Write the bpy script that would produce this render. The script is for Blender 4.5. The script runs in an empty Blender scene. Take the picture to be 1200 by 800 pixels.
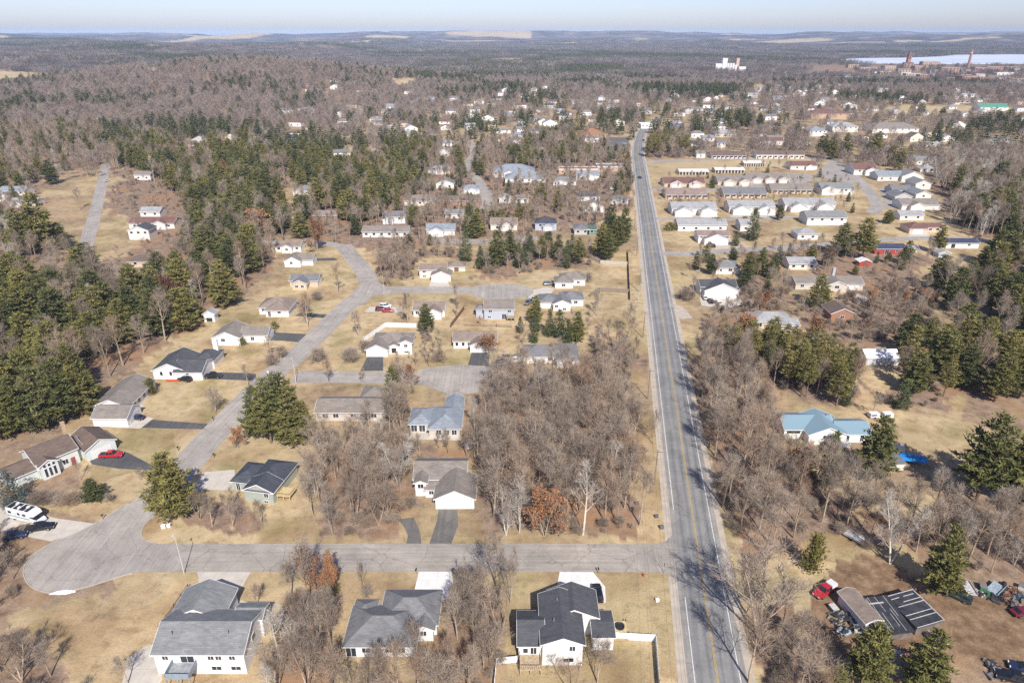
import bpy, bmesh, math, random
import numpy as np
from mathutils import Vector, Matrix, Euler

random.seed(7); RNG = np.random.default_rng(7)
SC = bpy.context.scene
COL = SC.collection
PI = math.pi

# ------------------------------------------------------------------ camera
CAM_H = 100.0
FPX, IW, IH = 800.0, 1200.0, 800.0
PITCH = math.atan(362.0 / FPX)
CP, SP = math.cos(PITCH), math.sin(PITCH)
cam_d = bpy.data.cameras.new('camera'); cam = bpy.data.objects.new('camera', cam_d); COL.objects.link(cam)
cam.location = (0, 0, CAM_H); cam.rotation_euler = (PI/2 - PITCH, 0, 0)
cam_d.sensor_fit = 'HORIZONTAL'; cam_d.sensor_width = 36; cam_d.lens = 36 * FPX / IW
cam_d.clip_start = 1; cam_d.clip_end = 60000
SC.camera = cam

def gp(px, py, z=0.0):
    """ground point (at height z) seen at a place of the 1200x800 photograph"""
    a, b = (px - IW/2) / FPX, (IH/2 - py) / FPX
    dy, dz = CP + b*SP, -SP + b*CP
    t = (z - CAM_H) / dz
    return (a*t, dy*t)

def gpoly(pts, z=0.0): return [gp(x, y, z) for x, y in pts]

def gpt(px, py):
    """the same, on the rolling land beyond the streets"""
    a, b = (px - IW/2)/FPX, (IH/2 - py)/FPX; dy, dz = CP + b*SP, -SP + b*CP
    t = np.geomspace(300, 17000, 3000); x, y, z = a*t, dy*t, CAM_H + dz*t
    hit = np.nonzero(z < terrain(x, y))[0]
    return (float(x[hit[0]]), float(y[hit[0]])) if len(hit) else gp(px, max(py, 47))

def to_px(x, y, z=0.0):
    dz = z - CAM_H
    depth = y*CP - dz*SP
    return (IW/2 + FPX*x/depth, IH/2 - FPX*(y*SP + dz*CP)/depth)

# ------------------------------------------------------------------ numpy noise
def _hash(ix, iy, s):
    h = (ix.astype(np.int64)*374761393 + iy.astype(np.int64)*668265263 + s*1274126177) & 0x7fffffff
    h = ((h ^ (h >> 13)) * 1103515245) & 0x7fffffff
    return ((h ^ (h >> 16)) & 0xffff) / 65535.0
def vnoise(x, y, s=0):
    x = np.asarray(x, float); y = np.asarray(y, float)
    ix, iy = np.floor(x), np.floor(y); fx, fy = x-ix, y-iy
    fx = fx*fx*(3-2*fx); fy = fy*fy*(3-2*fy)
    a, b = _hash(ix, iy, s), _hash(ix+1, iy, s); c, d = _hash(ix, iy+1, s), _hash(ix+1, iy+1, s)
    return a*(1-fx)*(1-fy) + b*fx*(1-fy) + c*(1-fx)*fy + d*fx*fy
def fbm(x, y, s=0, o=4):
    r = 0; a = .5; f = 1
    for k in range(o):
        r = r + a*vnoise(np.asarray(x)*f, np.asarray(y)*f, s+k); a *= .5; f *= 2.03
    return r / (1 - .5**o)
def inpoly(x, y, poly):
    x = np.asarray(x, float); y = np.asarray(y, float); r = np.zeros(x.shape, bool)
    n = len(poly)
    for i in range(n):
        x0, y0 = poly[i]; x1, y1 = poly[(i+1) % n]
        if y0 == y1: continue
        c = ((y0 > y) != (y1 > y)) & (x < (x1-x0)*(y-y0)/(y1-y0) + x0)
        r ^= c
    return r
def sstep(a, b, x):
    t = np.clip((np.asarray(x, float)-a)/(b-a), 0, 1); return t*t*(3-2*t)

def terrain(x, y):
    """height of the land: level where the streets are, rolling beyond"""
    x = np.asarray(x, float); y = np.asarray(y, float)
    r = np.hypot(x, y)
    z = 46*np.exp(-(((x+560)/330)**2 + ((y-1480)/300)**2))            # wooded hill on the left
    z = z + 22*np.exp(-(((x+1500)/500)**2 + ((y-2300)/420)**2))
    n = fbm(x/1500+3.1, y/1500+8.7, 11, 4) - .42
    z = z + sstep(1700, 4200, r)*np.maximum(0, n*150 + 4)*sstep(-.1, .35, n+.1)*(1-.9*np.exp(-(((x-950)/900)**2 + ((y-2100)/700)**2)))
    lake = sstep(1.0, .75, np.hypot((x-2050)/1350, (y-2950)/640))
    z = z*(1-lake)
    m = fbm(x/2300+1.3, y/2300+5.2, 31, 5)
    z = z + sstep(4200, 9500, r)*np.clip((m-.30)*235, -6, 96)*sstep(.9, 1.15, np.hypot((x-2050)/1350, (y-2950)/640))
    for a, b, w, h in ((3650, 9200, 520, 40), (900, 10500, 700, 30), (-2100, 9800, 900, 26), (1700, 9300, 420, 30), (-5200, 8800, 800, 30)): z = z + h*np.exp(-(((x-a)/w)**2 + ((y-b)/900)**2))
    z = np.minimum(z, 118)
    return z

# ------------------------------------------------------------------ tagging and mesh building
def tag(o, label=None, cat=None, group=None, kind=None):
    if label: o['label'] = label
    if cat: o['category'] = cat
    if group: o['group'] = group
    if kind: o['kind'] = kind
    return o
def empty(name, loc, rz=0.0, label=None, cat=None, group=None):
    o = bpy.data.objects.new(name, None); COL.objects.link(o)
    o.empty_display_size = .3
    o.location = (loc[0], loc[1], loc[2] if len(loc) > 2 else 0); o.rotation_euler = (0, 0, rz)
    return tag(o, label, cat, group)

class MB:
    def __init__(s): s.v = []; s.f = []; s.m = []
    def add(s, vs, fs, m=0):
        o = len(s.v); s.v += [tuple(q) for q in vs]
        for f in fs: s.f.append(tuple(i+o for i in f)); s.m.append(m)
        return s
    def box(s, x0, y0, z0, x1, y1, z1, m=0, rz=0.0, c=None):
        vs = [(x0,y0,z0),(x1,y0,z0),(x1,y1,z0),(x0,y1,z0),(x0,y0,z1),(x1,y0,z1),(x1,y1,z1),(x0,y1,z1)]
        if rz:
            cx, cy = c if c else ((x0+x1)/2, (y0+y1)/2); k, q = math.cos(rz), math.sin(rz)
            vs = [(cx+(a-cx)*k-(b-cy)*q, cy+(a-cx)*q+(b-cy)*k, z) for a, b, z in vs]
        return s.add(vs, [(0,3,2,1),(4,5,6,7),(0,1,5,4),(1,2,6,5),(2,3,7,6),(3,0,4,7)], m)
    def hexa(s, b, t, m=0):
        """eight corners: four below, four above"""
        return s.add(list(b)+list(t), [(0,3,2,1),(4,5,6,7),(0,1,5,4),(1,2,6,5),(2,3,7,6),(3,0,4,7)], m)
    def prism(s, pts, z0, z1, m=0):
        n = len(pts)
        a = sum(pts[i][0]*pts[(i+1)%n][1]-pts[(i+1)%n][0]*pts[i][1] for i in range(n))
        if a < 0: pts = pts[::-1]
        vs = [(x,y,z0) for x,y in pts]+[(x,y,z1) for x,y in pts]
        return s.add(vs, [tuple(range(n-1,-1,-1)), tuple(range(n,2*n))]+[(i,(i+1)%n,n+(i+1)%n,n+i) for i in range(n)], m)
    def tube(s, p0, p1, r0, r1=None, n=6, m=0, caps=True):
        r1 = r0 if r1 is None else r1
        p0, p1 = Vector(p0), Vector(p1); d = (p1-p0)
        if d.length < 1e-6: return s
        d.normalize(); a = d.orthogonal().normalized(); b = d.cross(a)
        vs = []
        for p, r in ((p0, r0), (p1, r1)):
            for k in range(n):
                t = 2*PI*k/n; vs.append(p + a*(r*math.cos(t)) + b*(r*math.sin(t)))
        fs = [(k,(k+1)%n,n+(k+1)%n,n+k) for k in range(n)]
        if caps: fs += [tuple(range(n-1,-1,-1)), tuple(range(n,2*n))]
        return s.add(vs, fs, m)
    def cyl(s, x, y, z0, z1, r0, r1=None, n=10, m=0): return s.tube((x,y,z0),(x,y,z1),r0,r1,n,m)
    def lathe(s, prof, c=(0,0,0), n=12, m=0):
        vs = []; fs = []
        for r, z in prof:
            for k in range(n): vs.append((c[0]+r*math.cos(2*PI*k/n), c[1]+r*math.sin(2*PI*k/n), c[2]+z))
        for i in range(len(prof)-1):
            for k in range(n): fs.append((i*n+k, i*n+(k+1)%n, (i+1)*n+(k+1)%n, (i+1)*n+k))
        fs.append(tuple(range(n-1,-1,-1))); fs.append(tuple((len(prof)-1)*n+k for k in range(n)))
        return s.add(vs, fs, m)
    def mesh(s, name, mats, smooth=False):
        me = bpy.data.meshes.new(name); me.from_pydata(s.v, [], s.f)
        for q in (mats if isinstance(mats, (list, tuple)) else [mats]): me.materials.append(q)
        if len(me.materials) > 1: me.polygons.foreach_set('material_index', s.m)
        if smooth: me.polygons.foreach_set('use_smooth', [True]*len(me.polygons))
        me.update(); return me
    def build(s, name, mats, parent=None, loc=None, rz=0.0, smooth=False, **kw):
        o = bpy.data.objects.new(name, s.mesh(name, mats, smooth)); COL.objects.link(o)
        if parent: o.parent = parent
        if loc is not None: o.location = (loc[0], loc[1], loc[2] if len(loc) > 2 else 0)
        if rz: o.rotation_euler = (0, 0, rz)
        return tag(o, **kw)
def np_mesh(name, V, F, mats, mi=None):
    """triangles / quads from arrays"""
    me = bpy.data.meshes.new(name); V = np.asarray(V, np.float32); F = np.asarray(F, np.int32)
    k = F.shape[1]
    me.vertices.add(len(V)); me.vertices.foreach_set('co', V.ravel())
    me.loops.add(F.size); me.loops.foreach_set('vertex_index', F.ravel())
    me.polygons.add(len(F)); me.polygons.foreach_set('loop_start', np.arange(0, F.size, k, dtype=np.int32))
    for q in (mats if isinstance(mats, (list, tuple)) else [mats]): me.materials.append(q)
    if mi is not None: me.polygons.foreach_set('material_index', np.asarray(mi, np.int32))
    me.update(calc_edges=True); return me
def copy_tree(o, parent=None):
    c = o.copy(); COL.objects.link(c)
    if parent: c.parent = parent
    for ch in list(o.children): copy_tree(ch, c)
    return c

# ------------------------------------------------------------------ materials
def newmat(name):
    m = bpy.data.materials.new(name); m.use_nodes = True; nt = m.node_tree
    b = nt.nodes['Principled BSDF']; return m, nt, b
def N(nt, t, **kw):
    n = nt.nodes.new(t)
    for k, v in kw.items():
        if k.startswith('i_'): n.inputs[k[2:].replace('_', ' ')].default_value = v
        else: setattr(n, k, v)
    return n
def ramp(nt, src, stops):
    r = nt.nodes.new('ShaderNodeValToRGB'); e = r.color_ramp.elements
    while len(e) < len(stops): e.new(.5)
    for q, (p, c) in zip(e, stops): q.position = p; q.color = (c[0], c[1], c[2], 1) if len(c) < 4 else c
    nt.links.new(src, r.inputs[0]); return r.outputs[0]
def mixc(nt, fac, a, b, mode='MIX'):
    n = nt.nodes.new('ShaderNodeMix'); n.data_type = 'RGBA'; n.blend_type = mode
    for s, i in ((fac, 0), (a, 6), (b, 7)):
        if hasattr(s, 'is_linked'): nt.links.new(s, n.inputs[i])
        elif i == 0: n.inputs[0].default_value = s
        else: n.inputs[i].default_value = (s[0], s[1], s[2], 1)
    return n.outputs[2]
def noise(nt, scale, detail=4, rough=.55, coord='Object', vec=None, dist=0.0):
    tc = nt.nodes.new('ShaderNodeTexCoord')
    n = N(nt, 'ShaderNodeTexNoise'); n.inputs['Scale'].default_value = scale; n.inputs['Detail'].default_value = detail
    n.inputs['Roughness'].default_value = rough; n.inputs['Distortion'].default_value = dist
    if vec is None: vec = tc.outputs[coord]
    nt.links.new(vec, n.inputs['Vector']); return n.outputs['Fac']
def scaled(nt, sx, sy, sz, coord='Object', rz=0.0):
    tc = nt.nodes.new('ShaderNodeTexCoord'); mp = nt.nodes.new('ShaderNodeMapping')
    mp.inputs['Scale'].default_value = (sx, sy, sz); mp.inputs['Rotation'].default_value = (0, 0, rz)
    nt.links.new(tc.outputs[coord], mp.inputs[0]); return mp.outputs[0]
def bump(nt, b, h, strength=.3, dist=.05):
    n = nt.nodes.new('ShaderNodeBump'); n.inputs['Strength'].default_value = strength; n.inputs['Distance'].default_value = dist
    nt.links.new(h, n.inputs['Height']); nt.links.new(n.outputs[0], b.inputs['Normal'])
MATS = {}
def simple(name, c, rough=.7, var=.15, scale=1.5, metal=0.0, spec=.3):
    if name in MATS: return MATS[name]
    m, nt, b = newmat(name)
    f = noise(nt, scale, 4)
    lo = [x*(1-var) for x in c]; hi = [min(1, x*(1+var)) for x in c]
    nt.links.new(ramp(nt, f, [(.3, lo), (.7, hi)]), b.inputs['Base Color'])
    b.inputs['Roughness'].default_value = rough; b.inputs['Metallic'].default_value = metal
    b.inputs['Specular IOR Level'].default_value = spec
    MATS[name] = m; return m
def siding(name, c):
    """lap siding: fine horizontal boards"""
    if name in MATS: return MATS[name]
    m, nt, b = newmat(name)
    w = N(nt, 'ShaderNodeTexWave', wave_type='BANDS', bands_direction='Z', wave_profile='SAW'); w.inputs['Scale'].default_value = .9
    tc = nt.nodes.new('ShaderNodeTexCoord'); nt.links.new(tc.outputs['Object'], w.inputs['Vector'])
    f = noise(nt, .8, 5)
    a = ramp(nt, f, [(.3, [x*.9 for x in c]), (.7, [min(.9, x*1.04) for x in c])])
    d = ramp(nt, w.outputs['Fac'], [(0, (.75,.75,.75)), (.18, (1,1,1))])
    nt.links.new(mixc(nt, .8, a, d, 'MULTIPLY'), b.inputs['Base Color'])
    b.inputs['Roughness'].default_value = .55; bump(nt, b, w.outputs['Fac'], .35, .03)
    MATS[name] = m; return m
def shingle(name, c):
    """asphalt shingles: courses, tab tone, weather streaks"""
    if name in MATS: return MATS[name]
    m, nt, b = newmat(name)
    v1 = N(nt, 'ShaderNodeTexBrick'); v1.inputs['Scale'].default_value = 1.0
    v1.inputs['Brick Width'].default_value = .9; v1.inputs['Row Height'].default_value = .28; v1.inputs['Mortar Size'].default_value = .012
    v1.inputs['Color1'].default_value = (*[x*.86 for x in c], 1); v1.inputs['Color2'].default_value = (*[min(1, x*1.14) for x in c], 1)
    v1.inputs['Mortar'].default_value = (*[x*.6 for x in c], 1)
    nt.links.new(scaled(nt, 1, 1, 1), v1.inputs['Vector'])
    f = noise(nt, .35, 6, .65); g = noise(nt, 9, 2)
    a = mixc(nt, 1.0, v1.outputs['Color'], ramp(nt, f, [(.3, (.8,.8,.8)), (.72, (1.15,1.14,1.12))]), 'MULTIPLY')
    a = mixc(nt, 1.0, a, ramp(nt, g, [(.3, (.82,.82,.82)), (.7, (1.12,1.12,1.12))]), 'MULTIPLY')
    nt.links.new(a, b.inputs['Base Color']); b.inputs['Roughness'].default_value = .85
    b.inputs['Specular IOR Level'].default_value = .25
    MATS[name] = m; return m
def paint(name, c, rough=.25, coat=.6):
    if name in MATS: return MATS[name]
    m, nt, b = newmat(name); f = noise(nt, 2.5, 4)
    nt.links.new(ramp(nt, f, [(.3, [x*.85 for x in c]), (.7, [min(1, x*1.08) for x in c])]), b.inputs['Base Color'])
    b.inputs['Roughness'].default_value = rough; b.inputs['Coat Weight'].default_value = coat; b.inputs['Coat Roughness'].default_value = .08
    MATS[name] = m; return m
def glass(name='window_glass', c=(.03,.035,.045), rough=.08):
    if name in MATS: return MATS[name]
    m, nt, b = newmat(name); f = noise(nt, .7, 2)
    nt.links.new(ramp(nt, f, [(.35, [x*.6 for x in c]), (.7, [x*1.6 for x in c])]), b.inputs['Base Color'])
    b.inputs['Roughness'].default_value = rough; b.inputs['Specular IOR Level'].default_value = .6
    MATS[name] = m; return m

# ------------------------------------------------------------------ light
SUN_EL, SUN_AZ = math.radians(43), math.radians(167)       # azimuth clockwise from +Y: the sun is behind the camera
wd = bpy.data.worlds.new('World'); SC.world = wd; wd.use_nodes = True
wn = wd.node_tree; bg = wn.nodes['Background']
sky = wn.nodes.new('ShaderNodeTexSky'); sky.sky_type = 'NISHITA'; sky.sun_disc = False
sky.sun_elevation = SUN_EL; sky.sun_rotation = SUN_AZ; sky.altitude = 300
sky.air_density = .75; sky.dust_density = 1.05; sky.ozone_density = 4.0
tint = wn.nodes.new('ShaderNodeMix'); tint.data_type = 'RGBA'; tint.blend_type = 'MULTIPLY'; tint.inputs[0].default_value = 1; tint.inputs[7].default_value = (1.05, .92, .97, 1)
wn.links.new(sky.outputs[0], tint.inputs[6]); wn.links.new(tint.outputs[2], bg.inputs[0]); bg.inputs[1].default_value = .108
sl = bpy.data.lights.new('sun', 'SUN'); so = bpy.data.objects.new('sun', sl); COL.objects.link(so)
sl.energy = 4.1; sl.angle = math.radians(.53); sl.color = (1, .955, .89)
sd = Vector((math.sin(SUN_AZ)*math.cos(SUN_EL), math.cos(SUN_AZ)*math.cos(SUN_EL), math.sin(SUN_EL)))
so.rotation_euler = (-sd).to_track_quat('-Z', 'Y').to_euler(); so.location = (60, -200, 250)
vs = SC.view_settings; vs.view_transform = 'Standard'; vs.look = 'None'; vs.gamma = 1; vs.use_curve_mapping = False
vs.exposure = .6
cy = SC.cycles; cy.max_bounces = 6; cy.diffuse_bounces = 3; cy.glossy_bounces = 2; cy.transmission_bounces = 2
cy.volume_bounces = 0; cy.transparent_max_bounces = 4; cy.caustics_reflective = False; cy.caustics_refractive = False
cy.use_adaptive_sampling = True; cy.adaptive_threshold = .004
cy.use_denoising = False; cy.sample_clamp_indirect = 4
try:
    cy.denoiser = 'OPENIMAGEDENOISE'; cy.denoising_prefilter = 'ACCURATE'; cy.denoising_input_passes = 'RGB_ALBEDO_NORMAL'
except Exception: pass

def haze_box():
    m = bpy.data.materials.new('haze_air'); m.use_nodes = True; nt = m.node_tree
    nt.nodes.clear(); out = nt.nodes.new('ShaderNodeOutputMaterial'); v = nt.nodes.new('ShaderNodeVolumePrincipled')
    v.inputs['Color'].default_value = (.52, .70, 1, 1); v.inputs['Density'].default_value = HAZE; v.inputs['Anisotropy'].default_value = -.3
    nt.links.new(v.outputs[0], out.inputs['Volume'])
    MB().box(-17500, -17500, -4, 17500, 17500, 128).build('haze', m, kind='stuff')
HAZE = 5.2e-5
# ------------------------------------------------------------------ where the woods stand (places of the photograph, turned into ground)
# (label of the place, outline, spacing in metres, {kind: share}, height range)
REG = [
 ('woodlot', 'in the woodlot left of the two-lane road',
  [(566,478),(600,446),(690,462),(708,480),(738,505),(748,600),(752,622),(640,627),(574,627),(566,590),(566,560),(546,522)], 4.9, {'bare':.9,'pale':.10}, (11,17)),
 ('house_woods', 'in the thin woods right of the sage green house',
  [(362,612),(372,570),(382,530),(450,505),(478,512),(484,545),(487,590),(470,602),(462,624),(380,628)], 4.9, {'bare':.83,'pale':.17}, (10,15)),
 ('gap_woods', 'in the narrow wood left of the blue-grey roofed house',
  [(446,476),(478,466),(482,508),(450,508)], 3.8, {'bare':1}, (12,16)),
 ('road_woods', 'in the wood right of the two-lane road',
  [(804,425),(868,418),(905,480),(918,535),(1000,582),(1002,622),(930,638),(888,668),(876,700),(868,660),(843,585),(826,520),(812,470)], 5.4, {'bare':.94,'pale':.05,'rust':.01}, (11,16)),
 ('corner_woods', 'in the thicket between the two-lane road and the junk yard',
  [(882,712),(912,716),(940,752),(956,790),(962,840),(905,838)], 4.3, {'bare':1}, (8,13)),
 ('back_woods', 'in the brushy wood behind the junk yard',
  [(1005,590),(1100,610),(1200,612),(1250,690),(1165,678),(1118,668),(1085,672),(1062,640),(1012,645)], 5.0, {'bare':.8,'pale':.2}, (8,14)),
 ('front_woods', 'between the two lowest grey-roofed houses',
  [(312,730),(345,690),(392,700),(398,770),(395,835),(318,835)], 4.2, {'bare':.92,'pale':.08}, (9,15)),
 ('yard_woods', 'between the hip-roofed grey house and the white fence',
  [(520,745),(548,705),(592,700),(600,770),(575,790),(570,840),(500,840),(420,838),(425,795),(515,790)], 4.0, {'bare':1}, (9,14)),
 ('slope_woods', 'on the brown slope below the meadow',
  [(-30,775),(50,785),(150,850),(-50,850)], 5.5, {'bare':1}, (6,9)),
 ('left_bank', 'in the brush beside the turning circle',
  [(-40,600),(-5,605),(8,640),(22,700),(-40,740)], 4.0, {'bare':.8,'pine':.2}, (5,9)),
 ('pine_forest', 'in the pine forest left of the winding street',
  [(-60,528),(60,500),(98,478),(112,455),(172,415),(205,398),(250,368),(290,345),(318,312),(338,280),(330,238),(342,205),(300,168),(140,170),(132,200),(130,240),(160,262),(150,295),(112,310),(100,330),(30,330),(-60,330)], 8.6, {'pine':.62,'bare':.33,'rust':.03,'pale':.02}, (13,20)),
 ('plantation', 'in the pine plantation behind the blue-roofed house',
  [(822,400),(880,400),(930,425),(1000,440),(1010,460),(985,478),(925,462),(870,430),(835,425)], 3.9, {'redpine':.85,'bare':.15}, (11,15)),
 ('east_pines', 'among the tall pines right of the white hoop shed',
  [(1052,420),(1085,400),(1160,372),(1240,355),(1240,470),(1160,465),(1075,478),(1010,482),(1052,455)], 9.0, {'redpine':.25,'pine':.3,'bare':.45}, (13,18)),
 ('far_right_pines', 'among the dark pines at the right edge of the scene',
  [(1090,345),(1150,310),(1240,290),(1240,355),(1160,372)], 10.0, {'pine':.5,'bare':.5}, (13,19)),
 ('birch_wood', 'in the tall wood beyond the side street',
  [(1108,262),(1120,235),(1090,215),(1110,190),(1260,178),(1260,290),(1150,283)], 6.5, {'pale':.3,'bare':.6,'pine':.1}, (14,20)),
 ('brush_lot', 'in the brush behind the long ranch house',
  [(930,365),(1000,345),(1060,332),(1100,345),(1090,395),(1040,400),(1000,405),(955,400)], 5.6, {'bare':.97,'rust':.03}, (6,10)),
 ('drive_woods', 'in the brush around the low tan house',
  [(860,345),(905,330),(930,345),(925,365),(890,365),(865,398),(840,395),(820,385),(835,360)], 6, {'bare':.94,'rust':.06}, (7,11)),
 ('side_strip', 'in the strip left of the two-lane road',
  [(690,405),(738,390),(748,420),(742,445),(700,452),(688,440)], 5.5, {'bare':1}, (8,12)),
 ('court_copse', 'in the grey copse above the upper court street',
  [(428,318),(450,298),(530,295),(545,300),(490,305),(488,328),(452,328)], 4.6, {'bare':1}, (7,11)),
 ('spruce_belt', 'in the belt above the upper court circle',
  [(550,322),(560,300),(600,285),(700,298),(690,312),(600,322)], 6.5, {'spruce':.5,'bare':.5}, (7,11)),
 ('town_edge', 'among the gardens left of the two-lane road',
  [(330,275),(400,190),(560,165),(735,165),(742,240),(700,265),(590,282),(470,295),(420,290)], 7.6, {'bare':.84,'pine':.13,'spruce':.03}, (9,14)),
 ('pine_ridge', 'in the dark pine grove left of the curving street',
  [(335,240),(355,262),(440,262),(500,215),(548,190),(505,172),(420,180),(345,205)], 10, {'pine':.85,'bare':.15}, (13,18)),
 ('school_pines', 'in the grove beside the long tan building',
  [(600,200),(655,198),(685,178),(640,150),(590,180)], 8, {'pine':.6,'bare':.4}, (12,16)),
 ('roadside_pines', 'in the roadside row at the town street',
  [(757,185),(815,184),(818,174),(762,174)], 8.5, {'redpine':.8,'bare':.2}, (14,19)),
 ('valley_left', 'in the grey wood on the hillside at the left',
  [(-80,330),(-80,150),(125,150),(118,190),(60,205),(45,215),(40,250),(70,290),(88,296),(92,320)], 8.5, {'bare':.68,'pine':.25,'pale':.07}, (10,15)),
 ('court_gardens', 'in the gardens along the two court streets', [(430,350),(560,352),(600,362),(690,352),(735,372),(735,395),(680,412),(600,408),(520,380),(440,378)], 13, {'bare':.85,'spruce':.15}, (5,9)),
 ('court_brush', 'in the brush between the two court gardens', [(455,428),(478,402),(505,386),(522,418),(502,432)], 5.0, {'bare':1}, (4,7)),
 ('back_lot', 'behind the white tan-roofed house', [(484,518),(545,520),(562,528),(566,540),(484,538)], 4.6, {'bare':1}, (6,9)),
 ('corner_thicket', 'in the thicket in front of the sage green house', [(224,596),(238,582),(272,592),(300,606),(314,616),(290,627),(240,624)], 4.4, {'bare':.75,'pale':.25}, (6,9)),
 ('terrace_yards', 'in the yards between the terraces and duplex rows', [(772,212),(900,196),(1000,214),(1010,240),(990,262),(900,262),(785,262)], 10.5, {'bare':.88,'spruce':.12}, (6,9)),
 ('rear_yards', 'in the yards between duplexes and plantation',
  [(800,352),(812,300),(870,292),(1000,292),(1100,300),(1080,325),(1010,345),(930,312),(880,340),(862,352)], 8.5, {'bare':.82,'pine':.12,'spruce':.06}, (7,11)),
]
REGP = [gpoly(r[2]) for r in REG]
WOODY = [i for i, r in enumerate(REG) if r[3] <= 9.6]

FIELDS = [  # pale grass fields far off
 [(-80,88),(62,89),(75,95),(30,105),(-80,113)],
 [(1020,134),(1060,124),(1150,125),(1215,128),(1215,137),(1100,138),(1060,136)],
 [(455,106),(478,100),(490,101),(487,107),(470,112)],
 [(172,97),(205,94),(218,101),(180,108)],
 [(878,103),(893,97),(897,103),(890,109)],
 [(758,192),(890,186),(960,183),(985,189),(940,196),(830,199),(800,206),(772,214)],
 [(1010,236),(1000,222),(975,232),(990,240)],
 [(995,658),(1040,650),(1075,656),(1095,668),(1060,672),(1010,671)],
 [(1040,505),(1062,498),(1090,506),(1072,515),(1048,516)],
]
FIELDP = [gpoly(f) for f in FIELDS]
FARF = [  # far hillside fields, as ellipses: centre in the photograph, half sizes in metres
 (40,50,700,260),(215,55,420,160),(20,46,900,300),(110,57,200,90),(420,58,330,110),(500,60,250,100),(560,60,180,70),
 (610,65,150,70),(690,65,190,80),(650,51,420,150),(420,50,300,160),(830,51,230,160),(915,51,420,110),(745,51,300,100),(1000,50,300,120),
 (520,50,300,90),(300,53,200,80),(1060,48,200,130),(130,74,80,60),(275,75,70,60),(760,48,300,120),(60,56,260,60),(350,54,420,90),(640,56,320,70),(110,51,300,120),(250,57,260,80),(470,61,200,60),(560,48,420,160),(860,47,420,160),(1130,47,420,170),(960,54,300,60),(720,57,200,60),(30,61,300,60),(390,62,160,50),(585,72,120,60),(800,62,160,40),
]
LAWNISH = [  # open mown yards, kept clear of litter and trees
 [(128,497),(185,425),(300,360),(345,300),(395,290),(415,330),(330,432),(240,535),(175,600),(60,612),(40,590),(130,545)],
 [(165,637),(182,600),(222,602),(240,628),(345,629),(345,633)],
 [(0,720),(60,700),(215,672),(310,672),(310,760),(180,800),(80,800)],
 [(600,672),(770,672),(800,700),(815,810),(600,810)],
 [(775,232),(840,300),(880,296),(865,345),(800,352),(785,330)],
 [(380,432),(425,362),(500,350),(600,352),(690,345),(720,345),(735,390),(660,432),(580,430),(470,432)],
 [(930,470),(1060,478),(1130,490),(1180,520),(1140,545),(1050,525),(1010,500),(925,520)],
]
LAWNP = [gpoly(f) for f in LAWNISH]
DIRT = [
 [(945,700),(960,672),(1010,655),(1060,668),(1085,690),(1130,690),(1190,715),(1240,760),(1180,800),(1090,770),(1110,740),(1020,745),(985,770),(960,745)],
]
DIRTP = [gpoly(f) for f in DIRT]

CLEARING = gpoly([(112,330),(100,300),(118,240),(128,200),(152,198),(215,232),(222,300),(190,335),(150,345)])   # the yards by the forest street: brush only
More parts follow.
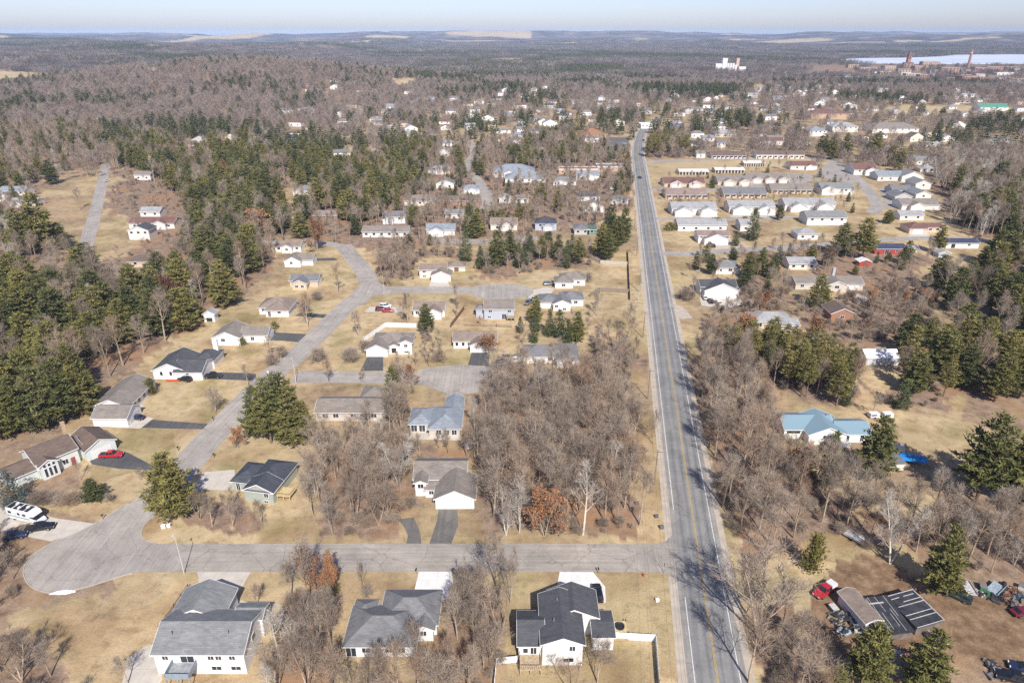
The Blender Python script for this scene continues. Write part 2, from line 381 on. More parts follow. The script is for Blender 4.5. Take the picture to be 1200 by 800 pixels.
# ------------------------------------------------------------------ the land
def make_ground():
    th = np.concatenate([np.linspace(-180, -56, 32, endpoint=False), np.linspace(-56, 56, 620), np.linspace(56, 180, 33)[1:]])
    rr = np.concatenate([[1.0, 25, 45], np.geomspace(58, 16500, 500)])
    T, R = np.meshgrid(np.radians(th), rr); X = R*np.sin(T); Y = R*np.cos(T)
    # same points, jittered a little so that no rings show
    Z = terrain(X, Y)
    nr, nt_ = T.shape
    V = np.stack([X, Y, Z], -1).reshape(-1, 3)
    i = np.arange(nr-1)[:, None]*nt_ + np.arange(nt_-1)[None]
    F = np.stack([i, i+1, i+1+nt_, i+nt_], -1).reshape(-1, 4)[:, ::-1]
    x, y = V[:, 0], V[:, 1]; r = np.hypot(x, y)
    jx = x + ((vnoise(x/2.2, y/2.2, 3)-.5)*5 + (vnoise(x/9, y/9, 6)-.5)*8)*np.clip(r/200, .7, 4); jy = y + ((vnoise(x/2.2, y/2.2, 4)-.5)*5 + (vnoise(x/9, y/9, 8)-.5)*8)*np.clip(r/200, .7, 4)
    wood = np.zeros(len(x)); gold = np.zeros(len(x)); dirt = np.zeros(len(x))
    for k in WOODY: wood[inpoly(jx, jy, REGP[k])] = 1
    for k in range(len(REG)):
        if k not in WOODY: q = inpoly(jx, jy, REGP[k]); wood[q] = np.maximum(wood[q], .15 if REG[k][0] in ('town_edge', 'terrace_yards') else .35)
    far = sstep(620, 900, r)
    town = np.exp(-(((x-330)/620)**2 + ((y-900)/420)**2))
    wood = np.maximum(wood, far*np.clip(1.0-.85*town, 0, 1))
    wood = np.maximum(wood, .5*sstep(.44, .64, fbm(jx/38, jy/38, 77, 4)))
    side = (np.abs(x) > y*.76) & (r < 620)
    wood[side] = np.maximum(wood[side], .8)
    for p in LAWNP: wood[inpoly(jx, jy, p)] *= .12
    for p in FIELDP:
        q = inpoly(jx, jy, p); gold[q] = 1; wood[q] = 0
    for (px, py, a, b) in FARF:
        cx, cy_ = gpt(px, py)
        e = np.hypot((x-cx + 160*(vnoise(x/260, y/260, 9)-.5))/(a*.7), (y-cy_ + 160*(vnoise(x/260, y/260, 12)-.5))/(b*.38))
        q = sstep(1.05, .95, e); gold = np.maximum(gold, q); wood = wood*(1-q)
    # patchwork of fields and woods beyond the town
    pn = vnoise(x/700+5, y/1000+2, 21); q = sstep(2300, 2800, r)*sstep(.79, .82, pn)*(vnoise(x/1900, y/1900, 5) > .36)*(np.hypot((x-2050)/1500, (y-2950)/800) > 1)
    gold = np.maximum(gold, q*.8); wood = wood*(1-q)
    for p in DIRTP: dirt[inpoly(jx, jy, p)] = 1
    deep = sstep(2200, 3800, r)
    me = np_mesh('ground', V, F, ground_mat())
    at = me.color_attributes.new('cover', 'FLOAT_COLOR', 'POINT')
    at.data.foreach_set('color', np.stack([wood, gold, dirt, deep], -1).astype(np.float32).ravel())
    me.polygons.foreach_set('use_smooth', [True]*len(me.polygons))
    o = bpy.data.objects.new('ground', me); COL.objects.link(o); tag(o, kind='structure')
    return o

def ground_mat():
    m, nt, b = newmat('dry_grass_and_litter'); L = nt.links
    ca = nt.nodes.new('ShaderNodeVertexColor'); ca.layer_name = 'cover'
    sp = nt.nodes.new('ShaderNodeSeparateColor'); L.new(ca.outputs['Color'], sp.inputs[0])
    n1 = noise(nt, .045, 6, .62); n2 = noise(nt, .35, 5, .65); n3 = noise(nt, 2.6, 4, .7); n4 = noise(nt, .012, 4, .5)
    # dormant lawn: straw, with greener and barer drifts
    lawn = ramp(nt, n1, [(.28, (.215,.14,.075)), (.43, (.37,.275,.158)), (.55, (.47,.37,.225)), (.70, (.36,.285,.135)), (.8, (.27,.225,.095))])
    lawn = mixc(nt, 1.0, lawn, ramp(nt, n2, [(.25, (.60,.55,.48)), (.47, (1,1,1)), (.75, (1.16,1.14,1.08))]), 'MULTIPLY')
    lawn = mixc(nt, 1.0, lawn, ramp(nt, n3, [(.25, (.72,.70,.66)), (.5, (1,1,1)), (.8, (1.16,1.14,1.1))]), 'MULTIPLY')
    lot = N(nt, 'ShaderNodeTexVoronoi', distance='MANHATTAN'); lot.inputs['Scale'].default_value = .036; lot.inputs['Randomness'].default_value = .8
    L.new(scaled(nt, 1, 1, 0, rz=.3), lot.inputs['Vector']); ls = nt.nodes.new('ShaderNodeSeparateColor'); L.new(lot.outputs['Color'], ls.inputs[0])
    lawn = mixc(nt, 1.0, lawn, ramp(nt, ls.outputs[0], [(0, (.84,.86,.78)), (.5, (1,1,1)), (1, (1.12,1.08,1.04))]), 'MULTIPLY')
    lawn = mixc(nt, ramp(nt, noise(nt, .11, 6, .7, dist=.6), [(.53, (0,0,0)), (.66, (.6,.6,.6))]), lawn, (.27,.17,.09))
    gr = mixc(nt, ramp(nt, noise(nt, .06, 4, .6), [(.54, (0,0,0)), (.68, (.62,.62,.62))]), lawn, (.20,.17,.065))
    # leaf litter under the trees
    lit = ramp(nt, n2, [(.25, (.10,.066,.048)), (.5, (.245,.175,.125)), (.75, (.38,.285,.21))])
    lit = mixc(nt, 1.0, lit, ramp(nt, n3, [(.25, (.55,.53,.5)), (.5, (1,1,1)), (.78, (1.35,1.3,1.25))]), 'MULTIPLY')
    lit = mixc(nt, ramp(nt, n1, [(.48, (0,0,0)), (.62, (.75,.75,.75))]), lit, (.33,.19,.10))
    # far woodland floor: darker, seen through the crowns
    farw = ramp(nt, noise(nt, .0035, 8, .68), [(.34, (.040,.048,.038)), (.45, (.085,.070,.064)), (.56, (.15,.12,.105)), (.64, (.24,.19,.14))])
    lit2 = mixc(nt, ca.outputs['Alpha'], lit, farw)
    c = mixc(nt, sp.outputs[0], gr, lit2)
    fld = ramp(nt, n4, [(.3, (.38,.29,.165)), (.6, (.47,.37,.225)), (.75, (.33,.275,.14))])
    fld = mixc(nt, 1.0, fld, ramp(nt, n1, [(.3, (.85,.84,.82)), (.7, (1.08,1.08,1.06))]), 'MULTIPLY')
    c = mixc(nt, sp.outputs[1], c, fld)
    soil = ramp(nt, n2, [(.25, (.10,.062,.036)), (.5, (.21,.135,.08)), (.75, (.36,.25,.155))])
    c = mixc(nt, sp.outputs[2], c, mixc(nt, 1.0, soil, ramp(nt, n3, [(.3, (.75,.75,.75)), (.7, (1.2,1.2,1.2))]), 'MULTIPLY'))
    L.new(c, b.inputs['Base Color']); b.inputs['Roughness'].default_value = .95; b.inputs['Specular IOR Level'].default_value = .1
    bump(nt, b, n3, .5, .25)
    return m

# ------------------------------------------------------------------ roads
def asphalt(name, c, tint=(1, 1, 1), lanes=False, crack=.5):
    m, nt, b = newmat(name); L = nt.links
    n1 = noise(nt, .22, 6, .65); n2 = noise(nt, 2.2, 5, .7); n3 = noise(nt, .05, 3)
    a = ramp(nt, n1, [(.3, [x*.80 for x in c]), (.5, c), (.72, [x*1.18 for x in c])])
    a = mixc(nt, 1.0, a, ramp(nt, n2, [(.3, (.86,.86,.86)), (.7, (1.1,1.1,1.1))]), 'MULTIPLY')
    a = mixc(nt, 1.0, a, ramp(nt, n3, [(.35, (.9,.9,.9)), (.65, (1.08,1.07,1.05))]), 'MULTIPLY')
    uv = nt.nodes.new('ShaderNodeUVMap'); sx = nt.nodes.new('ShaderNodeSeparateXYZ'); L.new(uv.outputs[0], sx.inputs[0])
    # streaks along the direction of travel
    mp = nt.nodes.new('ShaderNodeMapping'); mp.inputs['Scale'].default_value = (1.6, .035, 1); L.new(uv.outputs[0], mp.inputs[0])
    st = noise(nt, 1.0, 5, .6, vec=mp.outputs[0])
    a = mixc(nt, 1.0, a, ramp(nt, st, [(.3, (.80,.80,.81)), (.7, (1.12,1.12,1.11))]), 'MULTIPLY')
    if lanes:   # wheel paths polished darker, u in metres from the centre line
        ab = N(nt, 'ShaderNodeMath', operation='ABSOLUTE'); L.new(sx.outputs[0], ab.inputs[0])
        mr = N(nt, 'ShaderNodeMapRange'); mr.inputs[1].default_value = 0; mr.inputs[2].default_value = 6; L.new(ab.outputs[0], mr.inputs[0])
        w = ramp(nt, mr.outputs[0], [(0, (.98,)*3), (.10, (.98,)*3), (.17, (.78,.80,.83)), (.25, (1,)*3), (.36, (1,)*3), (.47, (.76,.78,.81)), (.57, (.96,)*3), (.72, (1.12,1.09,1.05)), (.9, (1.2,1.15,1.08))])
        a = mixc(nt, 1.0, a, w, 'MULTIPLY')
    # transverse seams and cracks
    v = N(nt, 'ShaderNodeTexVoronoi', feature='DISTANCE_TO_EDGE'); v.inputs['Scale'].default_value = .16; v.inputs['Randomness'].default_value = 1
    tc = nt.nodes.new('ShaderNodeTexCoord'); va = nt.nodes.new('ShaderNodeVectorMath'); va.operation = 'ADD'
    nn = N(nt, 'ShaderNodeTexNoise'); nn.inputs['Scale'].default_value = .6; L.new(tc.outputs['Object'], nn.inputs['Vector'])
    L.new(tc.outputs['Object'], va.inputs[0]); L.new(nn.outputs['Color'], va.inputs[1]); L.new(va.outputs[0], v.inputs['Vector'])
    cr = ramp(nt, v.outputs['Distance'], [(0, (1-crack,)*3), (.012, (1,)*3)])
    a = mixc(nt, 1.0, a, cr, 'MULTIPLY')
    L.new(mixc(nt, 1.0, a, tint, 'MULTIPLY'), b.inputs['Base Color']); b.inputs['Roughness'].default_value = .85
    b.inputs['Specular IOR Level'].default_value = .25
    return m
def concrete(name='concrete', c=(.52,.47,.40)):
    if name in MATS: return MATS[name]
    m, nt, b = newmat(name); n1 = noise(nt, .5, 6, .6); n2 = noise(nt, 5, 3)
    a = ramp(nt, n1, [(.3, [x*.86 for x in c]), (.7, [min(.9, x*1.08) for x in c])])
    a = mixc(nt, 1.0, a, ramp(nt, n2, [(.3, (.93,)*3), (.7, (1.05,)*3)]), 'MULTIPLY')
    br = N(nt, 'ShaderNodeTexBrick'); br.offset = 0; br.inputs['Scale'].default_value = 1; br.inputs['Brick Width'].default_value = 3; br.inputs['Row Height'].default_value = 3
    br.inputs['Mortar Size'].default_value = .03; br.inputs['Color1'].default_value = br.inputs['Color2'].default_value = (1,1,1,1); br.inputs['Mortar'].default_value = (.72,.70,.68,1)
    tc = nt.nodes.new('ShaderNodeTexCoord'); nt.links.new(tc.outputs['Object'], br.inputs['Vector'])
    nt.links.new(mixc(nt, 1.0, a, br.outputs['Color'], 'MULTIPLY'), b.inputs['Base Color']); b.inputs['Roughness'].default_value = .9
    MATS[name] = m; return m
def smooth_line(pts, step=3.0):
    P = [Vector((p[0], p[1])) for p in pts]; out = []
    for i in range(len(P)-1):
        a, b = P[i], P[i+1]; p0 = P[i-1] if i else a*2-b; p3 = P[i+2] if i+2 < len(P) else b*2-a
        n = max(1, int((b-a).length/step))
        for k in range(n):
            t = k/n; t2 = t*t; t3 = t2*t
            out.append(.5*((2*a) + (b-p0)*t + (2*p0-5*a+4*b-p3)*t2 + (3*a-p0-3*b+p3)*t3))
    out.append(P[-1]); return out
def offsets(line, d):
    r = []
    for i, p in enumerate(line):
        a = line[max(0, i-1)]; b = line[min(len(line)-1, i+1)]; t = (b-a).normalized()
        r.append(p + Vector((t.y, -t.x))*d)
    return r
def strip(name, line, u0, u1, z, mat, parent=None, **kw):
    """a sheet along a line between two offsets (metres to the right of it), with u across and v along"""
    A, B = offsets(line, u0), offsets(line, u1)
    w = [u0, u1] if not callable(u0) else None
    vs = [(p.x, p.y, z) for q in zip(A, B) for p in q]
    fs = [(2*i, 2*i+1, 2*i+3, 2*i+2) for i in range(len(line)-1)]
    me = bpy.data.meshes.new(name); me.from_pydata(vs, [], fs); me.materials.append(mat)
    uv = me.uv_layers.new(name='UVMap'); d = [0]
    for i in range(len(line)-1): d.append(d[-1] + (line[i+1]-line[i]).length)
    for l in me.loops:
        k = l.vertex_index; uv.data[l.index].uv = ((u0, u1)[k % 2], d[k//2])
    o = bpy.data.objects.new(name, me); COL.objects.link(o)
    if parent: o.parent = parent
    return tag(o, **kw)
def pad(name, pts, z, mat, px=True, **kw):
    P = gpoly(pts) if px else pts
    a = sum(P[i][0]*P[(i+1) % len(P)][1]-P[(i+1) % len(P)][0]*P[i][1] for i in range(len(P)))
    if a < 0: P = P[::-1]
    me = bpy.data.meshes.new(name); me.from_pydata([(x, y, z) for x, y in P], [], [tuple(range(len(P)))]); me.materials.append(mat)
    uv = me.uv_layers.new(name='UVMap')
    for l in me.loops: q = me.vertices[l.vertex_index].co; uv.data[l.index].uv = (q.x, q.y)
    o = bpy.data.objects.new(name, me); COL.objects.link(o)
    PAVED.append(P); return tag(o, **({'kind': 'structure'} | kw))
PAVED = []
def smooth_poly(pts, n=4):
    P = [Vector(p) for p in pts]; out = []
    for i in range(len(P)):
        p0, a, b, p3 = P[i-1], P[i], P[(i+1) % len(P)], P[(i+2) % len(P)]
        for k in range(n):
            t = k/n; t2 = t*t; t3 = t2*t
            q = .5*((2*a) + (b-p0)*t + (2*p0-5*a+4*b-p3)*t2 + (3*a-p0-3*b+p3)*t3); out.append((q.x, q.y))
    return out
M_MAIN = asphalt('county_road_asphalt', (.245,.24,.232), lanes=True, crack=.35)
M_RES = asphalt('street_asphalt', (.345,.31,.27), crack=.4)
M_RES2 = asphalt('old_street_asphalt', (.355,.322,.285), crack=.35)
M_BLACK = asphalt('driveway_asphalt', (.10,.098,.098), crack=.3)
M_GDRIVE = asphalt('worn_driveway_asphalt', (.15,.14,.13), crack=.4)
M_GRAVEL = simple('pale_gravel', (.43,.37,.30), .95, .14, .5)
M_CONC = concrete(); M_WCONC = concrete('white_concrete', (.70,.68,.64)); M_KERB = concrete('kerb_concrete', (.43,.39,.33))
M_YEL = simple('yellow_road_paint', (.50,.33,.07), .7, .2, 2.0); M_WHT = simple('white_road_paint', (.62,.61,.58), .7, .25, 2.0)

def road(name, pts, width, z, mat, px=True, kerb=False, shoulder=0.0):
    line = smooth_line(gpoly(pts) if px else pts)
    o = strip(name, line, -width/2, width/2, z, mat, kind='structure')
    A, B = offsets(line, -width/2-.3), offsets(line, width/2+.3)
    PAVED.append([(p.x, p.y) for p in A] + [(p.x, p.y) for p in B[::-1]])
    if shoulder: strip('gravel_shoulder', line, -width/2-shoulder, width/2+shoulder, z-.012, M_GRAVEL, kind='structure')
    KERBS.append((line, width/2, kerb)); return o
KERBS = []
def kerb_run(name, pts, skip):
    """a 12 cm kerb along a line of points, broken where SKIP says so"""
    mb = MB(); P = [Vector(p) for p in pts]
    L = offsets(P, -.09); R = offsets(P, .09)
    for i in range(len(P)-1):
        q = (P[i]+P[i+1])/2
        if skip(q.x, q.y): continue
        mb.hexa([(L[i].x,L[i].y,0),(R[i].x,R[i].y,0),(R[i+1].x,R[i+1].y,0),(L[i+1].x,L[i+1].y,0)],
                [(L[i].x,L[i].y,.13),(R[i].x,R[i].y,.13),(R[i+1].x,R[i+1].y,.13),(L[i+1].x,L[i+1].y,.13)])
    if mb.f: mb.build(name, M_KERB, kind='structure')

def make_roads():
    f = lambda y: (23.2 + .143*y, y)
    line = [f(y) for y in range(-60, 640, 20)] + [gp(749, 165), gp(756, 150), gp(775, 138)]
    line = smooth_line(line, 6)
    o = strip('main_road', line, -5.1, 5.0, .03, M_MAIN, kind='structure')
    strip('gravel_shoulder', line, -6.7, 6.3, .012, M_GRAVEL, kind='structure')
    A, B = offsets(line, -6.8), offsets(line, 6.6); PAVED.append([(p.x, p.y) for p in A] + [(p.x, p.y) for p in B[::-1]])
    for k in (-.17, .07): strip('yellow_centre_line', line, k, k+.10, .037, M_YEL, kind='structure')
    strip('white_edge_line', line, 3.75, 3.90, .037, M_WHT, kind='structure')
    lo = [p for p in line if not (104 < p.y < 119)]
    strip('white_edge_line', [p for p in line if p.y < 101], -3.95, -3.8, .037, M_WHT, kind='structure')
    strip('white_edge_line', [p for p in line if p.y > 122], -4.25, -4.1, .037, M_WHT, kind='structure')
    # the street at the bottom, its corner flares and the turning circle on the left
    road('cross_street', [(150,653),(300,653),(500,652.5),(700,653),(800,653.5)], 8.4, .020, M_RES)
    pad('street_corner', [(735,637.2),(768,637),(780,634),(787,627),(790,615),(800,615),(822,700),(812,712),(806,697),(799,684),(790,676),(776,670.5),(735,669.6)], .0245, M_RES)
    circ = smooth_poly([(150,590),(134,600),(112,613),(88,625),(66,634),(46,645),(33,657),(28,670),(34,684),(48,692),(66,694.5),(90,690),(116,683),(140,675),(165,669.6),(205,669.3),(215,655),(205,637.5),(186,637),(171,634),(165,627),(168,616),(176,607),(184,596),(170,590)], 3)
    pad('turning_circle', circ, .0255, M_RES2)
    road('winding_street', [(158,606),(205,560),(250,509),(292,466),(322,436),(342,421),(376,389),(405,360),(428,341),(432,330),(424,314),(411,299),(402,287)], 8.6, .022, M_RES2)
    road('lower_court_street', [(345,441),(420,442),(480,443),(520,444)], 8.0, .018, M_RES2)
    pad('lower_court_circle', smooth_poly([(488,436),(505,430.5),(540,427.5),(572,430),(590,437),(588,448),(570,457),(545,462),(530,464),(518,459),(500,452),(490,448)], 3), .0262, M_RES2)
    pad('upper_junction', smooth_poly([(437,347),(424,358),(412,352),(414,341),(424,334),(421,318),(432,318),(440,328),(452,335.5),(458,343.5)], 3), .0268, M_RES2)
    road('upper_court_street', [(440,339.5),(500,339.5),(562,340),(575,340)], 8.0, .016, M_RES2)
    pad('upper_court_circle', smooth_poly([(553,336.5),(572,333.5),(598,333),(618,336),(625,341),(620,347),(600,350.5),(575,350.5),(556,346.5)], 3), .0275, M_RES2)
    road('forest_street', [(97,300),(105,272),(112,248),(118,222),(123,200),(125,190)], 7.0, .02, M_RES2)
    road('side_street', [(770,297),(800,297),(840,295),(885,292),(950,288),(1030,281.5),(1085,279),(1150,281),(1250,286)], 7, .018, M_RES2)
    road('duplex_lane', [(762,256),(800,256),(850,257),(905,256),(930,254)], 6, .014, M_RES2)
    road('terrace_lane', [(757,222),(790,221.5),(850,223),(905,217),(960,210)], 7, .014, M_RES2)
    road('town_street', [(752,192),(780,188.5),(830,187),(880,185.5),(930,184),(985,190)], 9, .013, M_RES2)
    road('lot_street', [(975,186),(985,198),(1003,208),(1018,224),(1028,240),(1022,250)], 8, .017, M_RES2)
    road('curving_street', [(560,258),(572,236),(562,214),(549,200),(549,190),(556,180),(552,168),(540,160)], 8, .015, M_RES2)
    road('garden_street', [(505,281.5),(545,283),(590,282),(632,279)], 9, .019, M_RES)
    road('ranch_street', [(402,289),(380,285),(345,284),(300,283)], 6.5, .012, M_RES2)
    # kerbs along the streets of the near subdivision
    paved = [np.array(p) for p in PAVED]
    for line, hw, k in [q for i, q in enumerate(KERBS) if i in (0, 1, 2, 3)]:
        for s in (-1, 1):
            pts = offsets(smooth_line([(p.x, p.y) for p in line], 1.2), s*(hw+.09))
            kerb_run('kerb', [(p.x, p.y) for p in pts], in_paved)
    cw = gpoly(circ); n = len(cw)
    cl = smooth_line([(x, y) for x, y in cw]+[cw[0]], 1.2)
    kerb_run('kerb', [(p.x, p.y) for p in offsets(cl, .12 if sum(cw[i][0]*cw[(i+1) % n][1]-cw[(i+1) % n][0]*cw[i][1] for i in range(n)) > 0 else -.12)], in_paved)
def in_paved(x, y):
    for p in PAVED:
        xs = [q[0] for q in p]; ys = [q[1] for q in p]
        if min(xs) <= x <= max(xs) and min(ys) <= y <= max(ys) and bool(inpoly(np.array([x]), np.array([y]), p)[0]): return True
    return False

def make_drives():
    D = lambda pts, mat, nm='driveway', z=.010: pad(nm, pts, z, mat)
    D([(231,668.8),(294,668.8),(286,684),(274,700),(236,700)], M_CONC)                                   # nearest grey house
    D([(491,668.8),(529,668.8),(531,684),(524,702),(500,706),(486,690)], M_WCONC)
    D([(656,668.8),(694,668.8),(709,687),(710,706),(650,706)], M_WCONC)
    D([(270,704),(284,703),(292,708),(296,715),(288,722),(270,722)], M_CONC, 'garden_path', .008)
    D([(150,770),(170,757),(186,752),(190,796),(180,812),(140,812)], M_CONC, 'patio', .008)
    D([(503,636.8),(529,636.8),(537,615),(536,597),(514,597),(512,610)], M_GDRIVE)
    D([(476,636.8),(494,636.8),(492,622),(485,606),(466,608),(474,618),(478,627)], M_GDRIVE, 'driveway', .007)
    D([(233,560),(237,553),(275,550),(276,574),(226,574)], M_CONC)
    D([(190,553),(186,549),(150,530),(128,524),(104,538),(108,544),(140,549),(178,551)], M_BLACK)
    D([(166,501),(246,503),(252,497),(178,491.5)], M_BLACK)
    D([(128,500),(164,502),(180,490),(160,485),(150,488)], M_CONC, 'driveway', .007)
    D([(160,484),(172,477),(164,473),(157,478)], M_CONC, 'garden_path', .006)
    D([(236,444),(246,436),(292,437),(300,438),(300,446),(262,444.5)], M_BLACK)
    D([(308,399),(316,389),(362,391.5),(350,401),(330,399)], M_BLACK)
    D([(345,370),(352,366),(388,369),(384,373)], M_BLACK)
    D([(365,303),(392,302),(396,305),(368,306)], M_BLACK)
    D([(422,434.5),(449,434.5),(449,417),(431,417)], M_BLACK)
    D([(548,428.5),(573,428.5),(574,412),(553,412)], M_BLACK)
    D([(427,365.5),(470,366),(470,360),(433,359.5)], M_CONC)
    D([(503,336),(527,336),(524,327),(505,327)], M_CONC)
    D([(618,352),(640,353),(650,338),(640,336),(622,340)], M_CONC)
    D([(566,430),(600,432),(628,418),(612,412),(585,420)], M_GDRIVE)
    D([(60,634),(88,625),(110,613),(66,607),(36,612),(30,628)], M_CONC)
    D([(-60,640),(36,612),(66,607),(30,596),(-60,590)], M_CONC, 'driveway', .006)
    D([(820,349),(866,347),(872,356),(850,362),(822,358)], M_CONC)
    D([(835,286),(870,284),(880,292),(838,294)], M_GRAVEL)
    D([(790,250),(840,250),(842,256),(790,256)], M_GRAVEL); D([(856,249),(908,248),(910,255),(856,255)], M_GRAVEL)
    D([(1003,345),(1014,342),(1018,352),(1005,357)], M_CONC); D([(1068,272),(1084,270),(1092,278),(1062,280)], M_CONC)
    D([(955,203),(972,190),(984,188),(1000,203),(1008,214),(990,213),(965,209)], M_RES2, 'parking_lot', .005)
    D([(712,161),(738,161),(735,180),(712,180)], M_GDRIVE, 'parking_lot', .006)
    D([(1030,222),(1046,214),(1056,240),(1040,246)], M_RES, 'parking_lot', .006)
    D([(768,350),(783,354),(800,360),(812,372),(800,374),(786,366)], M_GRAVEL, 'driveway', .006)
    D([(1020,522),(1060,520),(1062,545),(1040,548),(1020,540)], M_CONC, 'patio', .006)
    D([(482,502),(504,502),(540,511),(544,516),(479,514.5)], M_CONC, 'patio', .006)
    D([(835,208),(905,205),(946,203),(952,207),(948,213),(900,222),(842,222)], M_RES, 'parking_lot', .008)
    # the far lake, still under ice
    m, nt, b = newmat('lake_ice'); f = noise(nt, .004, 5, .6)
    nt.links.new(ramp(nt, f, [(.3, (.50,.54,.60)), (.7, (.72,.74,.78))]), b.inputs['Base Color']); b.inputs['Roughness'].default_value = .35
    pad('lake', smooth_poly([(985,71),(1010,77),(1060,79),(1130,80),(1200,80),(1300,80),(1300,65),(1210,64.2),(1130,64.5),(1100,66.5),(1060,68),(1010,68.5)], 4), .8, m)
# ------------------------------------------------------------------ trees
def leaf_mat(name, lo, hi, trans=0.0, vary=.35, hue=None):
    """foliage or twigs: tone differs from tree to tree and from clump to clump"""
    m, nt, b = newmat(name); L = nt.links
    oi = nt.nodes.new('ShaderNodeObjectInfo'); geo = nt.nodes.new('ShaderNodeNewGeometry')
    base = ramp(nt, oi.outputs['Random'], [(0, lo), (.5, [(a+c)/2 for a, c in zip(lo, hi)]), (1, hi)] if hue is None else hue)
    n = noise(nt, .45, 4, .6)
    a = mixc(nt, 1.0, base, ramp(nt, n, [(.3, (1-vary,)*3), (.7, (1+vary,)*3)]), 'MULTIPLY')
    r = ramp(nt, geo.outputs['Random Per Island'], [(0, (.72,.72,.70)), (1, (1.28,1.26,1.2))])
    L.new(mixc(nt, 1.0, a, r, 'MULTIPLY'), b.inputs['Base Color'])
    b.inputs['Roughness'].default_value = .75; b.inputs['Specular IOR Level'].default_value = .15
    if trans: b.inputs['Subsurface Weight'].default_value = 0
    return m
M_BARK = leaf_mat('grey_brown_bark', (.27,.205,.15), (.42,.34,.27), vary=.3)
M_TWIG = leaf_mat('bare_twigs', 0, 0, vary=.15, hue=[(0, (.215,.170,.135)), (.3, (.275,.222,.178)), (.6, (.345,.285,.23)), (.85, (.31,.212,.148)), (1, (.40,.335,.27))])
M_PBARK = leaf_mat('pale_bark', (.42,.38,.33), (.60,.56,.50), vary=.2)
M_PTWIG = leaf_mat('pale_twigs', (.36,.31,.27), (.48,.44,.39), vary=.15)
M_PINEBARK = leaf_mat('pine_bark', (.13,.085,.06), (.22,.15,.11), vary=.25)
M_PINE = leaf_mat('pine_needles', 0, 0, vary=.28, hue=[(0, (.085,.094,.038)), (.3, (.120,.124,.043)), (.6, (.165,.157,.052)), (.85, (.21,.185,.06)), (1, (.125,.126,.048))])
M_REDP = leaf_mat('red_pine_needles', (.125,.125,.038), (.215,.18,.062), vary=.28)
M_SPRUCE = leaf_mat('spruce_needles', (.065,.085,.038), (.105,.122,.048), vary=.25)
M_BLUE = leaf_mat('blue_spruce_needles', (.085,.115,.105), (.11,.14,.13), vary=.2)
M_CEDAR = leaf_mat('cedar_foliage', (.11,.105,.022), (.15,.14,.03), vary=.25)
M_RUST = leaf_mat('dry_oak_leaves', (.22,.095,.042), (.32,.16,.075), vary=.3)

def grow(rs, H, crown0, spread, dens=1.0, lean=0.0, up=.35, leaders=1):
    """skeleton of a bare broadleaf tree: lists of (p0, p1, r0, r1) by level"""
    S = [[] for _ in range(5)]
    def bend(d, k): return Vector((d.x+rs.uniform(-k,k), d.y+rs.uniform(-k,k), d.z+rs.uniform(-k*.5,k*.8))).normalized()
    def branch(p, d, ln, r, lv):
        n = (5, 4, 3, 2, 1)[lv]; pts = [p]; q = d
        for i in range(n):
            q = bend(q, (.08, .16, .22, .28, .1)[lv])
            if lv in (1, 2): q = (q + Vector((0, 0, .10*up/.35))).normalized()
            pts.append(pts[-1] + q*(ln/n))
        for i in range(n):
            f0, f1 = i/n, (i+1)/n; tip = (.3, .25, .3, .35, .3)[lv]
            S[lv].append((pts[i], pts[i+1], r*(1-f0*(1-tip)), r*(1-f1*(1-tip))))
        if lv == 4: return
        cnt = (int(12*dens), int(6*dens+.5), 4, 4)[lv]
        for c in range(cnt):
            f = (crown0 + (1-crown0)*(c+rs.random())/cnt) if lv == 0 else (.22 + .78*(c+rs.random())/cnt)
            f = min(f, .99); k = f*n; i = int(k); bp = pts[i].lerp(pts[i+1], k-i)
            ax = (pts[i+1]-pts[i]).normalized(); a = ax.orthogonal().normalized(); t = rs.random()*2*PI + c*2.4
            side = (a*math.cos(t) + ax.cross(a)*math.sin(t))
            ang = rs.uniform(.75, 1.2) if lv == 0 else rs.uniform(.45, 1.0)
            if lv == 0: ang *= (1.15 - .62*f)
            nd = (ax*math.cos(ang) + side*math.sin(ang) + Vector((0, 0, .12))).normalized()
            if lv == 0: l2 = 1.32*spread*H*(1.0-.55*((f-crown0)/(1-crown0)))*rs.uniform(.75, 1.15)
            else: l2 = ln*(.50, .52, .55, .5)[lv]*(1.1-.5*f)*rs.uniform(.7, 1.2)
            if lv == 3: l2 = rs.uniform(.7, 1.3)
            branch(bp, nd, l2, max(.012, r*(1-f*.7)*(.42, .5, .5, .5)[lv]), lv+1)
    for k in range(leaders):
        a = 2*PI*k/leaders + rs.random(); t = .22 if leaders > 1 else lean
        branch(Vector((.05*math.cos(a), .05*math.sin(a), -.2)) if leaders > 1 else Vector((0, 0, -.2)),
               Vector((t*math.cos(a), t*math.sin(a), 1)).normalized(), H*.82*(1 if leaders == 1 else rs.uniform(.85, 1)), .016*H*(1 if leaders == 1 else .75), 0)
    return S
def seg_arrays(segs, n, wmin=0.0):
    V = []; F = []
    for p0, p1, r0, r1 in segs:
        d = (p1-p0); 
        if d.length < 1e-5: continue
        d.normalize(); a = d.orthogonal().normalized(); b = d.cross(a); o = len(V)
        for p, r in ((p0, max(r0, wmin)), (p1, max(r1, wmin*.7))):
            for k in range(n):
                t = 2*PI*k/n; V.append(p + a*(r*math.cos(t)) + b*(r*math.sin(t)))
        for k in range(n): F.append((o+k, o+(k+1) % n, o+n+(k+1) % n, o+n+k))
    return V, F
def ribbon_arrays(segs, rs, w):
    V = []; F = []
    for p0, p1, r0, r1 in segs:
        d = (p1-p0).normalized(); a = d.orthogonal().normalized(); t = rs.random()*PI; a = a*math.cos(t) + d.cross(a)*math.sin(t)
        o = len(V); V += [p0-a*w, p0+a*w, p1+a*(w*.35), p1-a*(w*.35)]; F.append((o, o+1, o+2, o+3))
    return V, F
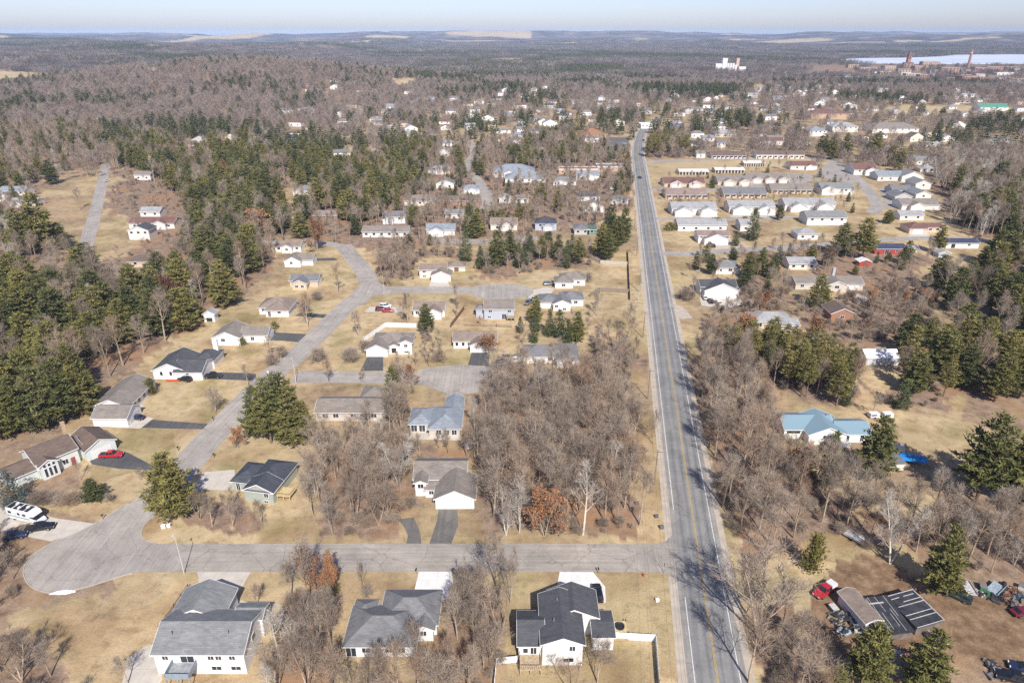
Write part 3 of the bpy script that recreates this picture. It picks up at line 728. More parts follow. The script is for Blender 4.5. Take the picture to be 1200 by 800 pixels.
def bare_meshes(name, seed, H, crown0, spread, mats, dens=1.0, leaders=1, tw=.0145, leaves=0, up=.35):
    rs = random.Random(seed); S = grow(rs, H, crown0, spread, dens, .03, up, leaders)
    V, F = seg_arrays(S[0], 7); V2, F2 = seg_arrays(S[1], 5, .03); o = len(V); V += V2; F += [tuple(i+o for i in f) for f in F2]
    trunk = np_mesh(name+'_trunk', V, F, mats[0]); trunk.polygons.foreach_set('use_smooth', [True]*len(F))
    V, F = seg_arrays(S[2], 4, .024); fl = [0]*len(F)
    for k, w in ((3, tw*1.25), (4, tw)):
        V2, F2 = ribbon_arrays(S[k], rs, w); o = len(V); V += V2; F += [tuple(i+o for i in f) for f in F2]; fl += [0]*len(F2)
    cm = [mats[1]]
    if leaves:
        cm.append(M_RUST); pool = S[4]+S[3]
        for k in range(leaves):
            p0, p1, _, _ = rs.choice(pool); c = p0.lerp(p1, rs.random()) + Vector((rs.gauss(0,.22), rs.gauss(0,.22), rs.gauss(0,.22)))
            a = Vector((rs.gauss(0,1), rs.gauss(0,1), rs.gauss(0,.6))).normalized(); b = a.orthogonal().normalized(); s = rs.uniform(.12, .24)
            o = len(V); V += [c-a*s, c-b*s*.7, c+a*s, c+b*s*.7]; F.append((o, o+1, o+2, o+3)); fl.append(1)
    crown = np_mesh(name+'_crown', V, F, cm, fl if leaves else None)
    return trunk, crown, H
def needle_clump(V, F, rs, c, d, n, ln, w, flat=.5):
    for k in range(n):
        a = (d*.7 + Vector((rs.gauss(0,.75), rs.gauss(0,.75), rs.gauss(0,.75)*flat + .25))).normalized()
        p = c + Vector((rs.gauss(0,.34), rs.gauss(0,.34), rs.gauss(0,.11)))
        s = a.orthogonal().normalized(); t = rs.random()*PI; s = s*math.cos(t) + a.cross(s)*math.sin(t)
        l = ln*rs.uniform(.6, 1.25); o = len(V)
        V += [p - s*w, p + s*w, p + a*l]; F.append((o, o+1, o+2))
def pine_meshes(name, seed, H, base, wide, mats, tiers=15, per=6, prof=.8, clump=15, ln=.85, w=.15, droop=0.0, flat=.5, step=.72):
    """conifer: whorls of branches carrying clumps of needles; PROF bends the outline from cone (1) to round (.5)"""
    rs = random.Random(seed)
    T = []; lean = Vector((rs.uniform(-.02,.02), rs.uniform(-.02,.02), 1))
    for i in range(6):
        f0, f1 = i/6, (i+1)/6; T.append((lean*(H*f0), lean*(H*f1), .017*H*(1-f0*.93), .017*H*(1-f1*.93)))
    V, F = [], []; B = []
    for t in range(tiers):
        f = base + (1-base)*(t+.5*rs.random())/tiers; z = f*H
        g = (f-base)/(1-base); R = wide*H*max(.04, (1-g)**prof)*(.75 + .25*min(1, g*5)) * (1 if g > .08 else .8)
        k = max(3, int(round(per*(1-.35*g))))
        a0 = rs.random()*6.28
        for q in range(k):
            if rs.random() < .06: continue
            a = a0 + q*2*PI/k + rs.uniform(-.3, .3); l = R*rs.uniform(.68, 1.18)
            rise = (.10+.5*g) - droop*(1-g)
            p0 = lean*z; d = Vector((math.cos(a), math.sin(a), rise*.8)).normalized()
            p1 = p0 + d*l; B.append((p0, p1, .007*H*(1-g*.7), .02))
            m = max(1, int(l/step))
            for c in range(m):
                u = 1.0 - c*step/l*.95
                if u < .18: break
                cc = p0 + d*(l*u) + Vector((rs.gauss(0,.15), rs.gauss(0,.15), rs.gauss(0,.1)))
                sp = (1-u)*l*.35
                for side in ((0,) if sp < .5 else (-1, 1)):
                    c2 = cc + Vector((-math.sin(a), math.cos(a), 0))*(side*sp)
                    needle_clump(V, F, rs, c2, d, clump, ln*(1-.3*g), w, flat)
    needle_clump(V, F, rs, lean*(H*.98), Vector((0,0,1)), clump, ln*.8, w)
    crown = np_mesh(name+'_crown', V, F, mats[1])
    Vt, Ft = seg_arrays(T, 7); V2, F2 = seg_arrays(B, 4); o = len(Vt); Vt += V2; Ft += [tuple(i+o for i in f) for f in F2]
    trunk = np_mesh(name+'_trunk', Vt, Ft, mats[0])
    return trunk, crown, H
LIB = {}
def tree_lib():
    bm = (M_BARK, M_TWIG); pm = (M_PBARK, M_PTWIG)
    LIB['bare'] = [bare_meshes('bare_tree', 11, 13, .42, .24, bm), bare_meshes('bare_tree', 12, 12, .30, .30, bm),
                   bare_meshes('bare_tree', 13, 14, .48, .22, bm), bare_meshes('bare_tree', 14, 12, .28, .27, bm, .9, 3),
                   bare_meshes('bare_tree', 15, 13, .38, .28, bm), bare_meshes('bare_tree', 16, 11, .22, .33, bm, 1.05),
                   bare_meshes('bare_tree', 17, 14, .45, .20, bm, .8, 2), bare_meshes('bare_tree', 18, 13, .35, .25, bm, 1.1)]
    LIB['pale'] = [bare_meshes('pale_tree', 21, 15, .35, .19, pm, .85, 1, .017), bare_meshes('pale_tree', 22, 14, .2, .17, pm, .8, 3, .017),
                   bare_meshes('pale_tree', 23, 15, .4, .2, pm, .8, 2, .016)]
    LIB['rust'] = [bare_meshes('oak', 31, 9, .15, .34, bm, 1, 1, .016, 2600), bare_meshes('oak', 32, 8, .12, .36, bm, .9, 2, .016, 2300),
                   bare_meshes('oak', 33, 11, .3, .3, bm, 1, 1, .016, 900)]
    LIB['shrub'] = [bare_meshes('shrub', 41, 3.0, .05, .42, bm, .55, 5, .014), bare_meshes('shrub', 42, 2.6, .05, .5, bm, .5, 6, .014),
                    bare_meshes('shrub', 43, 3.4, .1, .4, bm, .5, 4, .014)]
    p = (M_PINEBARK, M_PINE); r = (M_PINEBARK, M_REDP); s = (M_PINEBARK, M_SPRUCE)
    LIB['pine'] = [pine_meshes('pine', 51, 15, .14, 0.31, p, 14, 7, .62, 17, 1.0, .17), pine_meshes('pine', 52, 14, .1, 0.33, p, 13, 7, .7, 17, 1.0, .17),
                   pine_meshes('pine', 53, 16, .2, 0.28, p, 14, 7, .58, 17, 1.0, .17), pine_meshes('pine', 54, 13, .08, 0.31, p, 13, 7, .75, 17, 1.0, .17),
                   pine_meshes('pine', 55, 17, .24, 0.27, p, 13, 7, .55, 17, 1.0, .17)]
    LIB['redpine'] = [pine_meshes('red_pine', 61, 14, .34, .20, r, 11, 6, .6, 14, .9, .14), pine_meshes('red_pine', 62, 13, .26, .21, r, 11, 6, .65, 14, .9, .14),
                      pine_meshes('red_pine', 63, 15, .42, .19, r, 10, 6, .55, 14, .9, .14)]
    LIB['spruce'] = [pine_meshes('spruce', 71, 10, .05, .26, s, 16, 7, 1.0, 13, .65, .13, .35), pine_meshes('spruce', 72, 11, .04, .23, s, 18, 7, .92, 13, .65, .13, .3),
                     pine_meshes('spruce', 73, 8, .04, .3, s, 13, 7, .85, 14, .65, .13, .2)]
    LIB['bluespruce'] = [pine_meshes('blue_spruce', 81, 7, .04, .33, (M_PINEBARK, M_BLUE), 13, 8, .8, 13, .5, .10, .2)]
    LIB['cedar'] = [pine_meshes('cedar', 91, 4, .02, .22, (M_PINEBARK, M_CEDAR), 12, 8, .7, 12, .4, .09, -.3)]
    LIB['bush'] = [pine_meshes('bush', 92, 2.2, .03, .55, (M_PINEBARK, M_CEDAR), 6, 8, .5, 12, .4, .09, -.2)]

KIND = {'bare': ('bare_tree', 'bare tree'), 'pale': ('pale_tree', 'pale bare tree'), 'rust': ('oak_tree', 'oak'), 'shrub': ('bare_shrub', 'shrub'),
        'pine': ('pine_tree', 'pine'), 'redpine': ('red_pine', 'red pine'), 'spruce': ('spruce_tree', 'spruce'), 'bluespruce': ('blue_spruce', 'blue spruce'),
        'cedar': ('cedar_tree', 'cedar'), 'bush': ('evergreen_bush', 'bush')}
LOOK = {'bare': ['slim grey-brown bare tree', 'broad brown bare tree'], 'pale': ['pale-barked bare tree', 'pale-barked bare tree'],
        'rust': ['oak holding rust-brown leaves', 'oak holding rust-brown leaves'], 'pine': ['dark green bushy pine', 'dark green bushy pine'],
        'redpine': ['olive green tall-trunked pine', 'olive green tall-trunked pine'], 'spruce': ['dark pointed spruce', 'dark pointed spruce'],
        'shrub': ['low bare grey shrub', 'low bare grey shrub']}
TREE_N = {}
def place_tree(kind, x, y, h, label, group=None, rs=random, wide=1.0, v=None, z=0.0):
    i = rs.randrange(len(LIB[kind])) if v is None else v % len(LIB[kind])
    trunk, crown, H = LIB[kind][i]; nm, cat = KIND[kind]
    t = empty(nm, (x, y, z), rs.random()*6.283, label, cat, group)
    s = h/H; t.scale = (s*wide, s*wide, s)
    for n, me in (('trunk', trunk), ('crown', crown)):
        o = bpy.data.objects.new(n, me); COL.objects.link(o); o.parent = t
    TREE_N[kind] = TREE_N.get(kind, 0)+1; TAKEN.append((x, y, .16*h*wide)); return t
TAKEN = []
FOOT = []      # footprints of houses, kept clear of trees

# hand-placed trees that stand out: kind, foot x, foot y, crown top y (all in the photograph), width factor, label
HAND = [
 ('pine', 206,608,532,1.05,'big olive-green pine alone on the verge where the winding street meets the turning circle'),
 ('pine', 112,586,561,1.5,'small sprawling evergreen on the lawn of the brown-roofed mint house'),
 ('bluespruce', 18,592,553,1.0,'blue spruce at the corner of the brown-roofed mint house'),
 ('pine', 303,512,452,.9,'leftmost pine of the clump above the slate-roofed green house'),
 ('pine', 318,519,444,.9,'tallest pine of the clump above the slate-roofed green house'),
 ('pine', 334,514,438,1.0,'rear pine of the clump above the slate-roofed green house'),
 ('pine', 345,521,452,.9,'right front pine of the clump above the slate-roofed green house'),
 ('pine', 360,518,470,.85,'rightmost shorter pine of the clump above the slate-roofed green house'),
 ('pine', 462,483,428,.75,'single pine beside the rust oak at the lower court street'),
 ('pine', 692,460,424,1.1,'small bright green pine behind the tan gabled house by the woodlot'),
 ('spruce', 610,390,371,1.0,'small conifer on the lawn right of the grey two-storey house'),
 ('pine', 627,378,346,.9,'taller conifer below the pale house of the upper court'),
 ('spruce', 626,401,379,1.0,'short fat spruce of the front row below the hip-roofed house'),
 ('spruce', 644,394,362,.9,'slender spruce in the row below the hip-roofed house'),
 ('spruce', 655,395,363,.9,'twin spruce in the row below the hip-roofed house'),
 ('spruce', 665,402,374,1.1,'rightmost low spruce below the hip-roofed house'),
 ('pine', 675,400,365,1.0,'bushy pine at the end of the row below the hip-roofed house'),
 ('pine', 635,304,276,1.0,'left one of three pines on the lawn above the tan house by the fence'),
 ('pine', 654,304,275,.9,'middle one of three pines on the lawn above the tan house by the fence'),
 ('pine', 678,310,279,1.1,'right one of three pines on the lawn above the tan house by the fence'),
 ('pine', 712,305,268,.9,'front pine of the tall clump beside the two-lane road'),
 ('pine', 704,300,262,.9,'left pine of the tall clump beside the two-lane road'),
 ('pine', 722,296,254,.9,'middle pine of the tall clump beside the two-lane road'),
 ('pine', 730,285,243,.85,'right pine of the tall clump beside the two-lane road'),
 ('pine', 714,280,240,.85,'rear pine of the tall clump beside the two-lane road'),
 ('pine', 500,390,356,.95,'green pine behind the white-fenced house'),
 ('spruce', 551,271,238,1.0,'tall spruce in front of the long brick ranch'),
 ('spruce', 546,306,268,.8,'tall dark spruce at the edge of the grey copse'),
 ('pine', 583,312,270,1.1,'broad pine left of the spruce belt'),
 ('pine', 598,306,270,.9,'second pine of the spruce belt'),
 ('pine', 484,264,239,.9,'narrow pine right of the long ranch house'),
 ('pine', 374,246,208,1.2,'round pine beside the white house with the grey-blue roof'),
 ('pine', 833,322,298,1.1,'round pine beside the low grey-roofed house'),
 ('spruce', 881,281,244,1.0,'tall spruce beside the white duplex'),
 ('spruce', 861,288,271,1.3,'small round spruce at the corner of the brown-roofed duplex'),
 ('pine', 876,326,295,1.0,'front pine right of the low grey-roofed house'),
 ('pine', 891,322,293,1.0,'second pine right of the low grey-roofed house'),
 ('spruce', 898,342,320,1.0,'small dark spruce among the brown brush'),
 ('bluespruce', 912,305,288,1.0,'small blue-green spruce by the pale shed'),
 ('bluespruce', 923,308,286,.7,'slim spruce beside the small pale shed'),
 ('pine', 913,258,240,1.0,'small round pine in front of the white duplex row'),
 ('pine', 985,300,262,1.2,'broad pine beside the navy-roofed house'),
 ('pine', 1010,303,256,1.1,'tall pine beside the navy-roofed house'),
 ('pine', 1060,310,282,1.0,'round pine in front of the navy-roofed house'),
 ('pine', 1098,297,264,1.0,'open-branched pine before the tan side-street house'),
 ('pine', 1040,262,246,1.5,'yellow-green pine above the side street'),
 ('pine', 958,360,322,1.15,'olive pine in front of the long brown ranch house'),
 ('rust', 965,322,286,1.05,'round rust-brown oak behind the long brown ranch house'),
 ('pine', 1115,364,313,1.05,'tall yellow-green pine standing free in the right brush'),
 ('pine', 1085,412,372,1.0,'dark pine by the brush right of the hoop shed'),
 ('pine', 1020,562,489,.95,'pine in front of the long blue-roofed house'),
 ('pine', 967,575,506,.5,'thin young pine below the blue-roofed house'),
 ('spruce', 990,475,446,1.0,'dark spruce behind the blue-roofed house'),
 ('spruce', 1055,478,446,1.0,'spruce beside the two parked white trailers'),
 ('pine', 1143,588,486,1.0,'huge pine left of the pair near the right edge'),
 ('pine', 1188,592,503,.95,'huge pine right of the pair near the right edge'),
 ('pine', 1098,697,616,.75,'tall pine behind the dark parked wagon'),
 ('pine', 1012,805,734,1.0,'left pine in front of the black-roofed sheds'),
 ('pine', 1078,808,738,.95,'right pine in front of the black-roofed sheds'),
 ('pine', 975,822,780,.95,'low pine left of the pine pair before the black-roofed sheds'),
 ('cedar', 178,462,444,1.0,'golden cedar at the end of the long white house'),
 ('cedar', 950,668,628,.8,'yellow-green cedar above the red pickup'),
 ('bush', 1060,303,295,1.2,'green bush on the navy-roofed house lawn'),
 ('bush', 785,270,261,1.4,'olive bush at the drive of the half-hidden duplex'),
 ('bush', 840,268,256,1.2,'green bush left of the brown-roofed duplex'),
 ('bush', 872,262,254,1.0,'green bush behind the brown-roofed duplex'),
 ('bush', 390,694,683,1.0,'green bush beside the rust-leaved thicket on the cross street'),
 ('bush', 322,385,377,1.0,'clipped round bush beside the brown gabled house'),
 ('bush', 284,404,396,1.0,'clipped bush before the brown gabled house'),
 ('bush', 566,256,246,1.8,'long yellow-green hedge bush left of the tan-roofed far house'),
 ('bush', 582,255,245,1.8,'yellow-green hedge bush in the middle of the far row'),
 ('bush', 615,255,243,1.8,'yellow-green hedge bush right of the tan-roofed far house'),
 ('pale', 683,626,533,.9,'tall pale-barked tree at the front edge of the woodlot'),
 ('rust', 638,628,572,.8,'rust-leaved oak at the front edge of the woodlot'),
 ('rust', 372,706,640,.75,'rust-leaved tree at the lower kerb of the cross street'),
 ('rust', 388,700,652,.6,'smaller rust-leaved tree at the lower kerb of the cross street'),
 ('bare', 362,712,628,.85,'tall bare tree in front of the rust-leaved pair on the cross street'),
 ('bare', 585,702,622,.75,'tall bare tree on the lower verge right of the white driveway'),
 ('bare', 598,706,640,.6,'slim bare tree right of the tall one by the white driveway'),
 ('bare', 425,694,655,.5,'thin sapling on the mulch ring in front of the hip-roofed grey house'),
 ('bare', 300,714,682,.9,'small spreading tree by the curved garden path'),
 ('rust', 482,452,428,.9,'rust-leaved oak at the lower court circle'),
 ('rust', 280,525,500,.7,'rust sapling beside the winding street'),
 ('bare', 252,484,452,1.0,'bare young tree on the long lawn by the winding street'),
 ('bare', 291,452,427,1.0,'bare young tree across from the lower court street'),
 ('bare', 361,384,343,.9,'bare tree on the lawn by the hip-roofed white house'),
 ('bare', 421,394,358,.9,'lone bare tree left of the white-fenced house'),
 ('bare', 478,382,340,.8,'bare tree above the white-fenced house'),
 ('bare', 537,362,330,.9,'bare tree left of the grey two-storey house'),
 ('bare', 396,343,308,.9,'bare round tree on the lawn of the grey gabled house'),
 ('rust', 372,295,258,1.0,'large russet tree at the top end of the winding street'),
 ('bare', 165,562,548,1.0,'small bare tree beside the dark curved driveway'),
 ('bare', 95,562,536,.8,'bare sapling at the garage of the mint house'),
 ('shrub', 806,352,338,1.5,'round bare bush on the lawn by the two-lane road'),
 ('pale', 1043,660,570,.8,'white-trunked birch behind the junk yard'),
 ('pale', 1118,660,590,.7,'leaning pale birch behind the tall pine'),
 ('pale', 70,214,190,1.6,'white spreading tree on the grass left of the forest street'),
 ('pale', 72,282,262,1.6,'white-limbed dead tree beside the big left pine'),
 ('pine', 52,296,226,1.05,'big round pine at the lower end of the forest street'),
 ('pine', 30,300,245,1.0,'big pine at the left end of the forest street'),
 ('bare', 94,246,218,1.2,'grey round tree on the grass beside the forest street'),
 ('rust', 1010,402,370,1.0,'faded russet tree beside the blue pool'),
 ('rust', 950,402,372,1.0,'pinkish russet tree between the grey roof and the blue pool'),
 ('rust', 872,402,368,.9,'russet bare-topped tree at the duplex parking'),
 ('bare', 1021,487,458,1.2,'round grey tree behind the two white trailers'),
 ('bare', 868,560,480,1.1,'large grey-brown tree leaning over the two-lane road'),
 ('bare', 862,470,395,1.3,'broad grey tree at the top of the right verge wood'),
 ('bare', 890,745,640,1.2,'wide grey tree casting its shadow across the two-lane road'),
 ('bare', 878,800,715,1.0,'gnarled bare tree at the lower right verge'),
 ('bare', 935,815,745,1.1,'low spreading bare tree left of the pine pair'),
 ('shrub', 130,588,579,1.2,'small bare bush on the lawn by the winding street'),
 ('shrub', 374,424,409,1.2,'pale bare shrub at the corner of the lower court street'),
 ('shrub', 412,424,410,1.2,'pinkish bare shrub beside the lower court driveway'),
 ('shrub', 430,412,400,1.2,'bare shrub left of the long white fence'),
 ('shrub', 514,424,411,1.2,'grey bare shrub on the lawn between the two court driveways'),
 ('bare', 425,414,398,1.2,'thin bare tree by the corner of the lower court'),
 ('shrub', 330,420,407,1.2,'bare shrub on the lawn across from the white-chimney house'),
 ('shrub', 318,428,416,1.2,'low bare shrub by the beige box'),
 ('bare', 423,448,430,1.2,'small russet-twigged tree on the verge of the lower court street'),
 ('bare', 385,450,420,1.2,'bare tree on the lawn behind the long tan house'),
 ('shrub', 358,366,355,1.2,'bare shrub beside the hip-roofed white house driveway'),
 ('shrub', 372,352,343,1.2,'dark bare shrub at the tan-fronted house'),
 ('bare', 318,420,392,1.2,'bare tree on the lawn below the brown-grey roofed house'),
 ('bare', 455,336,318,1.2,'bare tree by the lamp of the upper court junction'),
 ('bare', 700,370,340,1.2,'grey bare tree on the lawn before the zigzag fence'),
 ('shrub', 690,330,320,1.2,'bare shrub above the zigzag fence'),
 ('bare', 648,420,392,1.2,'russet-twigged bush tree beside the tan gabled house'),
 ('rust', 572,415,392,1.2,'russet tree at the driveway of the wide tan-roofed house'),
 ('shrub', 430,700,688,1.2,'low brown shrub on the mulch ring'),
 ('bare', 735,428,400,1.2,'bare tree at the left verge above the woodlot'),
 ('bare', 60,792,752,1.2,'bare sapling on the meadow slope, lower left'),
 ('bare', 25,798,745,1.2,'taller bare tree at the lower left corner'),
 ('bare', 150,800,765,1.2,'thin bare tree at the foot of the meadow'),
 ('bare', 700,800,752,1.2,'spreading bare tree inside the white vinyl fence'),
 ('bare', 668,812,770,1.2,'low bare tree before the charcoal-roofed house'),
 ('shrub', 42,590,580,1.5,'bare bush of the hedge row above the motorhome, left end'),
 ('shrub', 52,590,579,1.5,'bare bush of the hedge row above the motorhome, second from left'),
 ('shrub', 62,590,579,1.5,'bare bush of the hedge row above the motorhome, middle'),
 ('shrub', 73,590,580,1.5,'bare bush of the hedge row above the motorhome, second from right'),
 ('shrub', 84,590,580,1.5,'bare bush of the hedge row above the motorhome, right end'),
 ('pine', 28,507,442,0.95,'dark pine left end of the stand behind the mint house'),
 ('pine', 52,503,430,0.95,'second dark pine from the left behind the mint house'),
 ('pine', 76,497,424,0.95,'middle dark pine of the stand behind the mint house'),
 ('pine', 97,487,428,0.9,'fourth dark pine of the stand behind the mint house'),
 ('pine', 112,476,434,0.85,'right end dark pine of the stand behind the mint house'),
 ('pine', 8,515,455,0.9,'dark pine at the left edge behind the mint house'),
 ('pine', 40,480,412,0.9,'rear dark pine left in the stand behind the mint house'),
 ('pine', 66,470,405,0.9,'rear dark pine right in the stand behind the mint house'),
 ('pine', 92,462,402,0.9,'rearmost tall pine between the mint house and the long white house'),
 ('pine', 962,186,157,1.2,'big dark pine above the lot street, left of its group'),
 ('pine', 973,187,160,1.1,'big dark pine above the lot street, middle of its group'),
 ('pine', 989,186,156,1.0,'tall dark pine above the lot street, right of its group'),
 ('pine', 1024,187,156,1.2,'tall dark pine behind the maroon-roofed hall'),
 ('pine', 1043,195,170,1.2,'dark pine right of the maroon-roofed hall'),
 ('pine', 1054,196,172,1.1,'second dark pine right of the maroon-roofed hall'),
 ('pine', 852,152,131,1.3,'dark pine group in mid-town, left one'),
 ('pine', 864,151,128,1.3,'dark pine group in mid-town, tall middle one'),
 ('pine', 876,153,133,1.3,'dark pine group in mid-town, right one'),
 ('pine', 890,151,134,1.2,'dark pine at the right end of the mid-town group'),
 ('pine', 1078,136,120,1.5,'round dark tree alone on the far grass field'),
 ('pine', 1103,140,126,1.3,'olive pine beside the far grass field'),
 ('pine', 1165,228,190,1.0,'tall pine standing in the pale wood'),
 ('pine', 1120,232,196,0.9,'slim pine at the edge of the pale wood'),
 ('pine', 1180,290,250,1.0,'dark pine below the pale wood'),
 ('pine', 1150,420,372,1.1,'broad pine in the right brush'),
 ('pine', 1185,385,335,1.1,'tall pine at the right edge of the brush'),
 ('pine', 1130,455,405,1.1,'dark pine right of the hoop shed'),
 ('pine', 1165,470,415,1.1,'olive pine at the right edge above the yard'),
 ('bare', 742,480,445,.9,'small bare tree by the left utility pole'),
 ('bare', 765,520,480,.7,'slim bare tree beside the left gravel shoulder'),
]
def hand_trees():
    rs = random.Random(5)
    for i, (k, px, py, top, wd, lab) in enumerate(HAND):
        x, y = gp(px, py)
        # height from where the tip shows
        b = (400-top)/FPX; ratio = (SP - b*CP)/(CP + b*SP); h = CAM_H - ratio*y
        place_tree(k, x, y, max(1.5, h), lab, None, rs, wd, v=i)

def clear(x, y, r):
    for (a, b, c, d) in FOOT:
        if a-r < x < b+r and c-r < y < d+r: return False
    return True
def low_enough(x, y, h, px, py, half, skip, rs):
    """keep the houses in sight from the air: trees in front of one stay low"""
    for i, (a, b, c, d) in enumerate(FOOT):
        if y > c or y < c-90: continue
        if not FOOTPX[i]: FOOTPX[i] = (to_px(a, c)[0], to_px(b, c)[0], to_px((a+b)/2, c)[1], to_px((a+b)/2, d, 5)[1])
        xa, xb, yb, yt = FOOTPX[i]; s = FPX/(y*CP + CAM_H*SP)
        if px+half*s*.7 < xa or px-half*s*.7 > xb: continue
        if (a, c) in HIDDEN and rs.random() < .75: continue
        if rs.random() < skip: continue
        while h > 3 and to_px(x, y, h)[1] < yb-.25*(yb-yt): h -= .7
    return h
FOOTPX = {}; HIDDEN = set()
def scatter():
    """trees of the woods: candidates region by region, near ones as trees of their own"""
    rs = random.Random(99); cand = []
    for i in range(len(FOOT)): FOOTPX[i] = None
    for k, R in enumerate(REG):
        P = REGP[k]; sp = R[3]
        xs = [p[0] for p in P]; ys = [p[1] for p in P]
        nx, ny = int((max(xs)-min(xs))/sp)+1, int((max(ys)-min(ys))/sp)+1
        for i in range(nx):
            for j in range(ny):
                x = min(xs) + (i+.5*(j % 2)+rs.uniform(-.42,.42))*sp; y = min(ys) + (j+rs.uniform(-.42,.42))*sp
                cand.append((x, y, k, rs.random(), rs.random()))
    X = np.array([c[0] for c in cand]); Y = np.array([c[1] for c in cand]); ok = np.zeros(len(cand), bool)
    for k in range(len(REG)):
        q = np.array([c[2] == k for c in cand]); ok |= q & inpoly(X, Y, REGP[k])
    pave = np.zeros(len(cand), bool)
    for P in PAVED: pave |= inpoly(X, Y, P)
    for P in LAWNP[:4]: pave |= inpoly(X, Y, P)
    ok &= ~pave
    out = []
    for i in np.nonzero(ok)[0]:
        x, y, k, r1, r2 = cand[i]; mix = REG[k][4]; s = 0
        for kind, sh in mix.items():
            s += sh
            if r1 < s: break
        lo, hi = REG[k][5]; h = lo + (hi-lo)*r2
        if kind in ('rust',): h *= .8
        if k == 10 and bool(inpoly(np.array([x]), np.array([y]), CLEARING)[0]):
            if r2 > .55: continue
            kind = 'bare'; h = 5+6*r2
        if not clear(x, y, 1.6 if kind in ('bare', 'pale', 'rust') else 2.6): continue
        if any((x-a)**2+(y-b)**2 < (c+1.0)**2 for a, b, c in TAKEN if abs(x-a) < 5 and abs(y-b) < 5): continue
        # houses must stay in view: nothing tall right in front of them
        if any(a-1 < x < b+1 and c-9 < y < c for a, b, c, d in FOOT) and kind not in ('bare', 'pale') and r2 > .3: continue
        px, py = to_px(x, y)
        if REG[k][0] == 'pine_forest' and kind == 'pine' and rs.random() < .6 and not bool(inpoly(np.array([x+9]), np.array([y-7]), REGP[k])[0]): kind = 'bare'; h *= .72
        if REG[k][0] == 'plantation' and py < 412: continue
        if REG[k][0] != 'plantation': h = low_enough(x, y, h, px, py, .26*h, .8 if y > 360 and kind in ('bare', 'pale') else .5 if REG[k][0] in ('front_woods', 'yard_woods') else .2 if kind in ('bare', 'pale') else .05, rs)
        if h < 3.2: continue
        if px < -60 or px > 1260 or py > 860: continue
        out.append((y, x, kind, h, k))
    out.sort()
    lim = {'bare': 278, 'pine': 215, 'redpine': 120, 'pale': 70, 'rust': 60, 'spruce': 60}
    cnt = {}; rest = []
    for (y, x, kind, h, k) in out:
        cnt[kind] = cnt.get(kind, 0)+1
        if cnt[kind] > lim[kind] or y > 520: rest.append((x, y, kind, h)); continue
        i = rs.randrange(len(LIB[kind])); look = LOOK[kind][1 if (kind == 'bare' and i in (1, 3, 5)) else 0]
        place_tree(kind, x, y, h, look+' '+REG[k][1], 'trees '+REG[k][1], rs, rs.uniform(1.05, 1.4) if kind == 'pine' else rs.uniform(.85, 1.15), v=i)
    return rest

# ------------------------------------------------------------------ masses nobody could count: the rest of the woods, the far forest, the brush
def gn_scatter(name, pts, sources, mat=None, kind='stuff'):
    """PTS: array of x, y, z, scale, source number; one object that repeats the SOURCES on its points"""
    col = bpy.data.collections.new(name+'_kinds')
    for i, me in enumerate(sources):
        o = bpy.data.objects.new('%s_kind_%02d' % (name, i), me); col.objects.link(o)
    P = np.asarray(pts, np.float32)
    me = bpy.data.meshes.new(name); me.vertices.add(len(P)); me.vertices.foreach_set('co', np.ascontiguousarray(P[:, :3]).ravel())
    a = me.attributes.new('size', 'FLOAT', 'POINT'); a.data.foreach_set('value', np.ascontiguousarray(P[:, 3]))
    a = me.attributes.new('which', 'INT', 'POINT'); a.data.foreach_set('value', P[:, 4].astype(np.int32))
    a = me.attributes.new('turn', 'FLOAT', 'POINT'); a.data.foreach_set('value', RNG.uniform(0, 6.28, len(P)).astype(np.float32))
    o = bpy.data.objects.new(name, me); COL.objects.link(o); o['kind'] = kind
    g = bpy.data.node_groups.new(name, 'GeometryNodeTree')
    g.interface.new_socket('Geometry', in_out='INPUT', socket_type='NodeSocketGeometry'); g.interface.new_socket('Geometry', in_out='OUTPUT', socket_type='NodeSocketGeometry')
    n = g.nodes; L = g.links; gi = n.new('NodeGroupInput'); go = n.new('NodeGroupOutput')
    ip = n.new('GeometryNodeInstanceOnPoints'); ci = n.new('GeometryNodeCollectionInfo'); ci.inputs['Collection'].default_value = col
    ci.inputs['Separate Children'].default_value = True; ci.inputs['Reset Children'].default_value = True
    def attr(nm, ty):
        q = n.new('GeometryNodeInputNamedAttribute'); q.data_type = ty; q.inputs['Name'].default_value = nm; return q.outputs['Attribute']
    m2p = n.new('GeometryNodeMeshToPoints'); L.new(gi.outputs[0], m2p.inputs['Mesh'])
    L.new(m2p.outputs[0], ip.inputs['Points']); L.new(ci.outputs[0], ip.inputs['Instance']); ip.inputs['Pick Instance'].default_value = True
    L.new(attr('which', 'INT'), ip.inputs['Instance Index']); L.new(attr('size', 'FLOAT'), ip.inputs['Scale'])
    cx = n.new('ShaderNodeCombineXYZ'); L.new(attr('turn', 'FLOAT'), cx.inputs[2]); L.new(cx.outputs[0], ip.inputs['Rotation'])
    L.new(ip.outputs[0], go.inputs[0])
    md = o.modifiers.new(name, 'NODES'); md.node_group = g; return o

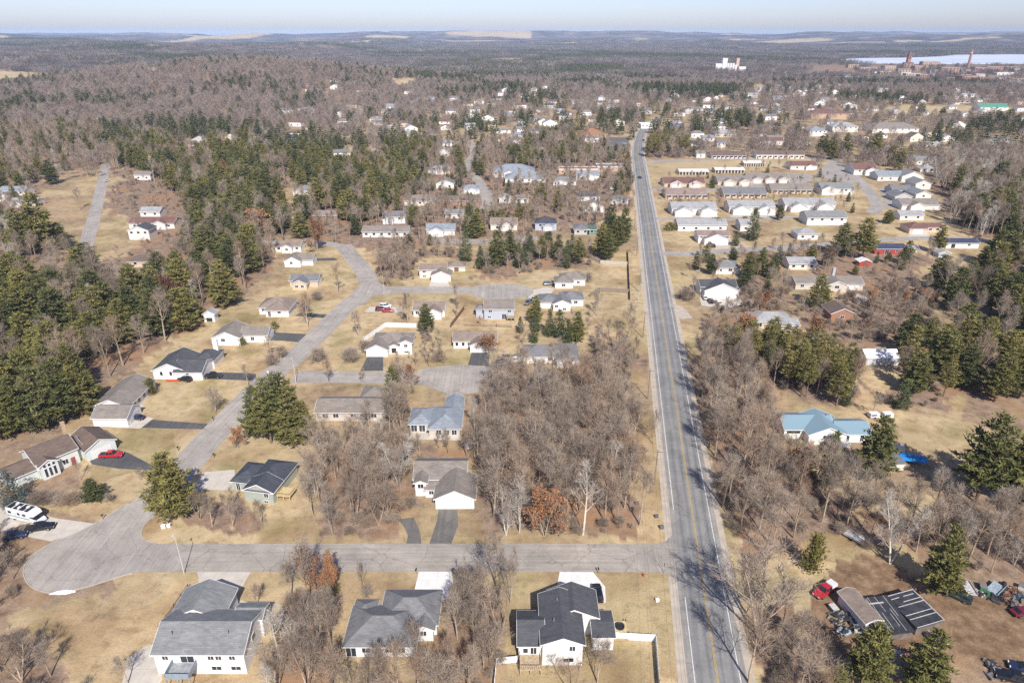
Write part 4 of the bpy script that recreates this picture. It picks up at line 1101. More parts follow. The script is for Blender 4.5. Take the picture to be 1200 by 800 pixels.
def join_tree(t): # trunk + crown in one mesh, for the masses
    V = []; F = []; M = []; mats = []
    out = None
    a = [np.empty(len(me.vertices)*3, np.float32) for me in t[:2]]
    for me, q in zip(t[:2], a): me.vertices.foreach_get('co', q)
    fs = []; o = 0; mi = []
    for k, me in enumerate(t[:2]):
        base = len(mats); mats += list(me.materials)
        for p in me.polygons: fs.append(tuple(i+o for i in p.vertices)); mi.append(base+p.material_index)
        o += len(me.vertices)
    me = bpy.data.meshes.new('mass_tree'); me.from_pydata(np.concatenate(a).reshape(-1, 3).tolist(), [], fs)
    for q in mats: me.materials.append(q)
    me.polygons.foreach_set('material_index', mi); me.update(); return me
def lite_bare(seed, H, W, mat, n=260, w=.07):
    """a far broadleaf crown: a cloud of rising twigs"""
    rs = random.Random(seed); V = []; F = []
    for k in range(n):
        a = rs.random()*6.283; u = rs.random()**.5; z = rs.uniform(.25, 1)
        rad = W*u*math.sin(min(1, (1.08-z)*1.9)*PI/2)
        c = Vector((rad*math.cos(a), rad*math.sin(a), z*H*(1-.12*u)))
        d = Vector((math.cos(a)*u*.9+rs.gauss(0,.35), math.sin(a)*u*.9+rs.gauss(0,.35), 1.0)).normalized(); l = rs.uniform(1.2, 2.6)
        s = d.orthogonal().normalized(); t = rs.random()*PI; s = s*math.cos(t)+d.cross(s)*math.sin(t); ww = w*rs.uniform(.7, 1.8)
        o = len(V); V += [c-d*l*.5-s*ww, c-d*l*.5+s*ww, c+d*l*.5+s*ww*.3, c+d*l*.5-s*ww*.3]; F.append((o, o+1, o+2, o+3))
    for k in range(3):
        o = len(V); a = rs.random()*6.28; s = Vector((math.cos(a), math.sin(a), 0))*.16
        V += [Vector((0,0,0))-s, Vector((0,0,0))+s, Vector((0,0,H*.75))+s*.3, Vector((0,0,H*.75))-s*.3]; F.append((o, o+1, o+2, o+3))
    return V, F
def lite_pine(seed, H, W, n=240, prof=.65):
    rs = random.Random(seed); V = []; F = []
    for k in range(n):
        g = rs.random()**1.3; a = rs.random()*6.283; tier = .12+.88*round(g*7)/7*.98+rs.uniform(0,.05)
        R = W*max(.05, (1-g)**prof)*rs.uniform(.45, 1.05)
        c = Vector((R*math.cos(a), R*math.sin(a), min(1, tier)*H)); d = Vector((math.cos(a), math.sin(a), rs.uniform(-.1,.9))).normalized()
        s = d.orthogonal().normalized(); t = rs.random()*PI; s = s*math.cos(t)+d.cross(s)*math.sin(t); l = rs.uniform(1.0, 1.9); ww = rs.uniform(.3, .6)
        o = len(V); V += [c-d*l*.4-s*ww, c-d*l*.4+s*ww, c+d*l*.6]; F.append((o, o+1, o+2))
    return V, F
def far_sources():
    src = []
    for k in range(5):
        V, F = lite_bare(300+k, 11+k % 3, 4.3+.5*(k % 2), M_TWIG, 300); src.append(np_mesh('far_bare', V, F, M_FARB))
    for k in range(3):
        V, F = lite_pine(330+k, 12+k, 4.3, 300, .45); src.append(np_mesh('far_pine', V, F, M_FARP))
    # patches of forest for the far distance
    def patch(seed, size, n, pine):
        rs = random.Random(seed); V = []; F = []; M = []
        for k in range(n):
            x, y = rs.uniform(-size, size), rs.uniform(-size, size)
            if rs.random() < pine:
                v, f = lite_pine(rs.random(), rs.uniform(11, 17), 3.6, 60); f = [(a, b, c, c) for a, b, c in f]; m = 1
            else: v, f = lite_bare(rs.random(), rs.uniform(9, 14), 4.2, None, 60, .16); m = 0
            o = len(V); V += [q+Vector((x, y, 0)) for q in v]; F += [tuple(i+o for i in q) for q in f]; M += [m]*len(f)
        me = bpy.data.meshes.new('far_patch'); me.from_pydata(V, [], [tuple(dict.fromkeys(f)) for f in F])
        me.materials.append(M_FARB2); me.materials.append(M_FARP); me.polygons.foreach_set('material_index', M); me.update(); return me
    for k in range(4): src.append(patch(400+k, 22, 26, .03))
    for k in range(3): src.append(patch(420+k, 22, 26, .45))
    for k in range(3): src.append(patch(440+k, 22, 26, .95))
    return src
M_FARB = leaf_mat('far_bare_twigs', 0, 0, vary=.1, hue=[(0, (.18,.142,.118)), (.35, (.25,.198,.165)), (.7, (.315,.26,.225)), (1, (.245,.195,.17))])
M_FARP = leaf_mat('far_pine_needles', (.070,.085,.038), (.125,.125,.05), vary=.25)

M_FARB2 = leaf_mat('distant_bare_twigs', 0, 0, vary=.1, hue=[(0, (.115,.095,.09)), (.4, (.17,.14,.13)), (.75, (.22,.18,.165)), (1, (.31,.275,.25))])

def in_any(x, y, polys):
    r = np.zeros(len(x), bool)
    for p in polys: r |= inpoly(x, y, p)
    return r
def far_woods(rest):
    src = far_sources(); full = [join_tree(t) for k in ('bare', 'pine', 'redpine', 'pale', 'rust', 'spruce') for t in LIB[k][:3]]
    order = {k: 3*i for i, k in enumerate(('bare', 'pine', 'redpine', 'pale', 'rust', 'spruce'))}
    rs = random.Random(3)
    # (a) trees of the named woods beyond the ones that stand as trees of their own
    P = []
    for x, y, kind, h in rest:
        j = rs.randrange(3); P.append((x, y, 0, h/LIB[kind][j][2], order[kind]+j))
    # (b) the gardens and small woods of the town and the slopes round it
    cx = []; 
    n = 26000; r = np.sqrt(RNG.uniform(400**2, 1750**2, n)); th = np.radians(RNG.uniform(-42, 42, n)); x = r*np.sin(th); y = r*np.cos(th)
    town = np.exp(-(((x-260)/520)**2 + ((y-800)/330)**2)) + .9*np.exp(-(((x-620)/420)**2 + ((y-1150)/330)**2)) + .35*np.exp(-(((x-0)/260)**2 + ((y-1000)/250)**2))
    clumps = fbm(x/70, y/70, 41, 3)
    keep = RNG.random(n) < np.clip(1.0 - .46*town + (clumps-.5)*1.2, .06, 1)
    keep &= ~in_any(x, y, FIELDP) & ~in_any(x, y, PAVED) & ~in_any(x, y, REGP) & ~in_any(x, y, LAWNP)
    keep &= ~((x > 40) & (x < 150) & (y < 700) & (np.abs(x-23.2-.143*y) < 14))
    keep &= (y > 520) | (np.abs(x) > 330)
    for a, b, c, d in FOOT:
        keep &= ~((x > a-3) & (x < b+3) & (y > c-7) & (y < d+3))
        keep &= ~((x > a-2) & (x < b+2) & (y > c-.045*c) & (y < d) & (fbm(x/23, y/23, 5, 2) > .42))
    x, y = x[keep], y[keep]; z = terrain(x, y)
    pf = fbm(x/150+9, y/150+3, 51, 4); pine = RNG.random(len(x)) < np.clip((pf-.43)*3.4, .04, .9)*(1-.92*np.exp(-(((x+560)/360)**2+((y-1380)/330)**2)))
    s = RNG.uniform(.7, 1.15, len(x))
    near = np.hypot(x, y) < 620
    LITE = len(full)
    for i in range(len(x)):
        if near[i]: w = (order['pine'] if pine[i] else order['bare']) + rs.randrange(3); sc = s[i]*1.12
        else: w = LITE + (5+rs.randrange(3) if pine[i] else rs.randrange(5)); sc = s[i]*1.12
        P.append((x[i], y[i], z[i]-.2, sc, w))
    # the woods go on beside and behind the streets seen
    n = 2600; x = RNG.uniform(-420, 420, n); y = RNG.uniform(-120, 520, n); dep = y*CP + CAM_H*SP
    px = IW/2 + FPX*x/np.maximum(dep, 1); py = IH/2 - FPX*(y*SP - CAM_H*CP)/np.maximum(dep, 1)
    q = ((px < -75) | (px > 1275) | (py > 950) | (dep < 5)) & (np.abs(x-23.2-.143*y) > 13) & (fbm(x/45, y/45, 91, 3) > .42)
    for i in np.nonzero(q)[0]: P.append((x[i], y[i], 0, RNG.uniform(.8, 1.2), (order['pine'] if RNG.random() < .3 else order['bare']) + rs.randrange(3)))
    tag(gn_scatter('woodland', P, full+src[:8]), kind='stuff')
    # (c) forest beyond, in patches
    n = 30000; r = np.sqrt(RNG.uniform(1650**2, 6400**2, n)); th = np.radians(RNG.uniform(-41, 41, n)); x = r*np.sin(th); y = r*np.cos(th)
    keep = ~in_any(x, y, FIELDP)
    for (px, py, a, b) in FARF:
        c = gpt(px, py); keep &= np.hypot((x-c[0])/(a*.7), (y-c[1])/(b*.38)) > 1.03
    keep &= np.hypot((x-2050)/1250, (y-2950)/560) > .98
    lk = gpoly([(985,71),(1010,77),(1060,79),(1130,80),(1200,80),(1300,80),(1300,65),(1210,64.2),(1130,64.5),(1100,66.5),(1060,68),(1010,68.5)])
    keep |= (np.hypot((x-2050)/1250, (y-2950)/560) <= .98)
    keep &= ~inpoly(x, y, gpoly([(-90,105),(30,104),(78,95),(82,100),(20,113),(-90,120)]))
    keep &= ~inpoly(x, y, gpoly([(930,84),(985,66),(1320,60),(1320,101),(1120,99),(985,89)])) | (RNG.random(n) < .22) & ~inpoly(x, y, lk)
    keep &= ~inpoly(x, y, lk)
    pn = vnoise(x/700+5, y/1000+2, 21); keep &= ~((np.hypot(x, y) > 2400) & (pn > .79) & (vnoise(x/1900, y/1900, 5) > .36) & (np.hypot((x-2050)/1500, (y-2950)/800) > 1))
    town = .75*np.exp(-(((x-850)/620)**2 + ((y-2000)/330)**2))
    keep &= RNG.random(n) > town
    x, y = x[keep], y[keep]; z = terrain(x, y); pf = fbm(x/520+2, y/300+7, 61, 4)
    P = []
    for i in range(len(x)):
        w = 8 + (7+rs.randrange(3) if pf[i] > .67 else 4+rs.randrange(3) if pf[i] > .575 else rs.randrange(4))
        P.append((x[i], y[i], z[i]-.5, rs.uniform(.85, 1.2), w))
    gn_scatter('far_forest', P, src)
    # (d) brush under the trees
    P = []; sh = [join_tree(t) for t in LIB['shrub']]
    for k in WOODY:
        if k >= 27: continue
        xs = [p[0] for p in REGP[k]]; ys = [p[1] for p in REGP[k]]; A = (max(xs)-min(xs))*(max(ys)-min(ys)); n = int(min(2600, A/7))
        x = RNG.uniform(min(xs), max(xs), n); y = RNG.uniform(min(ys), max(ys), n); q = inpoly(x, y, REGP[k]) & ~in_any(x, y, PAVED) & ~in_any(x, y, LAWNP[:4]) & (fbm(x/9, y/9, 71, 2) > .46)
        for a, b, c, d in FOOT: q &= ~((x > a-1.5) & (x < b+1.5) & (y > c-2) & (y < d+1.5))
        for i in np.nonzero(q)[0]: P.append((x[i], y[i], 0, RNG.uniform(.35, .9), rs.randrange(3)))
    gn_scatter('undergrowth', P, sh)
# ------------------------------------------------------------------ houses
WALLS = {'offwhite': (.66,.64,.60), 'white': (.78,.77,.74), 'cream': (.70,.64,.53), 'mint': (.60,.64,.60), 'sage': (.36,.40,.35), 'greyblue': (.42,.46,.52), 'tan': (.56,.46,.35),
         'grey': (.47,.46,.45), 'brick': (.33,.17,.11), 'tanbrick': (.46,.32,.21), 'brown': (.25,.17,.12), 'green': (.16,.25,.19), 'red': (.38,.06,.05), 'pale': (.68,.65,.60), 'blue': (.12,.22,.40), 'stone': (.52,.47,.41)}
ROOFS = {'grey': (.22,.225,.225), 'midgrey': (.185,.185,.19), 'slate': (.068,.074,.092), 'charcoal': (.085,.087,.095), 'brown': (.155,.115,.092), 'tanbrown': (.25,.20,.165), 'greybrown': (.235,.205,.18),
         'bluegrey': (.25,.28,.315), 'maroon': (.18,.10,.085), 'pinkbrown': (.27,.205,.18), 'orange': (.33,.165,.085), 'navy': (.055,.065,.11), 'white': (.72,.72,.71), 'metalblue': (.205,.30,.35),
         'green': (.09,.26,.20), 'palegrey': (.33,.33,.33), 'darkgreen': (.09,.14,.12)}
def wm(k): return simple('brick_'+k, WALLS[k], .85, .2, 3) if 'brick' in k or k == 'stone' else siding('siding_'+k, WALLS[k])
def rm(k):
    if k == 'metalblue':
        if 'metal_roof' in MATS: return MATS['metal_roof']
        m, nt, b = newmat('blue_metal_roof'); w = N(nt, 'ShaderNodeTexWave', wave_type='BANDS', bands_direction='X'); w.inputs['Scale'].default_value = .75
        tc = nt.nodes.new('ShaderNodeTexCoord'); nt.links.new(tc.outputs['Object'], w.inputs['Vector'])
        c = ROOFS[k]; nt.links.new(ramp(nt, w.outputs['Fac'], [(0, [x*.8 for x in c]), (.12, c), (1, [x*1.05 for x in c])]), b.inputs['Base Color'])
        b.inputs['Roughness'].default_value = .38; bump(nt, b, w.outputs['Fac'], .4, .04); MATS['metal_roof'] = m; return m
    return shingle('shingle_'+k, ROOFS[k])
M_TRIM = simple('white_trim', (.78,.77,.75), .5, .05, 2); M_GLASS = glass(); M_DOOR = simple('dark_door', (.16,.10,.07), .5, .1, 2)
M_REDDOOR = simple('red_door', (.36,.03,.03), .5, .1, 2); M_DARK = simple('dark_metal', (.03,.03,.035), .5, .2, 3); M_WOOD = simple('weathered_wood', (.40,.31,.20), .85, .3, 2)
M_GREYWOOD = simple('grey_deck_boards', (.30,.31,.32), .8, .25, 2); M_NEWWOOD = simple('new_yellow_wood', (.55,.42,.22), .8, .2, 2)
M_METAL = simple('galvanised_metal', (.45,.46,.47), .4, .15, 2, .6)
def gdoor_mat():
    if 'garage_door_panels' in MATS: return MATS['garage_door_panels']
    m, nt, b = newmat('garage_door_panels'); w = N(nt, 'ShaderNodeTexBrick'); w.offset = 0; w.inputs['Scale'].default_value = 1
    w.inputs['Brick Width'].default_value = .62; w.inputs['Row Height'].default_value = .55; w.inputs['Mortar Size'].default_value = .03
    w.inputs['Color1'].default_value = w.inputs['Color2'].default_value = (.74,.73,.70,1); w.inputs['Mortar'].default_value = (.5,.5,.48,1)
    nt.links.new(scaled(nt, 1, 1, 1), w.inputs['Vector'])
    tc = nt.nodes.new('ShaderNodeTexCoord'); s = nt.nodes.new('ShaderNodeSeparateXYZ'); c = nt.nodes.new('ShaderNodeCombineXYZ'); ad = N(nt, 'ShaderNodeMath', operation='ADD')
    nt.links.new(tc.outputs['Object'], s.inputs[0]); nt.links.new(s.outputs[0], ad.inputs[0]); nt.links.new(s.outputs[1], ad.inputs[1])
    nt.links.new(ad.outputs[0], c.inputs[0]); nt.links.new(s.outputs[2], c.inputs[1]); nt.links.new(c.outputs[0], w.inputs['Vector'])
    nt.links.new(w.outputs['Color'], b.inputs['Base Color']); b.inputs['Roughness'].default_value = .5; MATS['garage_door_panels'] = m; return m

def wing_geo(w, i, wall, roof, trim, ov=.45):
    x0, y0, x1, y1, h, ax, ty, p = w; e = .003*i
    if ax == 'y':     # build along x, then swap
        sub = (MB(), MB(), MB()); wing_geo((y0, x0, y1, x1, h, 'x', ty, p), i, *sub, ov)
        for a, b in zip(sub, (wall, roof, trim)):
            b.add([(q[1], q[0], q[2]) for q in a.v], [f[::-1] for f in a.f])
        return
    ly = y1-y0; ym = (y0+y1)/2; zr = h+ly/2*p
    rk = .3
    if ty == 'g':
        prof = [(y0, -.3), (y1, -.3), (y1, h-.19), (ym, zr-.19), (y0, h-.19)]
        n = 5; wall.add([(x0+e, y, z) for y, z in prof]+[(x1-e, y, z) for y, z in prof], [tuple(range(n))[::-1], tuple(range(n, 2*n))]+[(k, (k+1) % n, n+(k+1) % n, n+k) for k in range(n)])
        ze = h-ov*p
        pr = [(y0-ov, ze-.13+e), (ym, zr-.17+e), (y1+ov, ze-.13+e), (y1+ov, ze+.03+e), (ym, zr+e), (y0-ov, ze+.03+e)]
        n = 6; A, B = x0-rk, x1+rk
        roof.add([(A, y, z) for y, z in pr]+[(B, y, z) for y, z in pr], [(0,5,4,1), (1,4,3,2), (6,7,10,11), (7,8,9,10)]+[(k, n+k, n+(k+1) % n, (k+1) % n)[::-1] for k in range(n)])
        for xa, s in ((A, -1), (B, 1)):
            for ya, yb in ((y0-ov, ym), (y1+ov, ym)):
                za, zb = ze+.03+e, zr+e
                xs = (xa-.045, xa) if s < 0 else (xa, xa+.045)
                trim.hexa([(xs[0], ya, za-.22), (xs[1], ya, za-.22), (xs[1], yb, zb-.22), (xs[0], yb, zb-.22)], [(xs[0], ya, za+.02), (xs[1], ya, za+.02), (xs[1], yb, zb+.02), (xs[0], yb, zb+.02)])
        for ya, s in ((y0-ov, -1), (y1+ov, 1)):
            trim.box(A, min(ya, ya+s*.05), ze-.17+e, B, max(ya, ya+s*.05), ze+.01+e)
    elif ty == 'h':
        wall.box(x0+e, y0+e, -.3, x1-e, y1-e, h-.12)
        ze = h-ov*p+.02+e; lx = x1-x0; q = min(lx, ly)/2+ov; zr = ze + q*p
        E = [(x0-ov, y0-ov), (x1+ov, y0-ov), (x1+ov, y1+ov), (x0-ov, y1+ov)]
        R = [(x0-ov+q, ym), (x1+ov-q, ym)] if lx >= ly else [((x0+x1)/2, y0-ov+q), ((x0+x1)/2, y1+ov-q)]
        vs = [(a, b, ze-.14) for a, b in E]+[(a, b, ze) for a, b in E]+[(a, b, zr) for a, b in R]
        fs = [(3,2,1,0), (0,1,5,4), (1,2,6,5), (2,3,7,6), (3,0,4,7)]
        fs += [(4,5,9,8), (5,6,9), (6,7,8,9), (7,4,8)] if lx >= ly else [(4,5,8), (5,6,9,8), (6,7,9), (7,4,8,9)]
        roof.add(vs, fs)
        for a, b, c, d in ((x0-ov-.04, y0-ov-.04, x1+ov+.04, y0-ov), (x0-ov-.04, y1+ov, x1+ov+.04, y1+ov+.04), (x0-ov-.04, y0-ov, x0-ov, y1+ov), (x1+ov, y0-ov, x1+ov+.04, y1+ov)):
            trim.box(a, b, ze-.16, c, d, ze-.02)
    elif ty == 'f':
        wall.box(x0+e, y0+e, -.3, x1-e, y1-e, h); roof.box(x0+.25, y0+.25, h-.2, x1-.25, y1-.25, h+.06+e)
        for a, b, c, d in ((x0-.05, y0-.05, x1+.05, y0+.25), (x0-.05, y1-.25, x1+.05, y1+.05), (x0-.05, y0+.25, x0+.25, y1-.25), (x1-.25, y0+.25, x1+.05, y1-.25)):
            trim.box(a, b, h-.3, c, d, h+.35)
def opening(mb, w, side, u, z, wd, ht, d0, d1):
    x0, y0, x1, y1 = w[:4]
    if side == 'S': mb.box(u-wd/2, y0-d1, z, u+wd/2, y0-d0, z+ht)
    elif side == 'N': mb.box(u-wd/2, y1+d0, z, u+wd/2, y1+d1, z+ht)
    elif side == 'E': mb.box(x1+d0, u-wd/2, z, x1+d1, u+wd/2, z+ht)
    else: mb.box(x0-d1, u-wd/2, z, x0-d0, u+wd/2, z+ht)
def house(label, at, wings, wall, roof, ops=(), yaw=0.0, group=None, name='house', cat='house', vents=(), chim=None, foot=True, px=True, detail=2, gablewall=None):
    loc = gp(*at) if px else at
    z = float(terrain(loc[0], loc[1]))
    r = math.radians(yaw); k, s = math.cos(r), math.sin(r)
    t = empty(name, (loc[0], loc[1], z), r, label, cat, group)
    if detail == 1 and wall == 'white': wall = 'offwhite'
    W, R, T = MB(), MB(), MB()
    for i, w in enumerate(wings): wing_geo(w, i, W, R, T)
    W.build('wall', wm(wall), t); R.build('roof', rm(roof), t)
    if detail: T.build('trim', M_TRIM, t)
    for o in ops:
        wi, side, u, zz, wd, ht, kind = o; w = wings[wi]
        if kind == 'window':
            f = MB(); opening(f, w, side, u, zz, wd+.2, ht+.2, -.05, .05); fo = f.build('window', M_TRIM, t)
            g = MB()
            if wd > .9 and detail > 1:
                q = (wd-.08)/2
                for sgn in (-1, 1): opening(g, w, side, u+sgn*(q/2+.04), zz+.1, q, ht, .02, .065)
            else: opening(g, w, side, u, zz+.1, wd, ht, .02, .065)
            g.build('pane', M_GLASS, fo)
        elif kind == 'garage': f = MB(); opening(f, w, side, u, zz, wd, ht, -.05, .04); f.build('garage_door', gdoor_mat(), t)
        elif kind == 'patio':
            f = MB(); opening(f, w, side, u, zz, wd+.2, ht+.1, -.05, .05); fo = f.build('patio_door', M_TRIM, t)
            g = MB(); q = (wd-.08)/2
            for sgn in (-1, 1): opening(g, w, side, u+sgn*(q/2+.04), zz+.05, q, ht, .02, .065)
            g.build('pane', M_GLASS, fo)
        elif kind in ('door', 'reddoor'): f = MB(); opening(f, w, side, u, zz, wd, ht, -.05, .05); f.build('door', M_REDDOOR if kind == 'reddoor' else M_DOOR, t)
        elif kind == 'dark': f = MB(); opening(f, w, side, u, zz, wd, ht, -.05, .04); f.build('dark_opening', M_DARK, t)
    for (x, y, zz) in vents: MB().cyl(x, y, zz-.4, zz+.45, .11, .11, 8).build('roof_vent', M_METAL, t)
    if chim:
        x, y, z0, z1, a, b, mk = chim; c = MB().box(x-a/2, y-b/2, z0, x+a/2, y+b/2, z1); c.box(x-a/2-.08, y-b/2-.08, z1, x+a/2+.08, y+b/2+.08, z1+.15); c.build('chimney', wm(mk), t)
    if foot:
        for w in wings:
            cs = [(loc[0]+a*k-b*s, loc[1]+a*s+b*k) for a, b in ((w[0], w[1]), (w[2], w[1]), (w[2], w[3]), (w[0], w[3]))]
            FOOT.append((min(c[0] for c in cs)-.6, max(c[0] for c in cs)+.6, min(c[1] for c in cs)-.6, max(c[1] for c in cs)+.6))
    return t
def wins(wi, side, us, z=1.0, w=1.3, h=1.1): return [(wi, side, u, z, w, h, 'window') for u in us]
def deck(t, x0, y0, x1, y1, z, mat, rails=True, steps=False, rail_mat=None, name='deck'):
    d = MB().box(x0, y0, z-.18, x1, y1, z).build(name, mat, t)
    for x in (x0+.1, (x0+x1)/2, x1-.1): MB().box(x-.07, y0+.05, -.2, x+.07, y0+.19, z-.18).build('post', rail_mat or mat, d)
    if rails:
        m = MB(); 
        m.box(x0, y0, z+.88, x1, y0+.09, z+.98); m.box(x0, y0+.09, z+.88, x0+.09, y1, z+.98); m.box(x1-.09, y0+.09, z+.88, x1, y1, z+.98)
        n = int((x1-x0)/.35)
        for k in range(n+1): m.box(x0+(x1-x0-.05)*k/n, y0+.02, z, x0+(x1-x0-.05)*k/n+.05, y0+.07, z+.88)
        for xx in (x0+.02, x1-.07):
            for k in range(1, int((y1-y0)/.35)): m.box(xx, y0+.35*k, z, xx+.05, y0+.35*k+.05, z+.88)
        m.build('railing', rail_mat or mat, d)
    return d

MK = [0]
def MARK(): MK[0] = len(FOOT)
def HIDE():
    for a, b, c, d in FOOT[MK[0]:]: HIDDEN.add((a, c))
def near_houses():
    # --- nearest row
    A = [(-7.6,0,7.6,9.2,5.1,'x','g',.47), (-8.4,8.2,.6,15.2,4.4,'y','g',.47), (3.2,8,8,11.2,4.6,'x','g',.45)]
    t = house('white two-storey house with light grey roofs and garage wing, nearest the lower left corner', (238,789), A, 'white', 'grey',
          wins(0,'S',(-5.7,2.0,3.3,5.6),3.3,.95,1.0)+wins(0,'S',(-4.3,2.6,5.9),.9,1.6,.8)+[(0,'S',-2.0,2.75,2.2,2.1,'patio'),(0,'E',4.5,3.2,1.2,1.0,'window'),(1,'E',11,.0,.9,2.0,'door'),(1,'N',-4,0,4.9,2.3,'garage')], vents=((-5.2,2.5,6.7),(4.4,2.6,6.7)))
    d = deck(t, -4.6,-3.1,-.5,-.02,2.65, M_GREYWOOD, False)
    aw = MB(); aw.hexa([(-4.7,-3.3,2.75),(-.4,-3.3,2.75),(-.4,-2.2,2.78),(-4.7,-2.2,2.78)],[(-4.7,-3.3,2.83),(-.4,-3.3,2.83),(-.4,-2.2,2.86),(-4.7,-2.2,2.86)]); 
    rl = MB()
    for x in (-4.55,-.55): rl.box(x-.04,-3.05,2.66,x+.04,-.05,3.55)
    rl.box(-4.55,-3.05,2.66,-.55,-2.98,3.6); rl.build('railing', simple('blue_grey_screen', (.25,.31,.36), .6, .15, 1), d)
    B = [(-6.2,0,6.0,8.6,3.0,'x','h',.52), (-.8,4.8,9.3,12.6,3.0,'y','h',.55), (-6.0,6.5,-2.4,10.2,2.9,'y','h',.5), (5.4,3.4,8.8,6.2,3.0,'y','g',.5)]
    house('grey hip-roofed white house among bare trees, between two pale driveways', (447,769), B, 'white', 'midgrey',
          wins(0,'S',(-2.6,1.5,3.6),1.0,1.3,1.2)+[(0,'S',-5.2,.1,1.7,2.1,'patio'),(3,'S',7.1,1.3,1.0,1.0,'window'),(1,'N',4.5,0,4.9,2.3,'garage')], vents=((-.5,2.2,4.4),(2.6,2.0,4.2)))
    C = [(-3.5,0,3.4,11.2,5.2,'y','g',.42), (-1.8,6.6,6.6,13.0,4.4,'y','g',.45), (5.6,3.2,9.2,8.6,3.5,'x','g',.16), (-7.6,1.0,-3.3,8.2,4.0,'x','g',.5)]
    t = house('white two-storey house with dark charcoal roofs and white fence, at the lower road junction', (659,779), C, 'white', 'charcoal',
          [(0,'S',1.6,3.4,.95,1.0,'window'),(0,'S',1.0,.8,1.8,.8,'window'),(3,'S',-5.0,1.6,1.0,1.9,'patio'),(3,'S',-6.4,1.8,.8,1.0,'window'),(1,'N',2.4,0,4.9,2.3,'garage')], vents=((-1.4,4.0,6.3),(-.6,8.5,6.4)))
    deck(t, -7.4,-2.2,-3.7,.9,1.5, M_WOOD)
    # --- between the cross street and the lower court
    D1 = [(-3.6,0,3.6,12,3.4,'y','h',.5), (-8.6,3.2,-3.0,10.8,2.9,'x','h',.5), (-3.55,-.12,3.55,4.5,3.42,'y','g',.5)]
    t = house('sage green house with dark slate roof and raw wood deck', (305,588), D1, 'sage', 'slate',
          [(2,'S',1.9,1.6,1.0,1.0,'window'),(2,'S',1.7,.1,1.0,.5,'window'),(1,'S',-7.2,.2,.9,2.0,'patio')]+[(1,'W',7,0,4.6,2.3,'garage')], yaw=-10)
    deck(t, 3.7,1.2,7.0,4.6,1.5, M_NEWWOOD)
    D2 = [(-4.6,0,4.3,9,3.0,'y','g',.5), (-10.4,7.2,2.0,15.5,3.4,'x','g',.5), (-9.8,4.8,-7.2,9,3.9,'y','g',.45), (-7.4,4.2,-4.4,8,2.6,'x','g',.35)]
    house('white house with stepped tan-grey roofs beside the woodlot', (534,596), D2, 'white', 'greybrown',
          [(2,'S',-8.5,2.2,1.3,1.1,'window'),(0,'S',0,0.02,4.9,2.2,'garage'),(3,'S',-6,.9,1.0,1.1,'window'),(0,'W',3,1.1,1,1,'window')])
    D3 = [(-3.2,0,5.2,11.5,2.9,'x','h',.45), (-8.8,2.6,-3.0,11,2.8,'x','h',.45), (.4,9,5.0,17.5,2.8,'y','g',.5)]
    house('grey stone house with pale blue-grey roof below the lower court circle', (517,512), D3, 'stone', 'bluegrey',
          wins(0,'S',(-.6,1.6,3.6),.7,1.3,1.4)+[(1,'S',-7.6,.2,1.6,2.0,'patio'),(1,'S',-5.4,.2,1.6,2.0,'patio')], vents=((1,5,5.0),))
    MARK()
    D4 = [(-10.2,0,8.6,8.8,3.0,'x','g',.42), (.8,8,8.2,15.5,2.9,'y','h',.5)]
    house('long tan house with weathered grey-brown roof behind bare trees', (413,493), D4, 'stone', 'greybrown',
          wins(0,'S',(-7.5,-4.5,.5,6.2),1.0,1.5,1.2)+[(0,'S',3.4,.2,2.0,2.0,'patio')])
    K3 = [(-10.6,3.4,3,12,2.9,'x','h',.48), (.2,0,7.2,12.4,3.2,'y','h',.48)]
    house('white house with dark grey hip roof at the top of the woodlot', (652,431), K3, 'white', 'midgrey',
          [(1,'S',3.8,1.4,1.2,1.1,'window'),(0,'S',-8,.1,4.6,2.2,'garage'),(0,'S',-2,1,1.2,1.2,'window'),(1,'S',5.5,.2,1.2,.6,'window')])
    HIDE()
    # --- left of the winding street
    L1 = [(0,0,9.4,9,4.4,'x','g',.5), (.4,-1.6,4.2,3,4.2,'y','g',.5), (-6.2,.6,.2,7.2,2.9,'x','g',.45), (10.6,-1.4,17.8,8.4,3.2,'y','g',.5), (9.0,1.2,11,8.2,3.3,'x','g',.45)]
    house('pale mint house with brown roofs and a red front door', (47,561), L1, 'mint', 'brown',
          [(1,'S',1.3,.5,.6,2.3,'window'),(1,'S',2.3,.5,.6,2.3,'window'),(1,'S',3.3,.5,.6,2.3,'window'),(1,'S',1.3,3.2,.6,.7,'window'),(1,'S',2.3,3.2,.6,.7,'window'),(1,'S',3.3,3.2,.6,.7,'window'),(0,'S',7.9,.05,1.0,2.1,'reddoor'),
           (3,'S',14.2,0,4.9,2.3,'garage'),(1,'W',-.4,.5,.6,1.9,'window'),(0,'W',4.5,3.2,1.0,1.0,'window'),(2,'W',4,1.0,1.4,1.1,'window'),(0,'S',6.2,1.0,1.2,1.3,'window')], yaw=52, chim=(10.2,8.6,2,8.0,.8,.8,'tanbrick'), vents=((3,6,6.0),(7,6.4,5.9)))
    L2 = [(-8.5,5,1.6,21,3.0,'y','g',.42), (-5.2,-1.2,4.4,6.2,3.0,'x','g',.5)]
    house('long white house with grey-brown roof at the golden cedar', (135,497), L2, 'white', 'greybrown',
          wins(0,'E',(8.5,11,14,17),1.0,1.2,1.2)+[(1,'E',2.4,0,4.9,2.3,'garage'),(0,'E',19.2,.05,.95,2.1,'door')])
    L3 = [(-9.2,0,1,12,3.2,'y','g',.45), (-2.2,-.8,6.6,8.2,3.1,'x','g',.45), (1,7.4,7,15.5,3.2,'y','h',.5)]
